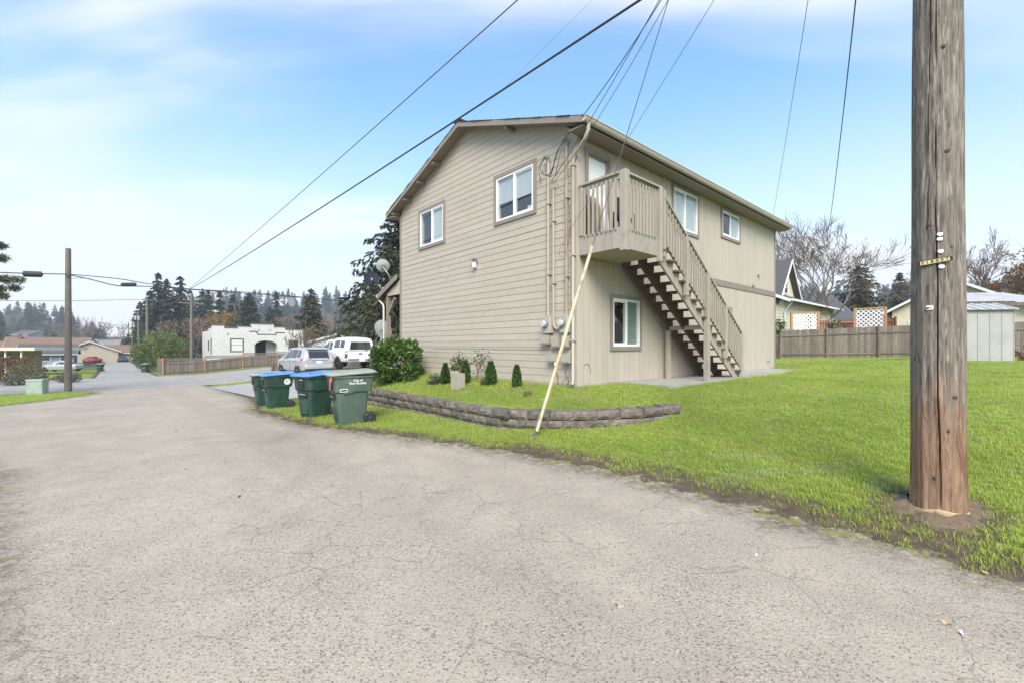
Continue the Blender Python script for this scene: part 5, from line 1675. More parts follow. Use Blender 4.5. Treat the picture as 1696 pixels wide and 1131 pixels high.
def leaf_quads(seed, ells, n, size, shell=.55, outward=.6, aspect=.42):
    """n leaves through a set of ellipsoids (cx,cy,cz,rx,ry,rz,weight)"""
    R = np.random.RandomState(seed)
    w = np.array([e[6] for e in ells]); w = w/w.sum()
    idx = R.choice(len(ells), n, p=w)
    E_ = np.array(ells)[idx]
    d = unit(R.normal(0,1,(n,3)))
    rad = (shell + (1-shell)*R.rand(n))**.6*(1 + .10*R.normal(0,1,n))
    # clumps
    C_ = E_[:, :3] + d*rad[:,None]*E_[:,3:6]
    D = unit(d*outward + R.normal(0,.7,(n,3)) + np.array([0,0,.25]))
    N_ = unit(np.cross(D, R.normal(0,1,(n,3))))
    ln = size*(.6+.7*R.rand(n)); wd = ln*aspect*(.8+.4*R.rand(n))
    return rhombi(C_, D, N_, ln, wd)
def clumps(seed, c, rx, ry, rz, n, rr):
    """a lumpy crown: n sub-ellipsoids on the surface of one big ellipsoid + the core"""
    R = np.random.RandomState(seed)
    out = [(c[0], c[1], c[2], rx*.8, ry*.8, rz*.8, n*.30)]
    for i in range(n):
        d = unit(R.normal(0,1,3)); q = rr*R.uniform(.65,1.35)
        out.append((c[0]+d[0]*rx*.72, c[1]+d[1]*ry*.72, c[2]+d[2]*rz*.72, q*rx, q*ry, q*rz, 1.0))
    return out
def branches(seed, base, direction, length, radius, depth, spread=.55, up=.12, kids=(2,3), shrink=.72, rs=.62, seg=4, droop=0.0, tips=None, thick=None, thin=None, cut=2, first=None, rmin=.004):
    """recursive bare branching; thick limbs go to one builder, twigs to another"""
    rg = random.Random(seed)
    def grow(p, d, L_, r, lev):
        pts = [p]; rad = [r]; dd = d.copy()
        n = seg if lev > cut else 3
        for i in range(n):
            dd = (dd + Vector((rg.gauss(0,.13), rg.gauss(0,.13), rg.gauss(0,.10) + up*.35 - droop*(depth-lev)*.12))).normalized()
            pts.append(pts[-1] + dd*(L_/n)); rad.append(r*(1-(i+1)/n*(1-rs)))
        tgt = thick if lev > cut else thin
        rad = [max(q, rmin) for q in rad]
        tgt.tube(pts, rad, 6 if lev > cut else (4 if lev > 0 else 3), False)
        if lev <= 0:
            if tips is not None: tips.append(pts[-1]); tips.append(pts[-2])
            return
        nk = rg.randint(*kids) + (1 if lev < 3 else 0)
        for q in range(nk):
            f = rg.uniform(.45, 1.0) if q else 1.0
            i = min(n-1, int(f*n)); b = pts[i].lerp(pts[i+1], f*n-i) if i < n else pts[-1]
            if f >= 1: b = pts[-1]
            ax = Vector((rg.gauss(0,1), rg.gauss(0,1), rg.gauss(0,1))).normalized()
            nd = (dd + ax*spread*rg.uniform(.7,1.3) + Vector((0,0,up))).normalized()
            grow(b, nd, L_*shrink*rg.uniform(.75,1.2), rad[min(i+1,n)]*.72, lev-1)
    grow(Vector(base), Vector(direction).normalized(), length, radius, depth)
def bare_tree(label, x, y, h, tr, seed, depth=6, spread=.6, mat='bark_pale', twig='twig', name='bare_tree', group=None, leaves=None, nl=0, lsize=.1, forks=3, trunk=.28, lean=(0,0), **kw):
    t_ = empty(name, label, 'tree', (x, y, gz(x, y)), 0, group)
    thick, thin, tips = MB(), MB(), []
    th = h*trunk
    rg = random.Random(seed)
    thick.tube([(0,0,-.3),(lean[0]*.3,lean[1]*.3,th*.5),(lean[0],lean[1],th)], [tr*1.2,tr,tr*.85], 9, False)
    for i in range(forks):
        a = i*2*math.pi/forks + rg.uniform(-.4,.4)
        branches(seed*13+i, (lean[0],lean[1],th-.05*i*h*.3), (math.cos(a)*.75, math.sin(a)*.75, .9), h*.30, tr*.62, depth-1, spread, thick=thick, thin=thin, tips=tips, **kw)
    tk = thick.build('trunk', M[mat], t_, True)
    thin.build('crown', M[twig], t_)
    if leaves:
        R = np.random.RandomState(seed)
        T_ = np.array([tuple(p) for p in tips]); ii = R.randint(0, len(T_), nl)
        C_ = T_[ii] + R.normal(0, lsize*1.6, (nl,3))
        D = unit(R.normal(0,1,(nl,3)) + np.array([0,0,-.5])); N_ = unit(np.cross(D, R.normal(0,1,(nl,3))))
        ln = lsize*(.6+.7*R.rand(nl))
        quads('leaves', rhombi(C_, D, N_, ln, ln*.5), M[leaves], t_)
    return t_
def shrub(label, x, y, rx, ry, rz, n, size, mat, seed, name='shrub', cat='shrub', nclump=16, rr=.38, zc=None, group=None, shell=.5, stems=5, sprigs=0):
    t_ = empty(name, label, cat, (x, y, gz(x, y)), 0, group)
    zc = rz*.9 if zc is None else zc
    el = clumps(seed, (0,0,zc), rx, ry, rz, nclump, rr); rg = random.Random(seed+5)
    for i in range(sprigs):
        a = rg.uniform(0,6.28); q = math.sqrt(rg.random())*.85; el.append((math.cos(a)*rx*q, math.sin(a)*ry*q, zc+rz*rg.uniform(.6,.95)*(1-.25*q), rx*.10, ry*.10, rz*rg.uniform(.22,.38), .45))
    for sx_ in (-1,1):
        for sy_ in (-1,1):
            if sprigs: el += [(sx_*rx*.55, sy_*ry*.55, zc*.55, rx*.36, ry*.36, rz*.42, 1.6), (sx_*rx*.5, sy_*ry*.5, zc+rz*.42, rx*.36, ry*.36, rz*.36, 1.6)]
    quads('crown', leaf_quads(seed, el, n, size, shell), M[mat], t_)
    mb = MB(); rg = random.Random(seed)
    for i in range(stems):
        a = rg.uniform(0,6.28); mb.tube([(rg.uniform(-.1,.1)*rx, rg.uniform(-.1,.1)*ry, -.1), (math.cos(a)*rx*.35, math.sin(a)*ry*.35, zc*.7), (math.cos(a)*rx*.6, math.sin(a)*ry*.6, zc+rz*.35)], [.03*rx+.01,.02*rx+.006,.006], 5)
    mb.build('stem', M['bark'], t_)
    return t_

# ================================================================== plants by the house
lx, ly = at(657, 12.55)
shrub('dense glossy green laurel shrub at the far end of the sided wall', lx, ly, .78, .72, .66, 10500, .054, 'laurel', 11, 'laurel_shrub', nclump=26, rr=.34, zc=.52, shell=.6, sprigs=26)
def small_cypress(label, px, Y, h, r, seed):
    x, y = at(px, Y)
    t_ = empty('dwarf_conifer', label, 'shrub', (x, y, gz(x, y)), 0, 'dwarf conifers along the wall')
    R = np.random.RandomState(seed); n = 900
    f = R.rand(n)**.8; a = R.rand(n)*6.283
    rr = r*np.sin(np.pi*np.clip(.12+.88*(1-f),0,1)*.62)*(.6+.45*R.rand(n))
    C_ = np.stack([rr*np.cos(a), rr*np.sin(a), .04+f*h*.95], -1)
    D = unit(np.stack([np.cos(a)*.45, np.sin(a)*.45, np.full(n,.9)], -1) + R.normal(0,.25,(n,3)))
    N_ = unit(np.cross(D, R.normal(0,1,(n,3)))); ln = .05*(.6+.6*R.rand(n))
    quads('crown', rhombi(C_, D, N_, ln, ln*.4), M['cypress'], t_)
    MB().tube([(0,0,-.1),(0,0,h*.8)], [.018,.006], 5).build('trunk', M['bark'], t_)
small_cypress('small dark dwarf conifer nearest the laurel', 737.5, 11.0, .50, .115, 1)
small_cypress('small upright dwarf conifer standing behind the beige box', 771, 10.7, .52, .12, 2)
small_cypress('tall dwarf conifer midway along the sided wall', 813, 10.0, .52, .13, 3)
small_cypress('smallest dwarf conifer, nearest the meters', 856, 9.45, .44, .10, 4)
# rose / climbing shrub with sparse leaves
x, y = at(776, 10.75)
t_ = empty('climbing_shrub', 'straggly climbing shrub with sparse leaves against the siding', 'shrub', (x, y, gz(x, y)))
thick, thin, tips = MB(), MB(), []
for i in range(6):
    branches(60+i, (random.Random(i).uniform(-.2,.25),0,-.05), (random.Random(i+9).uniform(-.6,.6),-.05,1), .34, .008, 2, .5, thick=thick, thin=thin, tips=tips, cut=1)
thick.add(thin.v, thin.f); thick.build('stem', M['twig'], t_)
R = np.random.RandomState(4); T_ = np.array([tuple(p) for p in tips]); nl = 420
C_ = T_[R.randint(0,len(T_),nl)] + R.normal(0,.06,(nl,3)); D = unit(R.normal(0,1,(nl,3))); N_ = unit(np.cross(D,R.normal(0,1,(nl,3)))); ln = .03*(.6+.7*R.rand(nl))
quads('leaves', rhombi(C_, D, N_, ln, ln*.5), M['hollyish'], t_)
x, y = at(762, 10.55)
shrub('yellow-green seedling shrub spilling over the beige box', x-.05, y+.15, .30, .16, .14, 260, .035, 'olive', 15, zc=.42, nclump=6, stems=4)
x, y = at(722, 11.3)
shrub('low grey-green weeds between the laurel and the dwarf conifer', x, y, .28, .2, .16, 420, .05, 'dusty', 16, nclump=8, zc=.12)
x, y = at(800, 10.2)
shrub('tuft of yellow-green ground leaves beside the middle dwarf conifer', x, y, .13, .12, .09, 120, .04, 'olive', 17, nclump=4, zc=.07)
# beige wooden box (utility cover) standing by the wall
x, y = at(758.5, 10.3)
bx_ = empty('wooden_box', 'beige painted upright box with open top standing by the wall', 'box', (x, y, gz(x, y)-.02), TH)
for i in range(3):
    MB().box(-.12,-.10,-.12+.08*i+.002,-.12+.08*(i+1)-.002,0,.38).build('side_board', M['rail'], bx_)
    MB().box(.10,.12,-.12+.08*i+.002,-.12+.08*(i+1)-.002,0,.38).build('side_board', M['rail'], bx_)
MB().box(-.099,.099,-.12,-.10,0,.375).build('side_board', M['rail'], bx_); MB().box(-.099,.099,.10,.12,0,.375).build('side_board', M['rail'], bx_)
MB().box(-.099,.099,-.099,.099,.0,.30).build('soil_fill', M['soil'], bx_)
# ================================================================== vehicles
def carpaint(name, c, metal=0.0, rough=.3):
    m = pm(name, c, tuple(x*.96 for x in c), 1.2, rough=rough, metal=metal, spec=.5, dirt=tuple(x*.72 for x in c), dirt_amt=.25, dirt_scale=1.2)
    m.node_tree.nodes['Principled BSDF'].inputs['Coat Weight'].default_value = .6
    return m
M['silver'] = carpaint('silver_car_paint', (.46,.46,.465), .35)
M['whitecar'] = carpaint('white_car_paint', (.74,.74,.72))
M['redcar'] = carpaint('red_car_paint', (.30,.04,.035))
M['carglass'] = pm('tinted_car_glass', (.022,.025,.027), (.03,.033,.035), 2, rough=.06, spec=.8)
M['taillight'] = pm('red_tail_lens', (.42,.06,.05), (.36,.05,.045), 3, rough=.2)
M['cladding'] = pm('dark_grey_plastic', (.035,.036,.038), (.045,.046,.048), 6, rough=.6)
M['alloy'] = pm('alloy_wheel', (.42,.42,.43), (.34,.34,.35), 6, rough=.35, metal=.7)
M['chrome'] = pm('chrome', (.6,.6,.61), (.55,.55,.56), 3, rough=.2, metal=.9)
M['tyre'] = M['black']
class Car:
    """body lofted through stations along x (rear = 0, front = L). station: x, zb, zs, zt, wb, ws, wt"""
    def __init__(s, st_): s.st = st_
    def at(s, x):
        S_ = s.st
        xs = [q[0] for q in S_]
        return [float(np.interp(x, xs, [q[k] for q in S_])) for k in range(1, 7)]
    def ring(s, x):
        zb, zs, zt_, wb, ws, wt = s.at(x)
        h = zs - zb
        half = [(0, zb), (wb*.86, zb), (wb*.97, zb+.05), (wb, zb+.16*h+.04), (ws+.012, zb+.55*h), (ws+.010, zb+.80*h), (ws, zs-.02),
                (ws-.02, zs+.015), (wt+(ws-wt)*.14, zs+(zt_-zs)*.84), (wt*.96, zs+(zt_-zs)*.95), (wt*.80, zt_-.004), (wt*.4, zt_), (0, zt_+.004)]
        r = [(x, -y, z_) for y, z_ in half] + [(x, y, z_) for y, z_ in half[::-1][1:-1]]
        return r
    def body(s, xs): return MB().loft([s.ring(x) for x in xs])
    def side(s, x, f, sg, out=.006):
        zb, zs, zt_, wb, ws, wt = s.at(x)
        y0, z0 = ws-.02, zs+.015; y1, z1 = wt+(ws-wt)*.14, zs+(zt_-zs)*.84
        return (x, sg*(y0+(y1-y0)*f+out), z0+(z1-z0)*f)
    def side_pane(s, corners, sg):
        """corners: (x, f) polygon on the glasshouse side"""
        mb = MB(); n = len(corners)
        a = [s.side(x, f, sg, .007) for x, f in corners]; b = [s.side(x, f, sg, -.01) for x, f in corners]
        return mb.loft([b, a])
def wheels(t_, xs, r, ytrack, w=.22, rim='alloy', spokes=5, arch=1.10):
    for x in xs:
        for sg in (-1, 1):
            yo = sg*ytrack
            mb = MB(); mb.lathe([(r*.62,-w/2),(r*.93,-w/2),(r,-w/2+.03),(r,w/2-.03),(r*.93,w/2),(r*.62,w/2)], 26, (x, yo-sg*w/2, r), 'y')
            wh = mb.build('wheel', M['tyre'], t_, True, 40)
            mb = MB(); mb.lathe([(r*.60,-.03),(r*.64,.0),(r*.66,-.01)], 24, (x, yo, r), 'y')
            for k_ in range(spokes):
                a = k_*2*math.pi/spokes + .3
                mb.beam((x, yo-sg*.01, r), (x+r*.62*math.cos(a), yo-sg*.012, r+r*.62*math.sin(a)), .075, .02, (0,1,0))
            mb.lathe([(.06,-.03),(.06,.008),(.02,.012)], 12, (x, yo-sg*.008, r), 'y')
            mb.build('rim', M[rim], wh)
            mb = MB(); mb.lathe([(r*.62,-.02),(.01,-.02)], 20, (x, yo-sg*.05, r), 'y'); mb.build('brake_disc', M['cladding'], wh)
            # arch liner: dark ring set into the body side
            mb = MB(); n = 18; R0, R1 = r*.90, r*arch
            pin = [(x+R0*math.cos(math.pi*k_/n), yo+sg*.004, r+R0*math.sin(math.pi*k_/n)) for k_ in range(n+1)]
            pout = [(x+R1*math.cos(math.pi*k_/n), yo+sg*.004, r+R1*math.sin(math.pi*k_/n)) for k_ in range(n+1)]
            pin2 = [(a, yo-sg*.12, c) for a, _, c in pin]; pout2 = [(a, yo-sg*.12, c) for a, _, c in pout]
            rings = [[pin[k_], pout[k_], pout2[k_], pin2[k_]] for k_ in range(n+1)]
            mb.loft(rings); mb.build('wheel_arch', M['cladding'], t_)
def plate_box(mb, x0, x1, y0, y1, z0, z1): return mb.box(x0, x1, y0, y1, z0, z1)
def on_ground(x, y): return (x, y, gz(x, y)+.02)
# ---- silver crossover
def suv():
    cx_, cy_ = at(529, 26.7)
    # heading (rear -> front)
    hd = math.atan2(.70, -.72)
    t_ = empty('parked_car', 'silver crossover car parked on the driveway beyond the bins', 'car', on_ground(cx_, cy_), hd, 'cars parked on the driveway')
    S_ = [(0.0,.48,.98,1.00,.78,.80,.62),(.05,.40,1.02,1.10,.86,.90,.66),(.22,.34,1.06,1.46,.90,.945,.68),(.48,.30,1.08,1.68,.92,.955,.70),(.9,.30,1.07,1.72,.93,.96,.71),
          (1.9,.28,1.04,1.735,.93,.96,.72),(2.7,.28,1.01,1.70,.93,.96,.71),(3.05,.28,1.00,1.60,.93,.955,.69),(3.75,.28,.98,1.12,.93,.95,.78),(4.3,.30,.94,1.02,.91,.92,.76),(4.65,.34,.86,.92,.85,.86,.70),(4.82,.42,.70,.76,.72,.72,.60)]
    c = Car(S_)
    xs = sorted({*[q[0] for q in S_], *np.linspace(.1,4.7,30)})
    c.body(xs).build('body', M['silver'], t_, True, 40)
    for sg in (-1, 1):
        for poly in ([(.55,.10),(1.05,.06),(1.08,.92),(.72,.90)], [(1.16,.06),(2.05,.05),(2.02,.96),(1.18,.95)], [(2.13,.05),(3.10,.05),(2.86,.80),(2.62,.93),(2.10,.96)]):
            c.side_pane(poly, sg).build('side_window', M['carglass'], t_)
        MB().box(2.95,3.15,sg*.97-.0,sg*1.13,1.05,1.20).build('mirror', M['silver'], t_)
        MB().tube([(.8,sg*.66,1.75),(1.0,sg*.665,1.785),(2.4,sg*.67,1.78),(2.6,sg*.665,1.73)], .018, 6).build('roof_rail', M['cladding'], t_)
        # tail lights wrap the corner
        MB().loft([[(-.005,sg*.50,.98),(.02,sg*.50,1.08),(.06,sg*.50,1.08),(.05,sg*.50,.98)],[(.0,sg*.80,.95),(.06,sg*.80,1.09),(.10,sg*.80,1.09),(.06,sg*.80,.95)],[(.16,sg*.963,.97),(.20,sg*.965,1.08),(.24,sg*.93,1.08),(.22,sg*.93,.97)],[(.42,sg*.975,1.02),(.44,sg*.975,1.07),(.44,sg*.94,1.07),(.42,sg*.94,1.02)]]).build('tail_light', M['taillight'], t_, True, 50)
        MB().box(-.03,.02,sg*.58-.10,sg*.58+.10,.52,.60).build('reflector', M['taillight'], t_)
        for dx in (1.12, 2.09): MB().box(dx-.004,dx+.004,sg*.972-.004,sg*.972+.004,.38,1.0).build('door_seam', M['cladding'], t_)
        for dx in (1.25, 2.25): MB().box(dx,dx+.18,sg*.975-.012,sg*.975+.012,.88,.915).build('door_handle', M['chrome'], t_)
    # rear: window, spoiler, bumper, plate
    MB().loft([[(.015,-.60,1.13),(.015,.60,1.13),(.04,.60,1.12),(.04,-.60,1.12)],[(.20,-.57,1.47),(.20,.57,1.47),(.24,.57,1.46),(.24,-.57,1.46)]]).xform(Matrix.Translation((-.012,0,.012))).build('rear_window', M['carglass'], t_)
    MB().loft([[(.17,-.60,1.60),(.17,.60,1.60),(.17,.60,1.64),(.17,-.60,1.64)],[(.5,-.64,1.66),(.5,.64,1.66),(.5,.64,1.70),(.5,-.64,1.70)]]).build('spoiler', M['silver'], t_)
    MB().loft([rrect(-.10,.3,-.82,.82,.08,.46), rrect(-.12,.3,-.86,.86,.08,.60), rrect(-.08,.3,-.84,.84,.08,.70)]).build('bumper', M['silver'], t_, True, 40)
    MB().loft([rrect(-.06,.3,-.78,.78,.06,.30), rrect(-.125,.3,-.83,.83,.06,.47)]).build('bumper_skirt', M['cladding'], t_, True, 40)
    MB().box(-.02,.03,-.17,.17,.78,.93).build('number_plate', M['print_white'], t_)
    MB().box(-.025,.04,-.45,.45,.945,.985).build('chrome_strip', M['chrome'], t_)
    wheels(t_, (.95, 3.75), .36, .955, .23)
    return t_
suv()
# ---- white pickup with canopy
def pickup():
    cx_, cy_ = at(597, 27.6)
    hd = math.atan2(.72, -.69)
    t_ = empty('parked_pickup', 'white pickup truck with white canopy parked beside the silver car', 'truck', on_ground(cx_, cy_), hd, 'cars parked on the driveway')
    S_ = [(.0,.52,1.10,1.12,.90,.92,.88),(.06,.48,1.16,1.18,.95,.97,.92),(2.0,.46,1.16,1.18,.96,.98,.92),(2.05,.46,1.16,1.82,.96,.98,.74),(2.4,.44,1.15,1.90,.96,.98,.75),(3.3,.44,1.14,1.88,.96,.98,.74),(3.75,.44,1.13,1.72,.96,.98,.72),
          (4.35,.44,1.13,1.20,.96,.97,.82),(5.2,.46,1.10,1.14,.94,.95,.82),(5.5,.5,1.02,1.06,.90,.90,.78),(5.62,.55,.86,.9,.8,.8,.7)]
    c = Car(S_)
    xs = sorted({*[q[0] for q in S_], *np.linspace(.1,5.5,32)})
    c.body(xs).build('body', M['whitecar'], t_, True, 35)
    # canopy over the bed
    cs = [(-.02,.90,1.17,.74,1.86),(.10,.93,1.17,.77,1.95),(1.0,.94,1.17,.79,2.02),(1.85,.94,1.17,.78,1.99),(2.06,.93,1.17,.76,1.93)]
    rings = []
    for x, w0, z0, w1, z1 in cs:
        half = [(0,z0),(w0,z0),(w0,z0+.08),(w1+.02,z1-.10),(w1-.05,z1-.02),(w1*.6,z1+.01),(0,z1+.02)]
        rings.append([(x,-y,z_) for y, z_ in half] + [(x,y,z_) for y, z_ in half[::-1][1:-1]])
    can = MB().loft(rings).build('canopy', M['whitecar'], t_, True, 35)
    MB().loft([[(-.035,-.70,1.24),(-.035,.70,1.24),(-.01,.70,1.24),(-.01,-.70,1.24)],[(-.01,-.60,1.80),(-.01,.60,1.80),(.03,.60,1.80),(.03,-.60,1.80)]]).xform(Matrix.Translation((-.006,0,0))).build('rear_window', M['carglass'], can)
    for sg in (-1, 1):
        def cp(x, f, o): 
            w0 = float(np.interp(x,[q[0] for q in cs],[q[1] for q in cs])); w1 = float(np.interp(x,[q[0] for q in cs],[q[3] for q in cs])); z1 = float(np.interp(x,[q[0] for q in cs],[q[4] for q in cs]))
            return (x, sg*(w0+(w1+.02-w0)*f+o), 1.25+(z1-.10-1.25)*f)
        for poly in ([(.30,.15),(.90,.15),(.90,.85),(.34,.85)], [(1.02,.15),(1.82,.15),(1.80,.85),(1.02,.85)]):
            MB().loft([[cp(x,f,-.01) for x,f in poly],[cp(x,f,.008) for x,f in poly]]).build('side_window', M['carglass'], can)
        for poly in ([(2.16,.08),(2.62,.07),(2.62,.94),(2.22,.93)], [(2.72,.06),(3.85,.05),(3.52,.82),(3.35,.93),(2.72,.95)]):
            c.side_pane(poly, sg).build('side_window', M['carglass'], t_)
        MB().loft([rrect(3.72,3.92,sg*1.10-.09,sg*1.10+.09,.04,1.17), rrect(3.74,3.90,sg*1.10-.08,sg*1.10+.08,.04,1.40)]).build('mirror', M['cladding'], t_)
        MB().box(-.012,.10,sg*.90-.07,sg*.90+.075,.74,1.12).build('tail_light', M['cladding'], t_)
        MB().box(-.018,.08,sg*.90-.05,sg*.90+.07,.80,.90).build('tail_lens', M['taillight'], t_); MB().box(-.018,.08,sg*.90-.05,sg*.90+.07,.98,1.08).build('tail_lens', M['print_white'], t_)
        for dx in (2.08, 2.67): MB().box(dx-.005,dx+.005,sg*.992-.004,sg*.992+.004,.55,1.12).build('door_seam', M['cladding'], t_)
        for dx in (2.75,): MB().box(dx,dx+.2,sg*.995-.012,sg*.995+.012,.98,1.02).build('door_handle', M['chrome'], t_)
    MB().loft([rrect(-.22,.05,-.92,.92,.06,.50), rrect(-.24,.05,-.95,.95,.06,.62), rrect(-.22,.05,-.92,.92,.06,.70)]).build('bumper', M['chrome'], t_, True, 35)
    MB().box(-.255,-.24,-.18,.18,.53,.66).build('number_plate', M['print_white'], t_)
    MB().box(-.012,.01,-.12,.12,.95,1.02).build('tailgate_handle', M['cladding'], t_)
    wheels(t_, (1.15, 4.55), .40, .985, .26, arch=1.12)
    return t_
pickup()
# ---- small cars far off
def sedan(label, x, y, hd, paint, group):
    t_ = empty('parked_car', label, 'car', on_ground(x, y), hd, group)
    S_ = [(0,.42,.80,.84,.70,.72,.62),(.12,.32,.90,.96,.82,.84,.66),(.9,.27,.94,1.02,.86,.88,.66),(1.55,.26,.94,1.40,.87,.89,.60),(2.4,.25,.92,1.43,.87,.89,.62),(3.0,.25,.90,1.30,.87,.89,.62),(3.6,.26,.86,.94,.86,.87,.70),(4.3,.28,.76,.82,.82,.82,.66),(4.6,.36,.62,.66,.68,.68,.55)]
    c = Car(S_); xs = sorted({*[q[0] for q in S_], *np.linspace(.1,4.5,24)})
    c.body(xs).build('body', M[paint], t_, True, 40)
    for sg in (-1, 1):
        for poly in ([(1.2,.10),(1.98,.08),(1.98,.93),(1.58,.90)], [(2.06,.08),(3.25,.06),(2.85,.80),(2.6,.92),(2.06,.95)]):
            c.side_pane(poly, sg).build('side_window', M['carglass'], t_)
        MB().box(.0,.16,sg*.62-.14,sg*.62+.14,.70,.86).build('tail_light', M['taillight'], t_)
        MB().box(4.38,4.5,sg*.6-.12,sg*.6+.12,.56,.70).build('headlight', M['vinyl'], t_)
    MB().loft([[(.88,-.55,1.04),(.88,.55,1.04),(.92,.55,1.02),(.92,-.55,1.02)],[(1.42,-.52,1.36),(1.42,.52,1.36),(1.46,.52,1.34),(1.46,-.52,1.34)]]).xform(Matrix.Translation((-.01,0,.02))).build('rear_window', M['carglass'], t_)
    wheels(t_, (.85, 3.55), .31, .885, .2)
    return t_
x, y = at(134, 60.0)
sedan('silver sedan parked on the grass across the street', x, y, math.atan2(-.20,-.98), 'silver', 'cars parked beyond the street')
x, y = at(163, 98.0)
sedan('small red car parked behind the far green bin', x, y, math.atan2(.3,-.95), 'redcar', 'cars parked beyond the street')
x, y = at(147, 108.0)
sedan('second red car, partly hidden behind the silver sedan', x, y, math.atan2(.1,-.99), 'redcar', 'cars parked beyond the street')
x, y = at(204, 100.0)
sedan('dark car far down the alley below the poles', x, y, math.atan2(.72,-.69), 'bin_dark', 'cars parked beyond the street')
# ================================================================== fences
M['fencewood'] = pm('grey_weathered_fence', (.215,.178,.142), (.14,.114,.092), 4, (5,5,.5), rough=.9, bump=.3, var=.22, dirt=(.10,.10,.07), dirt_amt=.4, dirt_scale=2)
M['fencewood2'] = pm('brown_grey_fence', (.185,.15,.125), (.125,.10,.085), 4, (5,5,.5), rough=.9, bump=.3, var=.25)
M['cedar'] = pm('new_cedar_post', (.42,.24,.11), (.34,.19,.085), 4, (4,4,.5), rough=.8, var=.12)
M['lattice_white'] = pm('white_lattice', (.74,.73,.71), (.66,.65,.63), 4, rough=.6)
M['redfence'] = pm('red_brown_stain', (.22,.075,.045), (.17,.06,.038), 4, (4,4,.6), rough=.8, var=.12)
BOARD = {}
def board_mesh(w, h, th, mat, top='flat'):
    key = (w, h, th, mat, top)
    if key not in BOARD:
        mb = MB()
        if top == 'dog':
            c = w*.22; mb.prism([(-w/2,0),(w/2,0),(w/2,h-c),(w/2-c,h),(-w/2+c,h),(-w/2,h-c)], 'y', -th/2, th/2)
        else: mb.box(-w/2, w/2, -th/2, th/2, 0, h)
        me = bpy.data.meshes.new('board'); me.from_pydata(mb.v, [], mb.f); me.materials.append(M[mat]); BOARD[key] = me
    return BOARD[key]
def lattice(mb, x0, x1, z0, z1, y, pitch, w=.03, th=.008):
    """diagonal lattice clipped to a rectangle"""
    Hh_ = z1 - z0; Wd = x1 - x0
    for sgn in (1, -1):
        n = int((Wd+Hh_)/pitch)+1
        for i in range(n+1):
            c = i*pitch
            if sgn > 0: ax, az, bx, bz = c-Hh_, 0, c, Hh_
            else: ax, az, bx, bz = c, 0, c-Hh_, Hh_
            # clip in x
            def clip(ax, az, bx, bz):
                if ax > bx: ax, az, bx, bz = bx, bz, ax, az
                if bx <= 0 or ax >= Wd: return None
                if ax < 0: az += (bz-az)*(-ax)/(bx-ax); ax = 0
                if bx > Wd: bz = az + (bz-az)*(Wd-ax)/(bx-ax); bx = Wd
                return ax, az, bx, bz
            q = clip(ax, az, bx, bz)
            if q and math.hypot(q[2]-q[0], q[3]-q[1]) > .03:
                yy = y + (.5*th if sgn > 0 else -.5*th)
                mb.beam((x0+q[0], yy, z0+q[1]), (x0+q[2], yy, z0+q[3]), th, w, (-(q[3]-q[1]), 0, q[2]-q[0]))
    return mb
def fence(name, label, a, b, h, bw=.14, mat='fencewood', postmat='fencewood', rails=(.3,.8), post_every=2.4, latt=0.0, top='flat', dz=0.0, face=-1, post_h=.08, gap=.003, group=None, boards=True):
    a = Vector((a[0], a[1], 0)); b = Vector((b[0], b[1], 0))
    L_ = (b-a).length; d = (b-a)/L_; ang = math.atan2(d.y, d.x)
    z0 = gz(a.x, a.y)
    t_ = empty(name, label, 'fence', (a.x, a.y, z0), ang, group)
    def gzl(x): p = a + d*x; return gz(p.x, p.y) - z0 + dz
    n = int(L_/bw); rg = random.Random(int(L_*100))
    hb = h - latt
    me = board_mesh(round(bw-gap, 3), round(hb, 3), .02, mat, top)
    for i in range(n):
        o = link('board', me, t_); x = (i+.5)*bw
        o.location = (x, rg.uniform(-.004,.004), gzl(x) + rg.uniform(-.02,.015)); o.rotation_euler = (0, rg.uniform(-.008,.008), 0)
    for f in rails:
        seg = 2.4; x = 0
        while x < L_-.05:
            x2 = min(x+seg, L_)
            MB().beam((x, face*.035, gzl(x)+hb*f), (x2, face*.035, gzl(x2)+hb*f), .04, .085).build('rail', M[mat], t_); x = x2
    x = 0
    while x <= L_+.01:
        zz_ = gzl(x)
        MB().box(x-.05, x+.05, face*.06-.05, face*.06+.05, zz_-.1, zz_+h+post_h).build('post', M[postmat], t_); x += post_every
    if latt:
        x = 0
        while x < L_-.2:
            x2 = min(x+post_every, L_)
            mb = MB(); zz_ = (gzl(x)+gzl(x2))/2
            lattice(mb, x+.05, x2-.05, zz_+hb+.03, zz_+h-.03, 0, .13, .035)
            mb.box(x+.05, x2-.05, -.02, .02, zz_+h-.03, zz_+h+.01); mb.box(x+.05, x2-.05, -.02, .02, zz_+hb+.001, zz_+hb+.03)
            lp = mb.build('lattice_panel', M[mat], t_); x = x2
    return t_
# back fence of the lawn
f0 = (17.2, 28.9); f1 = (22.5, 25.0)
dvec = Vector((f1[0]-f0[0], f1[1]-f0[1])).normalized()
fA = (f0[0]-dvec.x*7.0, f0[1]-dvec.y*7.0); fB = (f0[0]+dvec.x*6.75, f0[1]+dvec.y*6.75); fC = (f0[0]+dvec.x*16.5, f0[1]+dvec.y*16.5)
fence('board_fence', 'weathered grey board fence closing the lawn beyond the house', fA, fB, 1.80, .15, 'fencewood', 'fencewood', (.15,.80), 2.45, dz=.02)
fence('board_fence', 'weathered board fence continuing behind the metal shed', fB, fC, 1.80, .15, 'fencewood', 'fencewood', (.15,.80), 2.45, dz=.02)
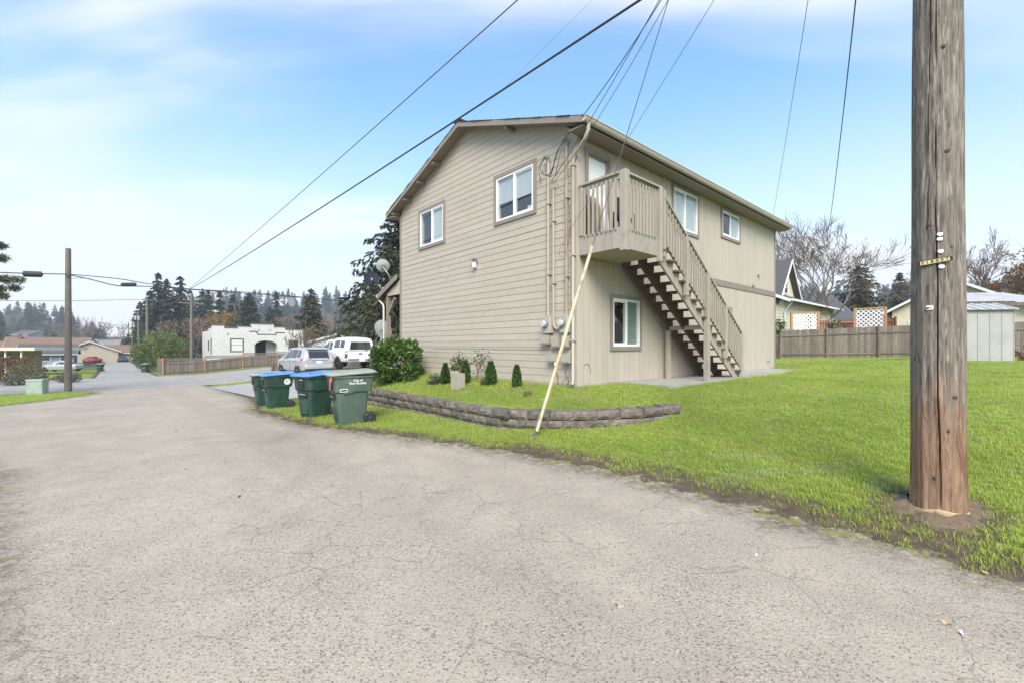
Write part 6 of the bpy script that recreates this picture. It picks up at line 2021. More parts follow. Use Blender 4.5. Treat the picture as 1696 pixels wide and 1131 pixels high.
# fence across the street in front of the white house
fs0 = st(56.0, 2.9)
fence('lattice_fence', 'brown board fence with lattice top in front of the white stucco house', st(56.0,2.9), st(56.0,30.5), 1.62, .16, 'fencewood2', 'cedar', (.2,.85), 3.45, .30, face=-1)
fence('lattice_fence', 'side run of the brown fence along the far alley', st(74.0,3.1), st(56.2,2.9), 1.55, .16, 'fencewood2', 'cedar', (.2,.85), 1.8, 0, top='dog', face=1)
# short fence beside the driveway
fence('low_fence', 'short grey fence panel with an orange post beside the silver car', st(36.2,8.2), st(36.2,17.5), 1.15, .16, 'fencewood', 'fencewood', (.25,.85), 2.2, 0)
x, y = st(35.9, 9.5)
o = MB().box(-.06,.06,-.06,.06,-.2,1.2).build('cedar_post', M['cedar']); o.location = (x, y, gz(x, y)); o.rotation_euler = (0,0,TH)
tag(o, 'new orange cedar post standing against the short grey fence', 'post')

# ================================================================== building kit
def mk(name, col, sc=3, rough=.8, **kw): M[name] = pm(name, col, tuple(x*.88 for x in col), sc, rough=rough, **kw)
mk('stucco_white', (.58,.57,.54), 3, .85, dirt=(.55,.54,.50), dirt_amt=.25)
mk('trim_brown', (.10,.088,.078)); mk('cream', (.62,.57,.42)); mk('cream_trim', (.74,.73,.69)); mk('roof_grey', (.085,.085,.088), 12, .9); mk('roof_brown', (.20,.125,.085), 12, .9)
mk('roof_light', (.30,.27,.24), 12, .9); mk('bluehouse', (.10,.22,.31)); mk('greyblue', (.24,.27,.31)); mk('tanwall', (.42,.37,.28)); mk('roof_red', (.22,.10,.075), 12, .9)
mk('dark_void', (.02,.02,.022)); mk('palewall', (.58,.57,.54)); mk('shedmetal', (.40,.39,.37), 2, .5, metal=.2, dirt=(.30,.28,.2), dirt_amt=.35)
mk('metalroof', (.58,.57,.56), 2, .45, metal=.3, dirt=(.42,.22,.10), dirt_amt=.85, dirt_scale=.7)
def bwindow(t_, face, a0, a1, z0, z1, d, trim='cream_trim', glass='carglass', tw=.09):
    """window as trim+pane on a wall; face: ('x',pos,sign) or ('y',pos,sign)"""
    ax, pos, sg = face
    def bx(mb, aa, ab, za, zb, o0, o1):
        lo, hi = sorted((pos+sg*o0, pos+sg*o1))
        if ax == 'y': mb.box(aa, ab, lo, hi, za, zb)
        else: mb.box(lo, hi, aa, ab, za, zb)
    mb = MB()
    bx(mb, a0-tw, a1+tw, z1, z1+tw, 0, .05); bx(mb, a0-tw, a1+tw, z0-tw, z0, 0, .05); bx(mb, a0-tw, a0, z0, z1, 0, .048); bx(mb, a1, a1+tw, z0, z1, 0, .048)
    bx(mb, a0, a1, (z0+z1)/2-.02, (z0+z1)/2+.02, 0, .035)
    w = mb.build('window', M[trim], t_)
    mb = MB(); bx(mb, a0, a1, z0, z1, .004, .02); mb.build('pane', M[glass], w)
    return w
def gable_house(label, x, y, rz, lx, ly, h, rise, wall, roofm, ridge='x', over=.4, name='house', wins=(), dz=0.0, chimney=None, trim='cream_trim', group=None):
    """box house: local footprint 0..lx, 0..ly; ridge along x or y"""
    t_ = empty(name, label, 'house', (x, y, gz(x, y)+dz), rz, group)
    mb = MB(); mb.box(0, lx, 0, ly, -1.0, h)
    if ridge == 'x': mb.prism([(.0,h+.001),(ly,h+.001),(ly/2,h+rise)], 'x', .002, lx-.002)
    else: mb.prism([(0,h+.001),(lx,h+.001),(lx/2,h+rise)], 'y', .002, ly-.002)
    mb.build('wall', M[wall], t_)
    half = (ly if ridge == 'x' else lx)/2; sl = rise/half; th = .14
    rm = MB(); tm = MB()
    for sg in (0, 1):
        span = ly if ridge == 'x' else lx
        a, b = (-over, half) if sg == 0 else (span+over, half)
        za, zb = h - over*sl + .05, h + rise + .05
        sec = [(a, za), (b, zb), (b, zb+th), (a, za+th)]
        L0_, L1_ = -over, (lx if ridge == 'x' else ly)+over
        rm.prism(sec, 'x' if ridge == 'x' else 'y', L0_, L1_)
        for e0 in (L0_-.03, L1_+.001): tm.prism([(a, za-.06),(b, zb-.06),(b, zb+th-.01),(a, za+th-.01)], 'x' if ridge == 'x' else 'y', e0, e0+.03)
        s_ = -1 if sg == 0 else 1
        e = sorted((a + s_*.002, a + s_*.11))
        if ridge == 'x': tm.box(L0_, L1_, e[0], e[1], za+.0, za+th-.02)
        else: tm.box(e[0], e[1], L0_, L1_, za+.0, za+th-.02)
    rf = rm.build('roof', M[roofm], t_)
    tm.build('roof_trim', M[trim], rf)
    if chimney:
        cx_, cy_, ch_ = chimney; MB().box(cx_-.3, cx_+.3, cy_-.3, cy_+.3, h, h+rise+ch_).build('chimney', M['roof_red'], rf)
    for w_ in wins: bwindow(t_, *w_)
    return t_
# ---- white stucco house with stepped parapet
wx, wy = st(64.0, 8.0)
wz = -.2
wh = empty('stucco_house', 'white stucco bungalow with stepped parapet behind the lattice fence', 'house', (wx, wy, wz), TH)
mb = MB()
WLEN = 10.4; D_ = 9.0
ops = [(1.85,3.3,1.2,2.72),(4.5,7.15,.0,2.62),(8.5,9.7,1.4,2.6)]
zs = sorted({-1.4, 3.45, *[o[2] for o in ops], *[o[3] for o in ops]})
for za, zb in zip(zs[:-1], zs[1:]):
    zc = (za+zb)/2; a = 0
    for c0, c1 in sorted([(o[0], o[1]) for o in ops if o[2] < zc < o[3]]) + [(WLEN, WLEN)]:
        if c0 > a: mb.box(a, c0, 0, .25, za, zb)
        a = max(a, c1)
steps = [(0,1.25,4.30),(1.25,2.6,4.0),(2.6,4.1,4.22),(4.1,6.75,4.58),(6.75,8.1,4.25),(8.1,WLEN,3.95)]
for a, b, z_ in steps: mb.box(a, b, 0, .25, 3.45, z_)
mb.box(0, .25, .25, D_, -1.4, 3.7); mb.box(WLEN-.25, WLEN, .25, D_, -1.4, 3.7); mb.box(.25, WLEN-.25, D_-.25, D_, -1.4, 3.7); mb.box(.25, WLEN-.25, .25, D_-.25, 3.3, 3.4)
for a, b, z_ in ((.25,1.2,4.15),(1.2,3.2,3.95)): mb.box(0, .25, a, b, 3.7, z_)
mb.build('wall', M['stucco_white'], wh)
mb = MB()
for a, b, z_ in steps: mb.box(a-.04, b+.04, -.06, .31, z_, z_+.13)
mb.box(-.05, .30, .32, 3.2, 4.16, 4.25)
mb.build('coping', M['trim_brown'], wh)
mb = MB(); mb.box(3.9, 4.85, -.05, -.002, 3.60, 3.70); mb.box(4.75, 4.85, -.05, -.002, 3.30, 3.599); mb.box(4.851, 7.0, -.05, -.002, 3.24, 3.34); mb.box(6.9, 7.0, -.05, -.002, 3.341, 3.6); mb.box(7.001, 8.0, -.05, -.002, 3.50, 3.60)
mb.build('string_moulding', M['trim_brown'], wh)
mb = MB(); pts = [(4.5,2.62),(4.5,1.9)]
for k_ in range(13):
    f_ = k_/12; pts.append((4.5+2.65*f_, 1.9+.62*math.sin(math.pi*f_)**.5))
pts += [(7.15,2.62)]
mb.prism(pts, 'y', .01, .24); mb.build('porch_arch', M['stucco_white'], wh)
mb = MB(); mb.box(4.4,7.25,1.6,1.7,-1,3.2); mb.box(4.41,4.49,.25,1.6,-1,3.2); mb.box(7.16,7.24,.25,1.6,-1,3.2); mb.build('porch_recess', M['palewall'], wh)
dr = MB().box(5.0,6.1,1.54,1.598,-.2,2.5).build('door', M['dark_void'], wh)
mb = MB(); mb.tube([(5.55+.26*math.cos(a),1.50,1.75+.26*math.sin(a)) for a in np.linspace(0,6.283,15)], .06, 6); mb.build('wreath', M['needle'], dr)
bwindow(wh, ('y',.02,-1), 1.97, 3.18, 1.2, 2.62, 0, 'trim_brown', 'blind', .13)
bwindow(wh, ('y',.02,-1), 8.6, 9.6, 1.4, 2.5, 0, 'trim_brown', 'carglass', .12)
bwindow(wh, ('x',0,-1), .55, .85, .9, 2.7, 0, 'trim_brown', 'carglass', .08); bwindow(wh, ('x',0,-1), 2.6, 3.2, 1.3, 2.4, 0, 'trim_brown', 'carglass', .08)
for xx in (1.6, 5.0, 6.3): MB().lathe([(.08,0),(.08,-.05)], 8, (xx,0,3.85 if xx > 4 else 3.3), 'y').build('scupper', M['trim_brown'], wh)
# wing of the white house to the right
x, y = st(66.5, 18.8)
gable_house('low white wing with dark gable roof beside the stucco house', x, y, TH, 9.5, 8.5, 2.6, 1.35, 'stucco_white', 'roof_grey', 'y', .35, dz=-.0, wins=[(('y',0,-1),1.6,2.8,1.1,2.2,0),(('x',0,-1),2,3.2,1.1,2.2,0)])
x, y = st(66.0, 41.0)
gable_house('pale house with a white gable peak behind the pickup', x, y, TH, 8.5, 9, 3.4, 2.3, 'palewall', 'roof_grey', 'y', .4, wins=[(('y',0,-1),3.2,5.0,1.2,2.6,0)])
# ---- houses on the left across the street
x, y = at(-30, 47.0)
cp = empty('carport', 'flat roofed pale carport at the left edge across the street', 'carport', (x, y, gz(x, y)), math.radians(2))
MB().box(-2, 6.9, -1.5, 4.5, 2.75, 3.05).build('roof_slab', M['cream'], cp)
for xx in (.4, 3.6, 5.2): MB().vbar(xx, -1.1, -.3, 2.749, .12, .12).build('post', M['cream_trim'], cp)
MB().box(-2, 3.0, 3.0, 3.2, -.3, 2.749).build('wall', M['tanwall'], cp); MB().box(-2,-.2,-1.2,2.999,-.3,2.2).build('store', M['tanwall'], cp)
x, y = at(30, 80.0)
gable_house('grey-blue house with low dark roof behind the silver sedan', x, y, TH, 7.2, 8, 2.2, 1.7, 'greyblue', 'roof_grey', 'x', .5, wins=[(('y',0,-1),2.6,4.0,1.0,2.1,0),(('y',0,-1),5.4,6.4,1.0,1.9,0)], dz=-.05)
x, y = at(8, 97.0)
gable_house('large brown roofed house behind the grey-blue house', x, y, TH, 13, 9.5, 2.6, 3.0, 'tanwall', 'roof_brown', 'x', .5, wins=[(('y',0,-1),3,5,1.0,2.3,0)], chimney=(1.8,4.2,.9))
x, y = at(99, 96.0)
gable_house('brown roofed wing with white gable edge near the stub pole', x, y, math.radians(40), 9.5, 7.5, 2.5, 2.1, 'tanwall', 'roof_brown', 'y', .5)
x, y = at(143, 150.0)
gable_house('blue gabled house beyond the brown roofs', x, y, math.radians(-8), 8.5, 9, 3.6, 2.4, 'bluehouse', 'roof_light', 'y', .5, wins=[(('y',0,-1),3.2,5.0,1.2,2.4,0)])
x, y = at(146, 100.0)
gable_house('low brown garage roof beside the far alley', x, y, math.radians(35), 8, 6.5, 2.2, 1.6, 'tanwall', 'roof_brown', 'x', .5)
far_rows = [(-20,140,'roof_red','palewall','red roofed house at the far left below the hill'),(52,150,'roof_light','palewall','pale long roofed house left of the stub pole'),(78,175,'roof_light','cream','cream house just left of the stub pole, far off'),
            (128,190,'roof_grey','palewall','white gabled house right of the stub pole, far off'),(20,215,'roof_grey','greyblue','grey far house below the left hill'),(168,260,'roof_grey','palewall','tiny white house beside the far alley head'),(222,180,'roof_grey','palewall','pale garage beside the far alley poles'),
            (690,150,'roof_grey','palewall','grey roofed house glimpsed behind the porch')]
for i, (px, Y, rf_, wl_, lab) in enumerate(far_rows):
    x, y = at(px, Y); rg = random.Random(i)
    gable_house(lab, x, y, math.radians(rg.uniform(-25,40)), rg.uniform(9,13), rg.uniform(7,9), rg.uniform(2.7,4.2), rg.uniform(1.8,2.8), wl_, rf_, 'x', .4,
                wins=[(('y',0,-1),2,3.4,1.2,2.3,0),(('y',0,-1),5.4,6.8,1.2,2.3,0)], group='distant houses')
# houses up on the wooded hill
for i, (px, py, d_) in enumerate(((340,512,330),(352,488,420),(452,497,360),(662,470,330),(100,548,420),(58,545,470),(150,552,430),(425,510,350))):
    x, y = at(px, d_)
    gable_house(['white house among hill trees above the yellow tree','pale house high on the hill beside tall firs','white house on the hill above the stucco parapet','pale house on the hill beside the porch','white house on the left hillside','long pale house on the far left hillside','small white house on the hill over the alley','cream house on the hill behind the conifers'][i],
                x, y, math.radians(20*i-50), 13, 9, 5.0, 2.4, 'palewall', 'roof_grey', 'x', .4, dz=zpx(py, d_)-gz(x, y)-4.0, wins=[(('y',0,-1),2,4,1.4,3.2,0),(('y',0,-1),7,10,1.4,3.2,0)], group='houses on the hill')
# ---- houses on the right behind the fence
cx0, cy0 = 18.0+.25, 29.6
ch = empty('cream_house', 'cream sided house with grey gable roof behind the back fence', 'house', (cx0, cy0, 0), TH)
ez = 4.6
mb = MB(); mb.box(0, 12.2, 0, 7.5, .2, ez); mb.build('wall', M['cream'], ch)
# lap siding lines as real courses
zc = .9; k_ = 0
while zc < ez:
    MB().prism([(-.022, zc), (-.004, zc+.2), (.0, zc+.2), (.0, zc)], 'x', 0, 12.2).build('siding_board', M['cream'], ch)
    MB().prism([(-.022, zc), (-.004, zc+.2), (.0, zc+.2), (.0, zc)], 'y', 0, 7.5).build('siding_board', M['cream'], ch); zc += .205
rm = MB(); rm.prism([(-.5, ez-.05), (3.75, ez+1.85), (3.75, ez+2.0), (-.5, ez+.10)], 'x', -.4, 12.6); rm.prism([(8.0, ez-.05), (3.75, ez+1.85), (3.75, ez+2.0), (8.0, ez+.10)], 'x', -.4, 12.6)
rf = rm.build('roof', M['roof_grey'], ch)
MB().box(-.45, 12.65, -.64, -.51, ez-.04, ez+.08).build('gutter', M['cream_trim'], rf); MB().prism([(-.5, ez-.12), (3.75, ez+1.80), (3.75, ez+1.98), (-.5, ez+.08)], 'x', -.44, -.401).build('barge_board', M['cream_trim'], rf)
# steep cross gable near its left end
gx0, gx1, gy = .2, 4.4, .6
gm_ = MB(); gm_.prism([(gx0, ez+.3), (gx1, ez+.3), ((gx0+gx1)/2, ez+2.95)], 'y', gy, 3.7); gab = gm_.build('gable', M['cream'], ch)
rm = MB()
for a, b in ((gx0-.35, (gx0+gx1)/2), (gx1+.35, (gx0+gx1)/2)):
    za = ez+.3-.35*1.26; rm.prism([(a, za), (b, ez+2.95), (b, ez+3.12), (a, za+.17)], 'y', gy-.4, 3.75)
rm.build('gable_roof', M['roof_grey'], gab)
tm = MB()
for a, b in ((gx0-.37, (gx0+gx1)/2), (gx1+.37, (gx0+gx1)/2)):
    za = ez+.3-.37*1.26; tm.prism([(a, za-.08), (b, ez+2.90), (b, ez+3.10), (a, za+.15)], 'y', gy-.45, gy-.401)
tm.build('barge_board', M['cream_trim'], gab)
bwindow(gab, ('y',gy,-1), 1.95, 2.6, ez+.75, ez+1.6, 0)
bwindow(ch, ('y',0,-1), 4.6, 6.0, 2.6, 3.9, 0); bwindow(ch, ('y',0,-1), 10.2, 11.4, 1.6, 3.6, 0)
MB().tube([(-.1,-.55,ez-.05),(-.1,-.3,ez-.4),(-.06,-.05,ez-.75),(-.06,-.05,1.0)], .04, 6).build('downspout', M['palewall'], ch)
# blue house behind, cream garage, lattice screens, red fence
x, y = at(1392, 43.0)
gable_house('blue house with dark roof behind the bare tree', x-3.2, y, TH-.6, 5.2, 7, 3.2, 2.6, 'bluehouse', 'roof_grey', 'x', .5, dz=.2, wins=[(('y',0,-1),2.6,3.9,1.5,2.4,0)])
gable_house('cream gabled garage behind the utility pole', 32.7, 28.1, TH, 8, 6.5, 3.15, 1.9, 'cream', 'roof_grey', 'x', .45, dz=4.17-3.15-gz(32.7,28.1), wins=[(('x',0,-1),4.6,5.5,1.5,2.3,0)])
def screen(label, px0, px1, Y0, Y1, z0, z1):
    a = at(px0, Y0); b = at(px1, Y1); L_ = math.hypot(b[0]-a[0], b[1]-a[1])
    t_ = empty('lattice_screen', label, 'lattice screen', (a[0], a[1], gz(*a)), math.atan2(b[1]-a[1], b[0]-a[0]))
    base = gz(*a); z0 -= base; z1 -= base
    for xx in (0, L_): MB().box(xx-.06, xx+.06, -.06, .06, -.3, z1+.05).build('post', M['cedar'], t_)
    MB().box(.061, L_-.061, -.045, .045, z1-.05, z1+.04).build('top_rail', M['cedar'], t_)
    mb = MB(); lattice(mb, .06, L_-.06, z0, z1-.06, 0, .25, .075, .012); mb.build('lattice', M['lattice_white'], t_)
    return t_
screen('white lattice screen with cedar posts before the cream house', 1311, 1355, 28.6, 28.4, 1.1, zpx(518, 28.5))
screen('white lattice screen with cedar frame left of the utility pole', 1416, 1467, 28.0, 26.9, 1.1, zpx(511, 27.5))
fence('red_fence', 'red-brown stained low fence between the lattice screens', at(1355, 29.6), at(1484, 28.6), 1.55, .12, 'redfence', 'redfence', (.2,.85), 2.2, 0, dz=.95, gap=.03)
x, y = at(1386, 28.2); shrub('small round green shrub peeking over the back fence', x, y, .75, .7, .8, 700, .09, 'hollyish', 31, nclump=9, zc=1.75)
x, y = at(1284, 26.5); shrub('dark green shrub at the house corner before the cream house', x+.15, y, .35, .4, .5, 300, .08, 'hollyish', 32, nclump=6, zc=1.9)
# metal garden shed
sx, sy = at(1580, 17.0)
sh = empty('metal_shed', 'light grey ribbed metal garden shed at the edge of the lawn', 'shed', (sx, sy, gz(sx, sy)), math.radians(-8))
SW, SD, SH = 2.02, 1.7, 1.98
MB().box(.02, SW-.02, .02, SD, 0, SH).build('wall', M['shedmetal'], sh)
for i in range(5):
    MB().box(i*SW/5+.012, (i+1)*SW/5-.012, .0, .019, .04, SH-.02).build('panel', M['shedmetal'], sh)
    MB().box(i*SW/5-.010 if i else 0, i*SW/5+.010, -.014, .018, .03, SH-.01).build('rib', M['shedmetal'], sh)
MB().box(SW-.02, SW, -.014, .018, .03, SH-.01).build('rib', M['shedmetal'], sh)
MB().box(-.02, SW+.02, -.02, SD, -.05, .03).build('base', M['cladding'], sh)
mb = MB(); mb.prism([(-.14, SH-.01), (SD/2, SH+.30), (SD+.1, SH-.01)], 'x', -.06, SW+.08); rf = mb.build('roof', M['shedmetal'], sh)
for i in range(6):
    xx = i*SW/5
    MB().prism([(-.15, SH+.005), (SD/2, SH+.315), (SD/2, SH+.335), (-.15, SH+.028)], 'x', xx-.02, xx+.02).build('roof_rib', M['vinyl'], rf)
# open shelter with corrugated roof
ox, oy = at(1588, 24.0)
op = empty('metal_shelter', 'open shelter with rusty corrugated metal roof behind the shed', 'shelter', (ox, oy, gz(ox, oy)), math.radians(-7))
for i in range(22):
    xa = i*.2
    mb = MB(); prof = []
    mb.loft([[(xa,-.3,2.96),(xa+.1,-.3,3.01),(xa+.2,-.3,2.96),(xa+.1,-.3,2.99)],[(xa,2.6,3.72),(xa+.1,2.6,3.77),(xa+.2,2.6,3.72),(xa+.1,2.6,3.75)]]); mb.build('roof_sheet', M['metalroof'], op)
MB().box(0, 4.4, -.26, -.18, 2.75, 2.93).build('beam', M['fencewood'], op)
for xx in (.1, 2.2, 4.3):
    MB().vbar(xx, -.2, -.2, 2.749, .1, .1).build('post', M['fencewood'], op); MB().vbar(xx, 2.5, -.2, 3.6, .1, .1).build('post', M['fencewood'], op)
for i in range(12): MB().box(i*.36, i*.36+.33, 2.62, 2.65, -.1, 3.5).build('back_board', M['fencewood'], op)

# ================================================================== street furniture and poles
M['cabinet'] = pm('pale_green_cabinet', (.36,.42,.35), (.31,.37,.31), 3, rough=.5, dirt=(.25,.27,.22), dirt_amt=.4)
x, y = at(62, 24.0)
cab = empty('utility_cabinet', 'pale green metal utility cabinet on the left grass verge', 'utility cabinet', (x, y, gz(x, y)), .25)
MB().loft([rrect(-.36,.36,-.24,.24,.03,-.1), rrect(-.36,.36,-.24,.24,.03,.78)]).build('body', M['cabinet'], cab)
MB().loft([rrect(-.39,.39,-.27,.27,.03,.781), rrect(-.38,.38,-.25,.25,.03,.84)]).build('lid', M['cabinet'], cab)
MB().box(-.31,.31,-.252,-.241,.10,.70).build('door', M['cabinet'], cab)
def simple_pole(label, px, Y, py_top, py_base=None, r=.15, arms=(), trans=0, base_z=None, mat='bark_pale', group='utility poles'):
    x, y = at(px, Y); z0 = gz(x, y)
    t_ = empty('utility_pole', label, 'utility pole', (x, y, z0), 0, group)
    h = zpx(py_top, Y) - z0
    MB().tube([(0,0,-.5),(0,0,h*.5),(0,0,h)], [r*1.1,r*.95,r*.78], 10).build('shaft', M['polewood_far'], t_, True, 60)
    for dh, wd in arms:
        MB().beam((-wd*UX, -wd*UY, h-dh), (wd*UX, wd*UY, h-dh), .10, .12).build('crossarm', M['polewood_far'], t_)
        for q in (-.85,-.4,.4,.85): MB().lathe([(.03,0),(.05,.06),(.03,.13)], 8, (q*wd*UX, q*wd*UY, h-dh+.06)).build('insulator', M['cable_grey'], t_)
    for k_ in range(trans):
        MB().lathe([(.18,0),(.2,.05),(.2,.65),(.12,.72)], 12, (.3*(1 if k_ else -1), -.25, h-1.6)).build('transformer', M['dish_grey'], t_, True, 40)
    return t_, (x, y, z0+h)
M['polewood_far'] = pm('grey_pole_wood', (.19,.16,.13), (.12,.10,.08), 6, (5,5,.5), rough=.9, bump=.3)
sp_, s_top = simple_pole('tall bare stub pole standing on the left grass verge', 113, 26.0, 412, r=.16)
p2, p2top = simple_pole('utility pole with crossarm in front of the brown lattice fence', 317, 46.5, 491, r=.15, arms=((.75,1.1),))
p3, p3top = simple_pole('utility pole rising behind the round green shrub', 243.5, 60.0, 494, r=.16)
for px, Y, py, lab, tr_ in ((229,82,516,'alley pole with transformers beyond the round shrub',2),(219,105,531,'second alley pole beyond the round shrub',0),(213,125,534,'third alley pole beyond the round shrub',1),(205,165,548,'fourth alley pole, with a small transformer',1),(201,200,552,'fifth alley pole, far down',0),(194,290,560,'sixth and farthest alley pole',1)):
    simple_pole(lab, px, Y, py, r=.14, trans=tr_)
def street_pt(px, py, Y): return (*at(px, Y), zpx(py, Y))
# bundle along the street
B0 = street_pt(-60, 449, 23.6); B1 = street_pt(112, 454.5, 25.8); B2 = C; B3 = street_pt(640, 503, 39.6); B4 = street_pt(900, 508, 52)
wire('overhead_cable', 'thick bundled cable along the street left of the stub pole', sag_line(B0, B1, .03), .032)
def chain(label, pts, r, mat='cable', name='overhead_cable', wob=0.0):
    P = [Vector(p) for p in pts]; out = []
    for i in range(len(P)-1):
        p0, p1, p2_, p3_ = P[max(i-1,0)], P[i], P[i+1], P[min(i+2,len(P)-1)]
        for k_ in range(10):
            u_ = k_/10; out.append(.5*((2*p1)+(p2_-p0)*u_+(2*p0-5*p1+4*p2_-p3_)*u_*u_+(3*p1-p0-3*p2_+p3_)*u_**3))
    out.append(P[-1])
    return wire(name, label, out, r, mat)
chain('upper strand of the street cable bundle right of the stub pole', [B1, street_pt(195,462,27.4), street_pt(250,471,28.8), C, street_pt(430,486,33.2), B3, B4], .026)
chain('lower sagging strand of the street cable bundle', [(B1[0],B1[1],B1[2]-.02), street_pt(150,463,26.4), street_pt(195,473.5,27.4), street_pt(250,475,28.8), (C[0],C[1],C[2]-.03), street_pt(430,488,33.2), (B3[0],B3[1],B3[2]-.05)], .028)
chain('thin lashing wire under the street cable near the stub pole', [(B1[0],B1[1],B1[2]-.28), street_pt(130,461,26.1), street_pt(150,462,26.4)], .014)
def splice(label, a, b, r):
    a, b = Vector(a), Vector(b); d = b-a
    mb = MB(); mb.tube([a, a+d*.04, a+d*.06, b-d*.06, b-d*.04, b], [r*.5,r*.6,r,r,r*.6,r*.5], 10)
    tag(mb.build('splice_case', M['cable'], None, True, 45), label, 'splice case')
splice('black splice case on the street cable at the far left', street_pt(37,454,24.6), street_pt(71,455,25.1), .17)
splice('black splice case hanging on the cable between the poles', street_pt(200,472,27.5), street_pt(226,471.5,28.1), .13)
splice('small black splice case where the cables cross', street_pt(309,486.5,30.0), street_pt(317,482,30.2), .11)
chain('far wire along the street past the round shrub pole', [street_pt(-60,498,47), street_pt(120,498.5,53), (p3top[0],p3top[1],p3top[2]-.2), street_pt(262,500,60.5)], .03, 'cable_grey', 'overhead_wire')
chain('lower far wire crossing behind the two pole tops', [(p3top[0],p3top[1],p3top[2]-.25), street_pt(262,499.5,56), (p2top[0],p2top[1],p2top[2]-.1), street_pt(420,510,55), street_pt(640,521,66), street_pt(800,524,76)], .028, 'cable_grey', 'overhead_wire')
chain('slack wire from the cable crossing to the far pole', [C, street_pt(290,500,40), street_pt(270,507,52), street_pt(250,512,58)], .016, 'cable_grey', 'overhead_wire')
chain('faint far wire low across the hillside', [street_pt(-60,545,90), street_pt(200,538,100), street_pt(420,541,110)], .03, 'cable_grey', 'overhead_wire')
chain('thin wire high over the house from the upper left', [street_pt(540,440,30), pole_at(7.3)], .0018, 'cable_grey', 'overhead_wire')
# bins across the street
for (px, Y, lab) in ((240,52.5,'dark green wheeled bin beside the fence across the street'),(166,59.0,'dark green wheeled bin on the grass across the street')):
    c = copy_tree(b1); x, y = at(px, Y); c.location = (x, y, gz(x, y)); c['label'] = lab; c['group'] = 'wheeled bins across the street'; c.rotation_euler = (0,0,TH+1.2)

# ================================================================== shrubs and trees of the middle distance
M['roundgreen'] = leafmat('yellow_green_shrub_leaves', (.15,.21,.04), (.22,.27,.06), (.075,.12,.025), .45, .25, .7, .4)
x, y = at(266, 57.0); shrub('big round glossy shrub beside the far alley fence', x, y, 3.3, 3.0, 2.75, 9500, .13, 'roundgreen', 41, 'round_shrub', nclump=30, rr=.33, zc=2.6, shell=.62)
x, y = at(295, 60.0); shrub('reddish green bush right of the big round shrub', x, y, 1.7, 1.6, 1.9, 1200, .16, 'olive', 42, nclump=14, zc=1.8)
x, y = at(209, 118.0); shrub('narrow dark columnar evergreen beside the far alley', x, y, 1.5, 1.5, 3.2, 700, .3, 'needle', 43, 'columnar_shrub', nclump=10, zc=3.0)
x, y = at(20, 37.5); shrub('russet and green shrub at the far left kerb', x, y, 2.3, 1.3, 1.15, 1500, .11, 'rust_leaf', 44, nclump=16, zc=1.0)
x, y = at(43, 36.5); shrub('yellow-green shrub beside the russet shrub', x, y, 1.3, 1.0, .85, 900, .10, 'olive', 45, nclump=12, zc=.8)
x, y = at(30, 31.5); shrub('low grey-green clipped shrub behind the cabinet', x, y, 1.25, .8, .42, 1100, .07, 'dusty', 46, nclump=14, zc=.35)
x, y = at(111, 34.0); shrub('low grey-green clipped shrub behind the stub pole', x, y, 1.15, .8, .40, 1000, .07, 'dusty', 47, nclump=14, zc=.38)
x, y = at(68, 34.5); shrub('small grey-green shrub between the cabinet and stub pole', x, y, .6, .5, .35, 400, .07, 'dusty', 48, nclump=8, zc=.3)
x, y = at(580, 44.0); shrub('olive brown bushy tree behind the pickup', x, y, 2.7, 2.4, 2.2, 3200, .13, 'olive', 49, 'bushy_tree', cat='tree', nclump=26, rr=.34, zc=2.6, shell=.4, stems=9)
bare_tree('pruned bare tree in front of the white stucco house', *at(504, 46.0), 4.2, .16, 5, depth=5, spread=.62, mat='twig', twig='twig', forks=5, trunk=.24, name='bare_tree', rmin=.018)
# fir behind the house
M['firgreen'] = leafmat('fir_sprays', (.05,.06,.028), (.085,.082,.04), (.028,.038,.02), .7, .15, .5)
M['brownleaf'] = leafmat('clinging_brown_leaves', (.24,.16,.085), (.19,.12,.065), (.15,.10,.06), .7, .3, .5)
fx, fy = at(676, 33.0)
conifer('large layered fir tree rising behind the porch', fx, fy, 12.4, 5.0, 3, 'firgreen', nb=210, ns=64, size=.27, base=.22, droop=.30, pw=.62, ragged=.33)
# conifers in the skyline
CON = [(262,95,452,4.6,'tall twin dark conifer above the round shrub'),(276,98,462,4.2,'dark conifer beside the twin conifers'),(298,96,457,4.6,'dark conifer left of the fence pole'),(248,110,480,4.0,'shorter dark conifer behind the alley poles'),
       (232,125,500,4,'small dark conifer over the far alley'),(335,120,479,4.5,'conifer behind the white hill house'),(345,128,480,4.2,'second conifer behind the white hill house'),(364,118,482,3.6,'slim conifer above the yellow tree'),(386,112,488,4.2,'conifer right of the yellow tree'),
       (413,92,486,4.6,'dark pointed conifer above the stucco parapet'),(405,120,490,3.6,'grey conifer behind the dark pointed one'),(458,130,484,3.0,'thin ragged conifer left of the lone fir'),(447,120,508,3.2,'small dark conifer at the hill foot'),
       (515,66,479,3.7,'lone dark fir behind the white house wing')]
for i, (px, Y, py, r_, lab) in enumerate(CON):
    x, y = at(px, Y); h = zpx(py, Y) - gz(x, y)
    conifer(lab, x, y, h, r_*.82, 100+i, 'needle' if i != 13 else 'needle_brown', nb=130, ns=16, size=.66 if Y > 80 else .5, base=.05, droop=.32, pw=.7, ragged=.3, group='dark conifers along the skyline')
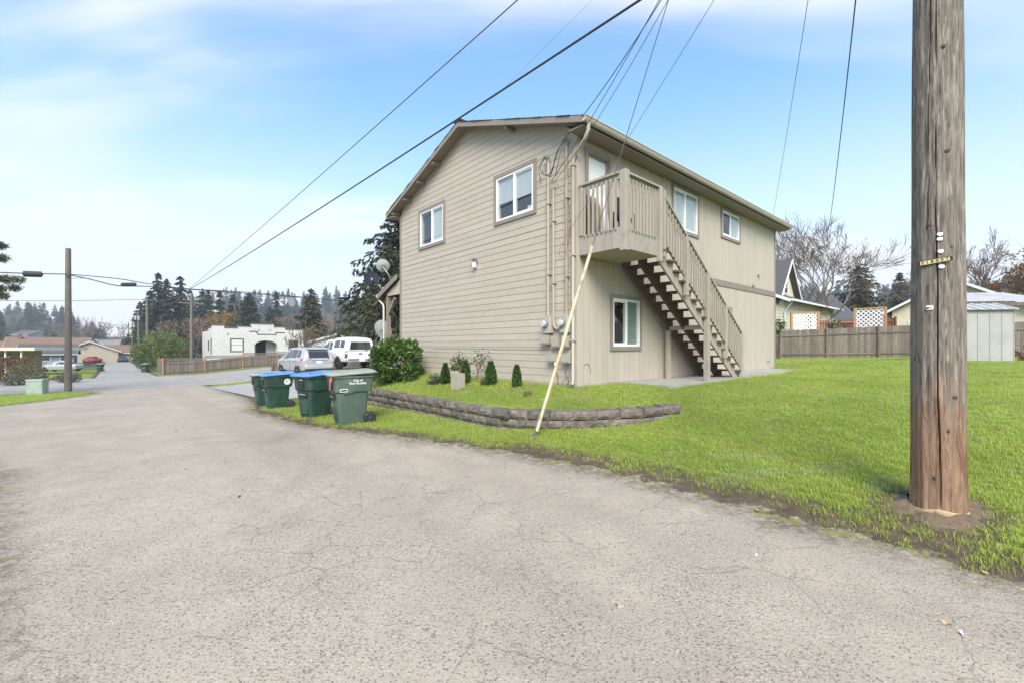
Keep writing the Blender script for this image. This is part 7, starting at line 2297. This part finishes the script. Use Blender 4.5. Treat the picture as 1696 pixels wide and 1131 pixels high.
# broadleaf trees, yellow and bare
def leafy(label, px, Y, py_top, r_, mat, n, seed, size, name='autumn_tree'):
    x, y = at(px, Y); z0 = gz(x, y); h = zpx(py_top, Y) - z0
    t_ = empty(name, label, 'tree', (x, y, z0))
    trunk_mb(h*.75, .05*r_+.06, .03, 7, .6, seed).build('trunk', M['bark'], t_, True)
    quads('crown', leaf_quads(seed, clumps(seed, (0,0,h*.58), r_, r_, h*.40, 20, .34), n, size, .3), M[mat], t_)
leafy('yellow autumn tree left of the stucco house', 364, 88.0, 508, 3.2, 'yellowleaf', 1700, 61, .24)
leafy('dull orange tree beside the yellow tree', 345, 96.0, 520, 2.6, 'orangeleaf', 900, 62, .24)
leafy('small orange tree behind the lone fir', 537, 90.0, 521, 2.0, 'orangeleaf', 600, 63, .24)
for i, (px, Y, py, lab) in enumerate(((300,78,530,'bare brown tree left of the stucco house'),(325,82,528,'bare reddish tree behind the fence pole'),(480,80,515,'pale bare tree over the stucco roof'),(150,130,528,'bare tree on the slope over the brown roofs'),(118,140,532,'bare tree behind the stub pole'),(188,170,534,'bare tree beside the far alley'),(392,100,512,'bare tree below the pointed conifer'),(640,70,508,'bare tree glimpsed left of the porch post'))):
    x, y = at(px, Y); h = zpx(py, Y) - gz(x, y)
    bare_tree(lab, x, y, h, .16, 70+i, depth=5, spread=.6, mat='bark', twig='twig_red' if i % 2 else 'twig', forks=4, rmin=.03, group='bare trees in the distance')
# pine at the left edge, trunk out of view
px_, py_ = at(-107, 21.0)
pt = empty('pine_tree', 'pine branches reaching in at the left edge above the cable', 'tree', (px_, py_, gz(px_, py_)))
trunk_mb(8.2, .22, .05, 8, .3, 3).build('trunk', M['bark'], pt, True)
R = np.random.RandomState(9); cl = []
for zz_, ext in ((7.6,2.2),(7.0,2.75),(6.4,2.5),(5.9,2.9),(5.3,3.0),(4.8,2.6)):
    for k_ in range(10):
        a = R.rand()*6.283; L_ = ext*R.uniform(.35,1.0)
        cl.append((L_*math.cos(a), L_*math.sin(a), zz_+R.uniform(-.25,.3), .34, .34, .22, 1.0))
for L_, zz_ in ((3.0,7.35),(2.8,6.75),(3.25,5.75),(2.9,5.3),(3.1,4.95),(2.5,6.2)): cl.append((L_, 0.0, zz_, .32, .34, .2, 1.6))
M['pine'] = leafmat('pine_needles', (.085,.10,.035), (.13,.13,.05), (.05,.065,.025), .6, .2, 1.2)
quads('crown', leaf_quads(9, cl, 16000, .12, .05, .9, .16), M['pine'], pt)
mb = MB()
for c_ in cl[::3] + cl[-6:]: mb.tube([(0,0,c_[2]-.3),(c_[0]*.5,c_[1]*.5,c_[2]-.2),(c_[0],c_[1],c_[2])], [.05,.035,.012], 5)
mb.build('branches', M['bark'], pt)
# right side trees
bare_tree('large spreading bare tree behind the cream house', *at(1349, 39.0), 11.9, .34, 22, depth=7, spread=.50, mat='bark_pale', twig='twig', forks=6, trunk=.16, rmin=.012, leaves='brownleaf', nl=2600, lsize=.055, up=.05, shrink=.76)
x, y = at(1424, 47.0); conifer('dark ragged evergreen right of the bare tree', x, y, zpx(438,47)-gz(x,y), 3.2, 77, 'needle_brown', nb=150, ns=34, size=.25, base=.12, pw=.55, ragged=.4, droop=.25)
x, y = at(1490, 52.0); conifer('blue-green spruce left of the utility pole', x, y, zpx(449,52)-gz(x,y), 2.5, 78, 'needle_blue', nb=110, ns=14, size=.36, base=.05, pw=.9, ragged=.15, droop=.15)
bare_tree('reddish bare tree right of the utility pole', *at(1619, 42.0), 11.0, .26, 31, depth=6, spread=.55, mat='bark', twig='twig_red', forks=6, trunk=.2, up=.10, rmin=.016, leaves='brownleaf', nl=1800, lsize=.06)
bare_tree('weeping orange-leaved tree at the right edge', *at(1690, 36.0), 8.6, .20, 33, depth=6, spread=.6, mat='bark', twig='twig_red', forks=4, trunk=.25, droop=.6, rmin=.012, leaves='orangeleaf', nl=5200, lsize=.11, name='autumn_tree')
x, y = at(1655, 46.0); shrub('dark thicket of bare brush under the reddish tree', x, y, 5.5, 2.5, 2.6, 1600, .2, 'rust_leaf', 51, nclump=20, zc=2.4, shell=.2)
x, y = at(1350, 52.0); shrub('dark hedge mass behind the bare tree', x, y, 6, 2.5, 2.6, 1500, .22, 'dusty', 52, 'hedge', nclump=20, zc=2.6, shell=.2)
# brambles beside the shed
x, y = at(1692, 17.5); shrub('tangle of dry stems beside the metal shed', x, y, .5, .5, .45, 200, .06, 'rust_leaf', 53, nclump=6, zc=.4)

# ================================================================== wooded hills
def forest_proto(kind, seed):
    if kind == 'c': P = conifer_quads(seed, 20, 4.4, 55, 9, 1.25, .05, .30, .75, .3)
    else: P = leaf_quads(seed, clumps(seed, (0,0,6.5), 4.2, 4.2, 5.0, 12, .36), 420, .62, .3)
    me = quads(None, P, M['needle'] if kind == 'c' else M['hillbrown'])
    return bpy.data.objects.new('hill_tree', me)
M['hillbrown'] = leafmat('bare_hill_trees', (.10,.08,.06), (.14,.105,.075), (.06,.06,.04), .8, .2, .25)
def _quads_none():
    pass
FOR = proto_collection('hill_trees', [forest_proto('c', 1), forest_proto('c', 2), forest_proto('c', 3), forest_proto('b', 4), forest_proto('b', 5)])
FORB = proto_collection('hill_mixed', [forest_proto('c', 21), forest_proto('b', 22), forest_proto('b', 23), forest_proto('b', 24), forest_proto('c', 25)])
FORX = proto_collection('hill_blend', [forest_proto('c', 31), forest_proto('c', 32), forest_proto('b', 33), forest_proto('c', 34)])
FORC = proto_collection('hill_conifers', [forest_proto('c', 11), forest_proto('c', 12), forest_proto('c', 13), forest_proto('c', 14)])
def hill_patch(name, label, px0, px1, d0, d1, dens, coll, scl, seed, nx=30, ny=16, pwin=None):
    a = np.linspace(px0, px1, nx); d = np.linspace(d0, d1, ny)
    V = []; Fc = []
    for i in range(nx):
        for j in range(ny):
            # polar patch around the view point of the valley
            th_ = math.atan((a[i]-848)/731); x, y = d[j]*math.sin(th_), d[j]*math.cos(th_)
            V.append((x, y, gz(x, y)-.5))
    for i in range(nx-1):
        for j in range(ny-1): Fc.append((i*ny+j, (i+1)*ny+j, (i+1)*ny+j+1, i*ny+j+1))
    me = bpy.data.meshes.new(name); me.from_pydata(V, [], Fc)
    n = len(V)
    a1 = me.attributes.new('dens', 'FLOAT', 'POINT'); a1.data.foreach_set('value', np.full(n, dens, np.float32))
    a2 = me.attributes.new('scl', 'FLOAT', 'POINT'); a2.data.foreach_set('value', np.full(n, scl, np.float32))
    o = link(name, me); o['kind'] = 'stuff'; tag(o, label, 'forest')
    return scatter(o, coll, seed, .03, .7, 1.25)
hill_patch('forest', 'wooded hillside on the left beyond the far houses', -330, 172, 200, 560, .0040, FORB, .66, 3)
hill_patch('forest', 'dense conifer wood on the hill behind the stucco house', 225, 720, 260, 560, .0042, FORX, .85, 4)
hill_patch('forest', 'mixed brown wood at the foot of the hill', 225, 720, 150, 300, .0050, FOR, .55, 5)
hill_patch('forest', 'hazy wooded ridge on the right beyond the spruce', 1240, 2000, 240, 560, .0050, FORC, .95, 6)
hill_patch('forest', 'wood on the ridge hidden behind the house', 720, 1240, 300, 560, .0030, FORC, .95, 8)
# ================================================================== haze
HAZE = .00085
if HAZE:
    mb = MB(); mb.box(-1020, 1020, -1020, 1020, -8, 130)
    hzo = mb.build('haze', None)
    hm = bpy.data.materials.new('valley_haze'); hm.use_nodes = True
    nt = hm.node_tree; nt.nodes.clear()
    o_ = nt.nodes.new('ShaderNodeOutputMaterial'); pv = nt.nodes.new('ShaderNodeVolumePrincipled')
    pv.inputs['Color'].default_value = (.90,.94,.98,1); pv.inputs['Density'].default_value = HAZE; pv.inputs['Anisotropy'].default_value = .2
    nt.links.new(pv.outputs[0], o_.inputs['Volume'])
    hzo.data.materials.clear(); hzo.data.materials.append(hm)
    hzo['kind'] = 'stuff'; tag(hzo, 'thin pale haze filling the valley air', 'haze')
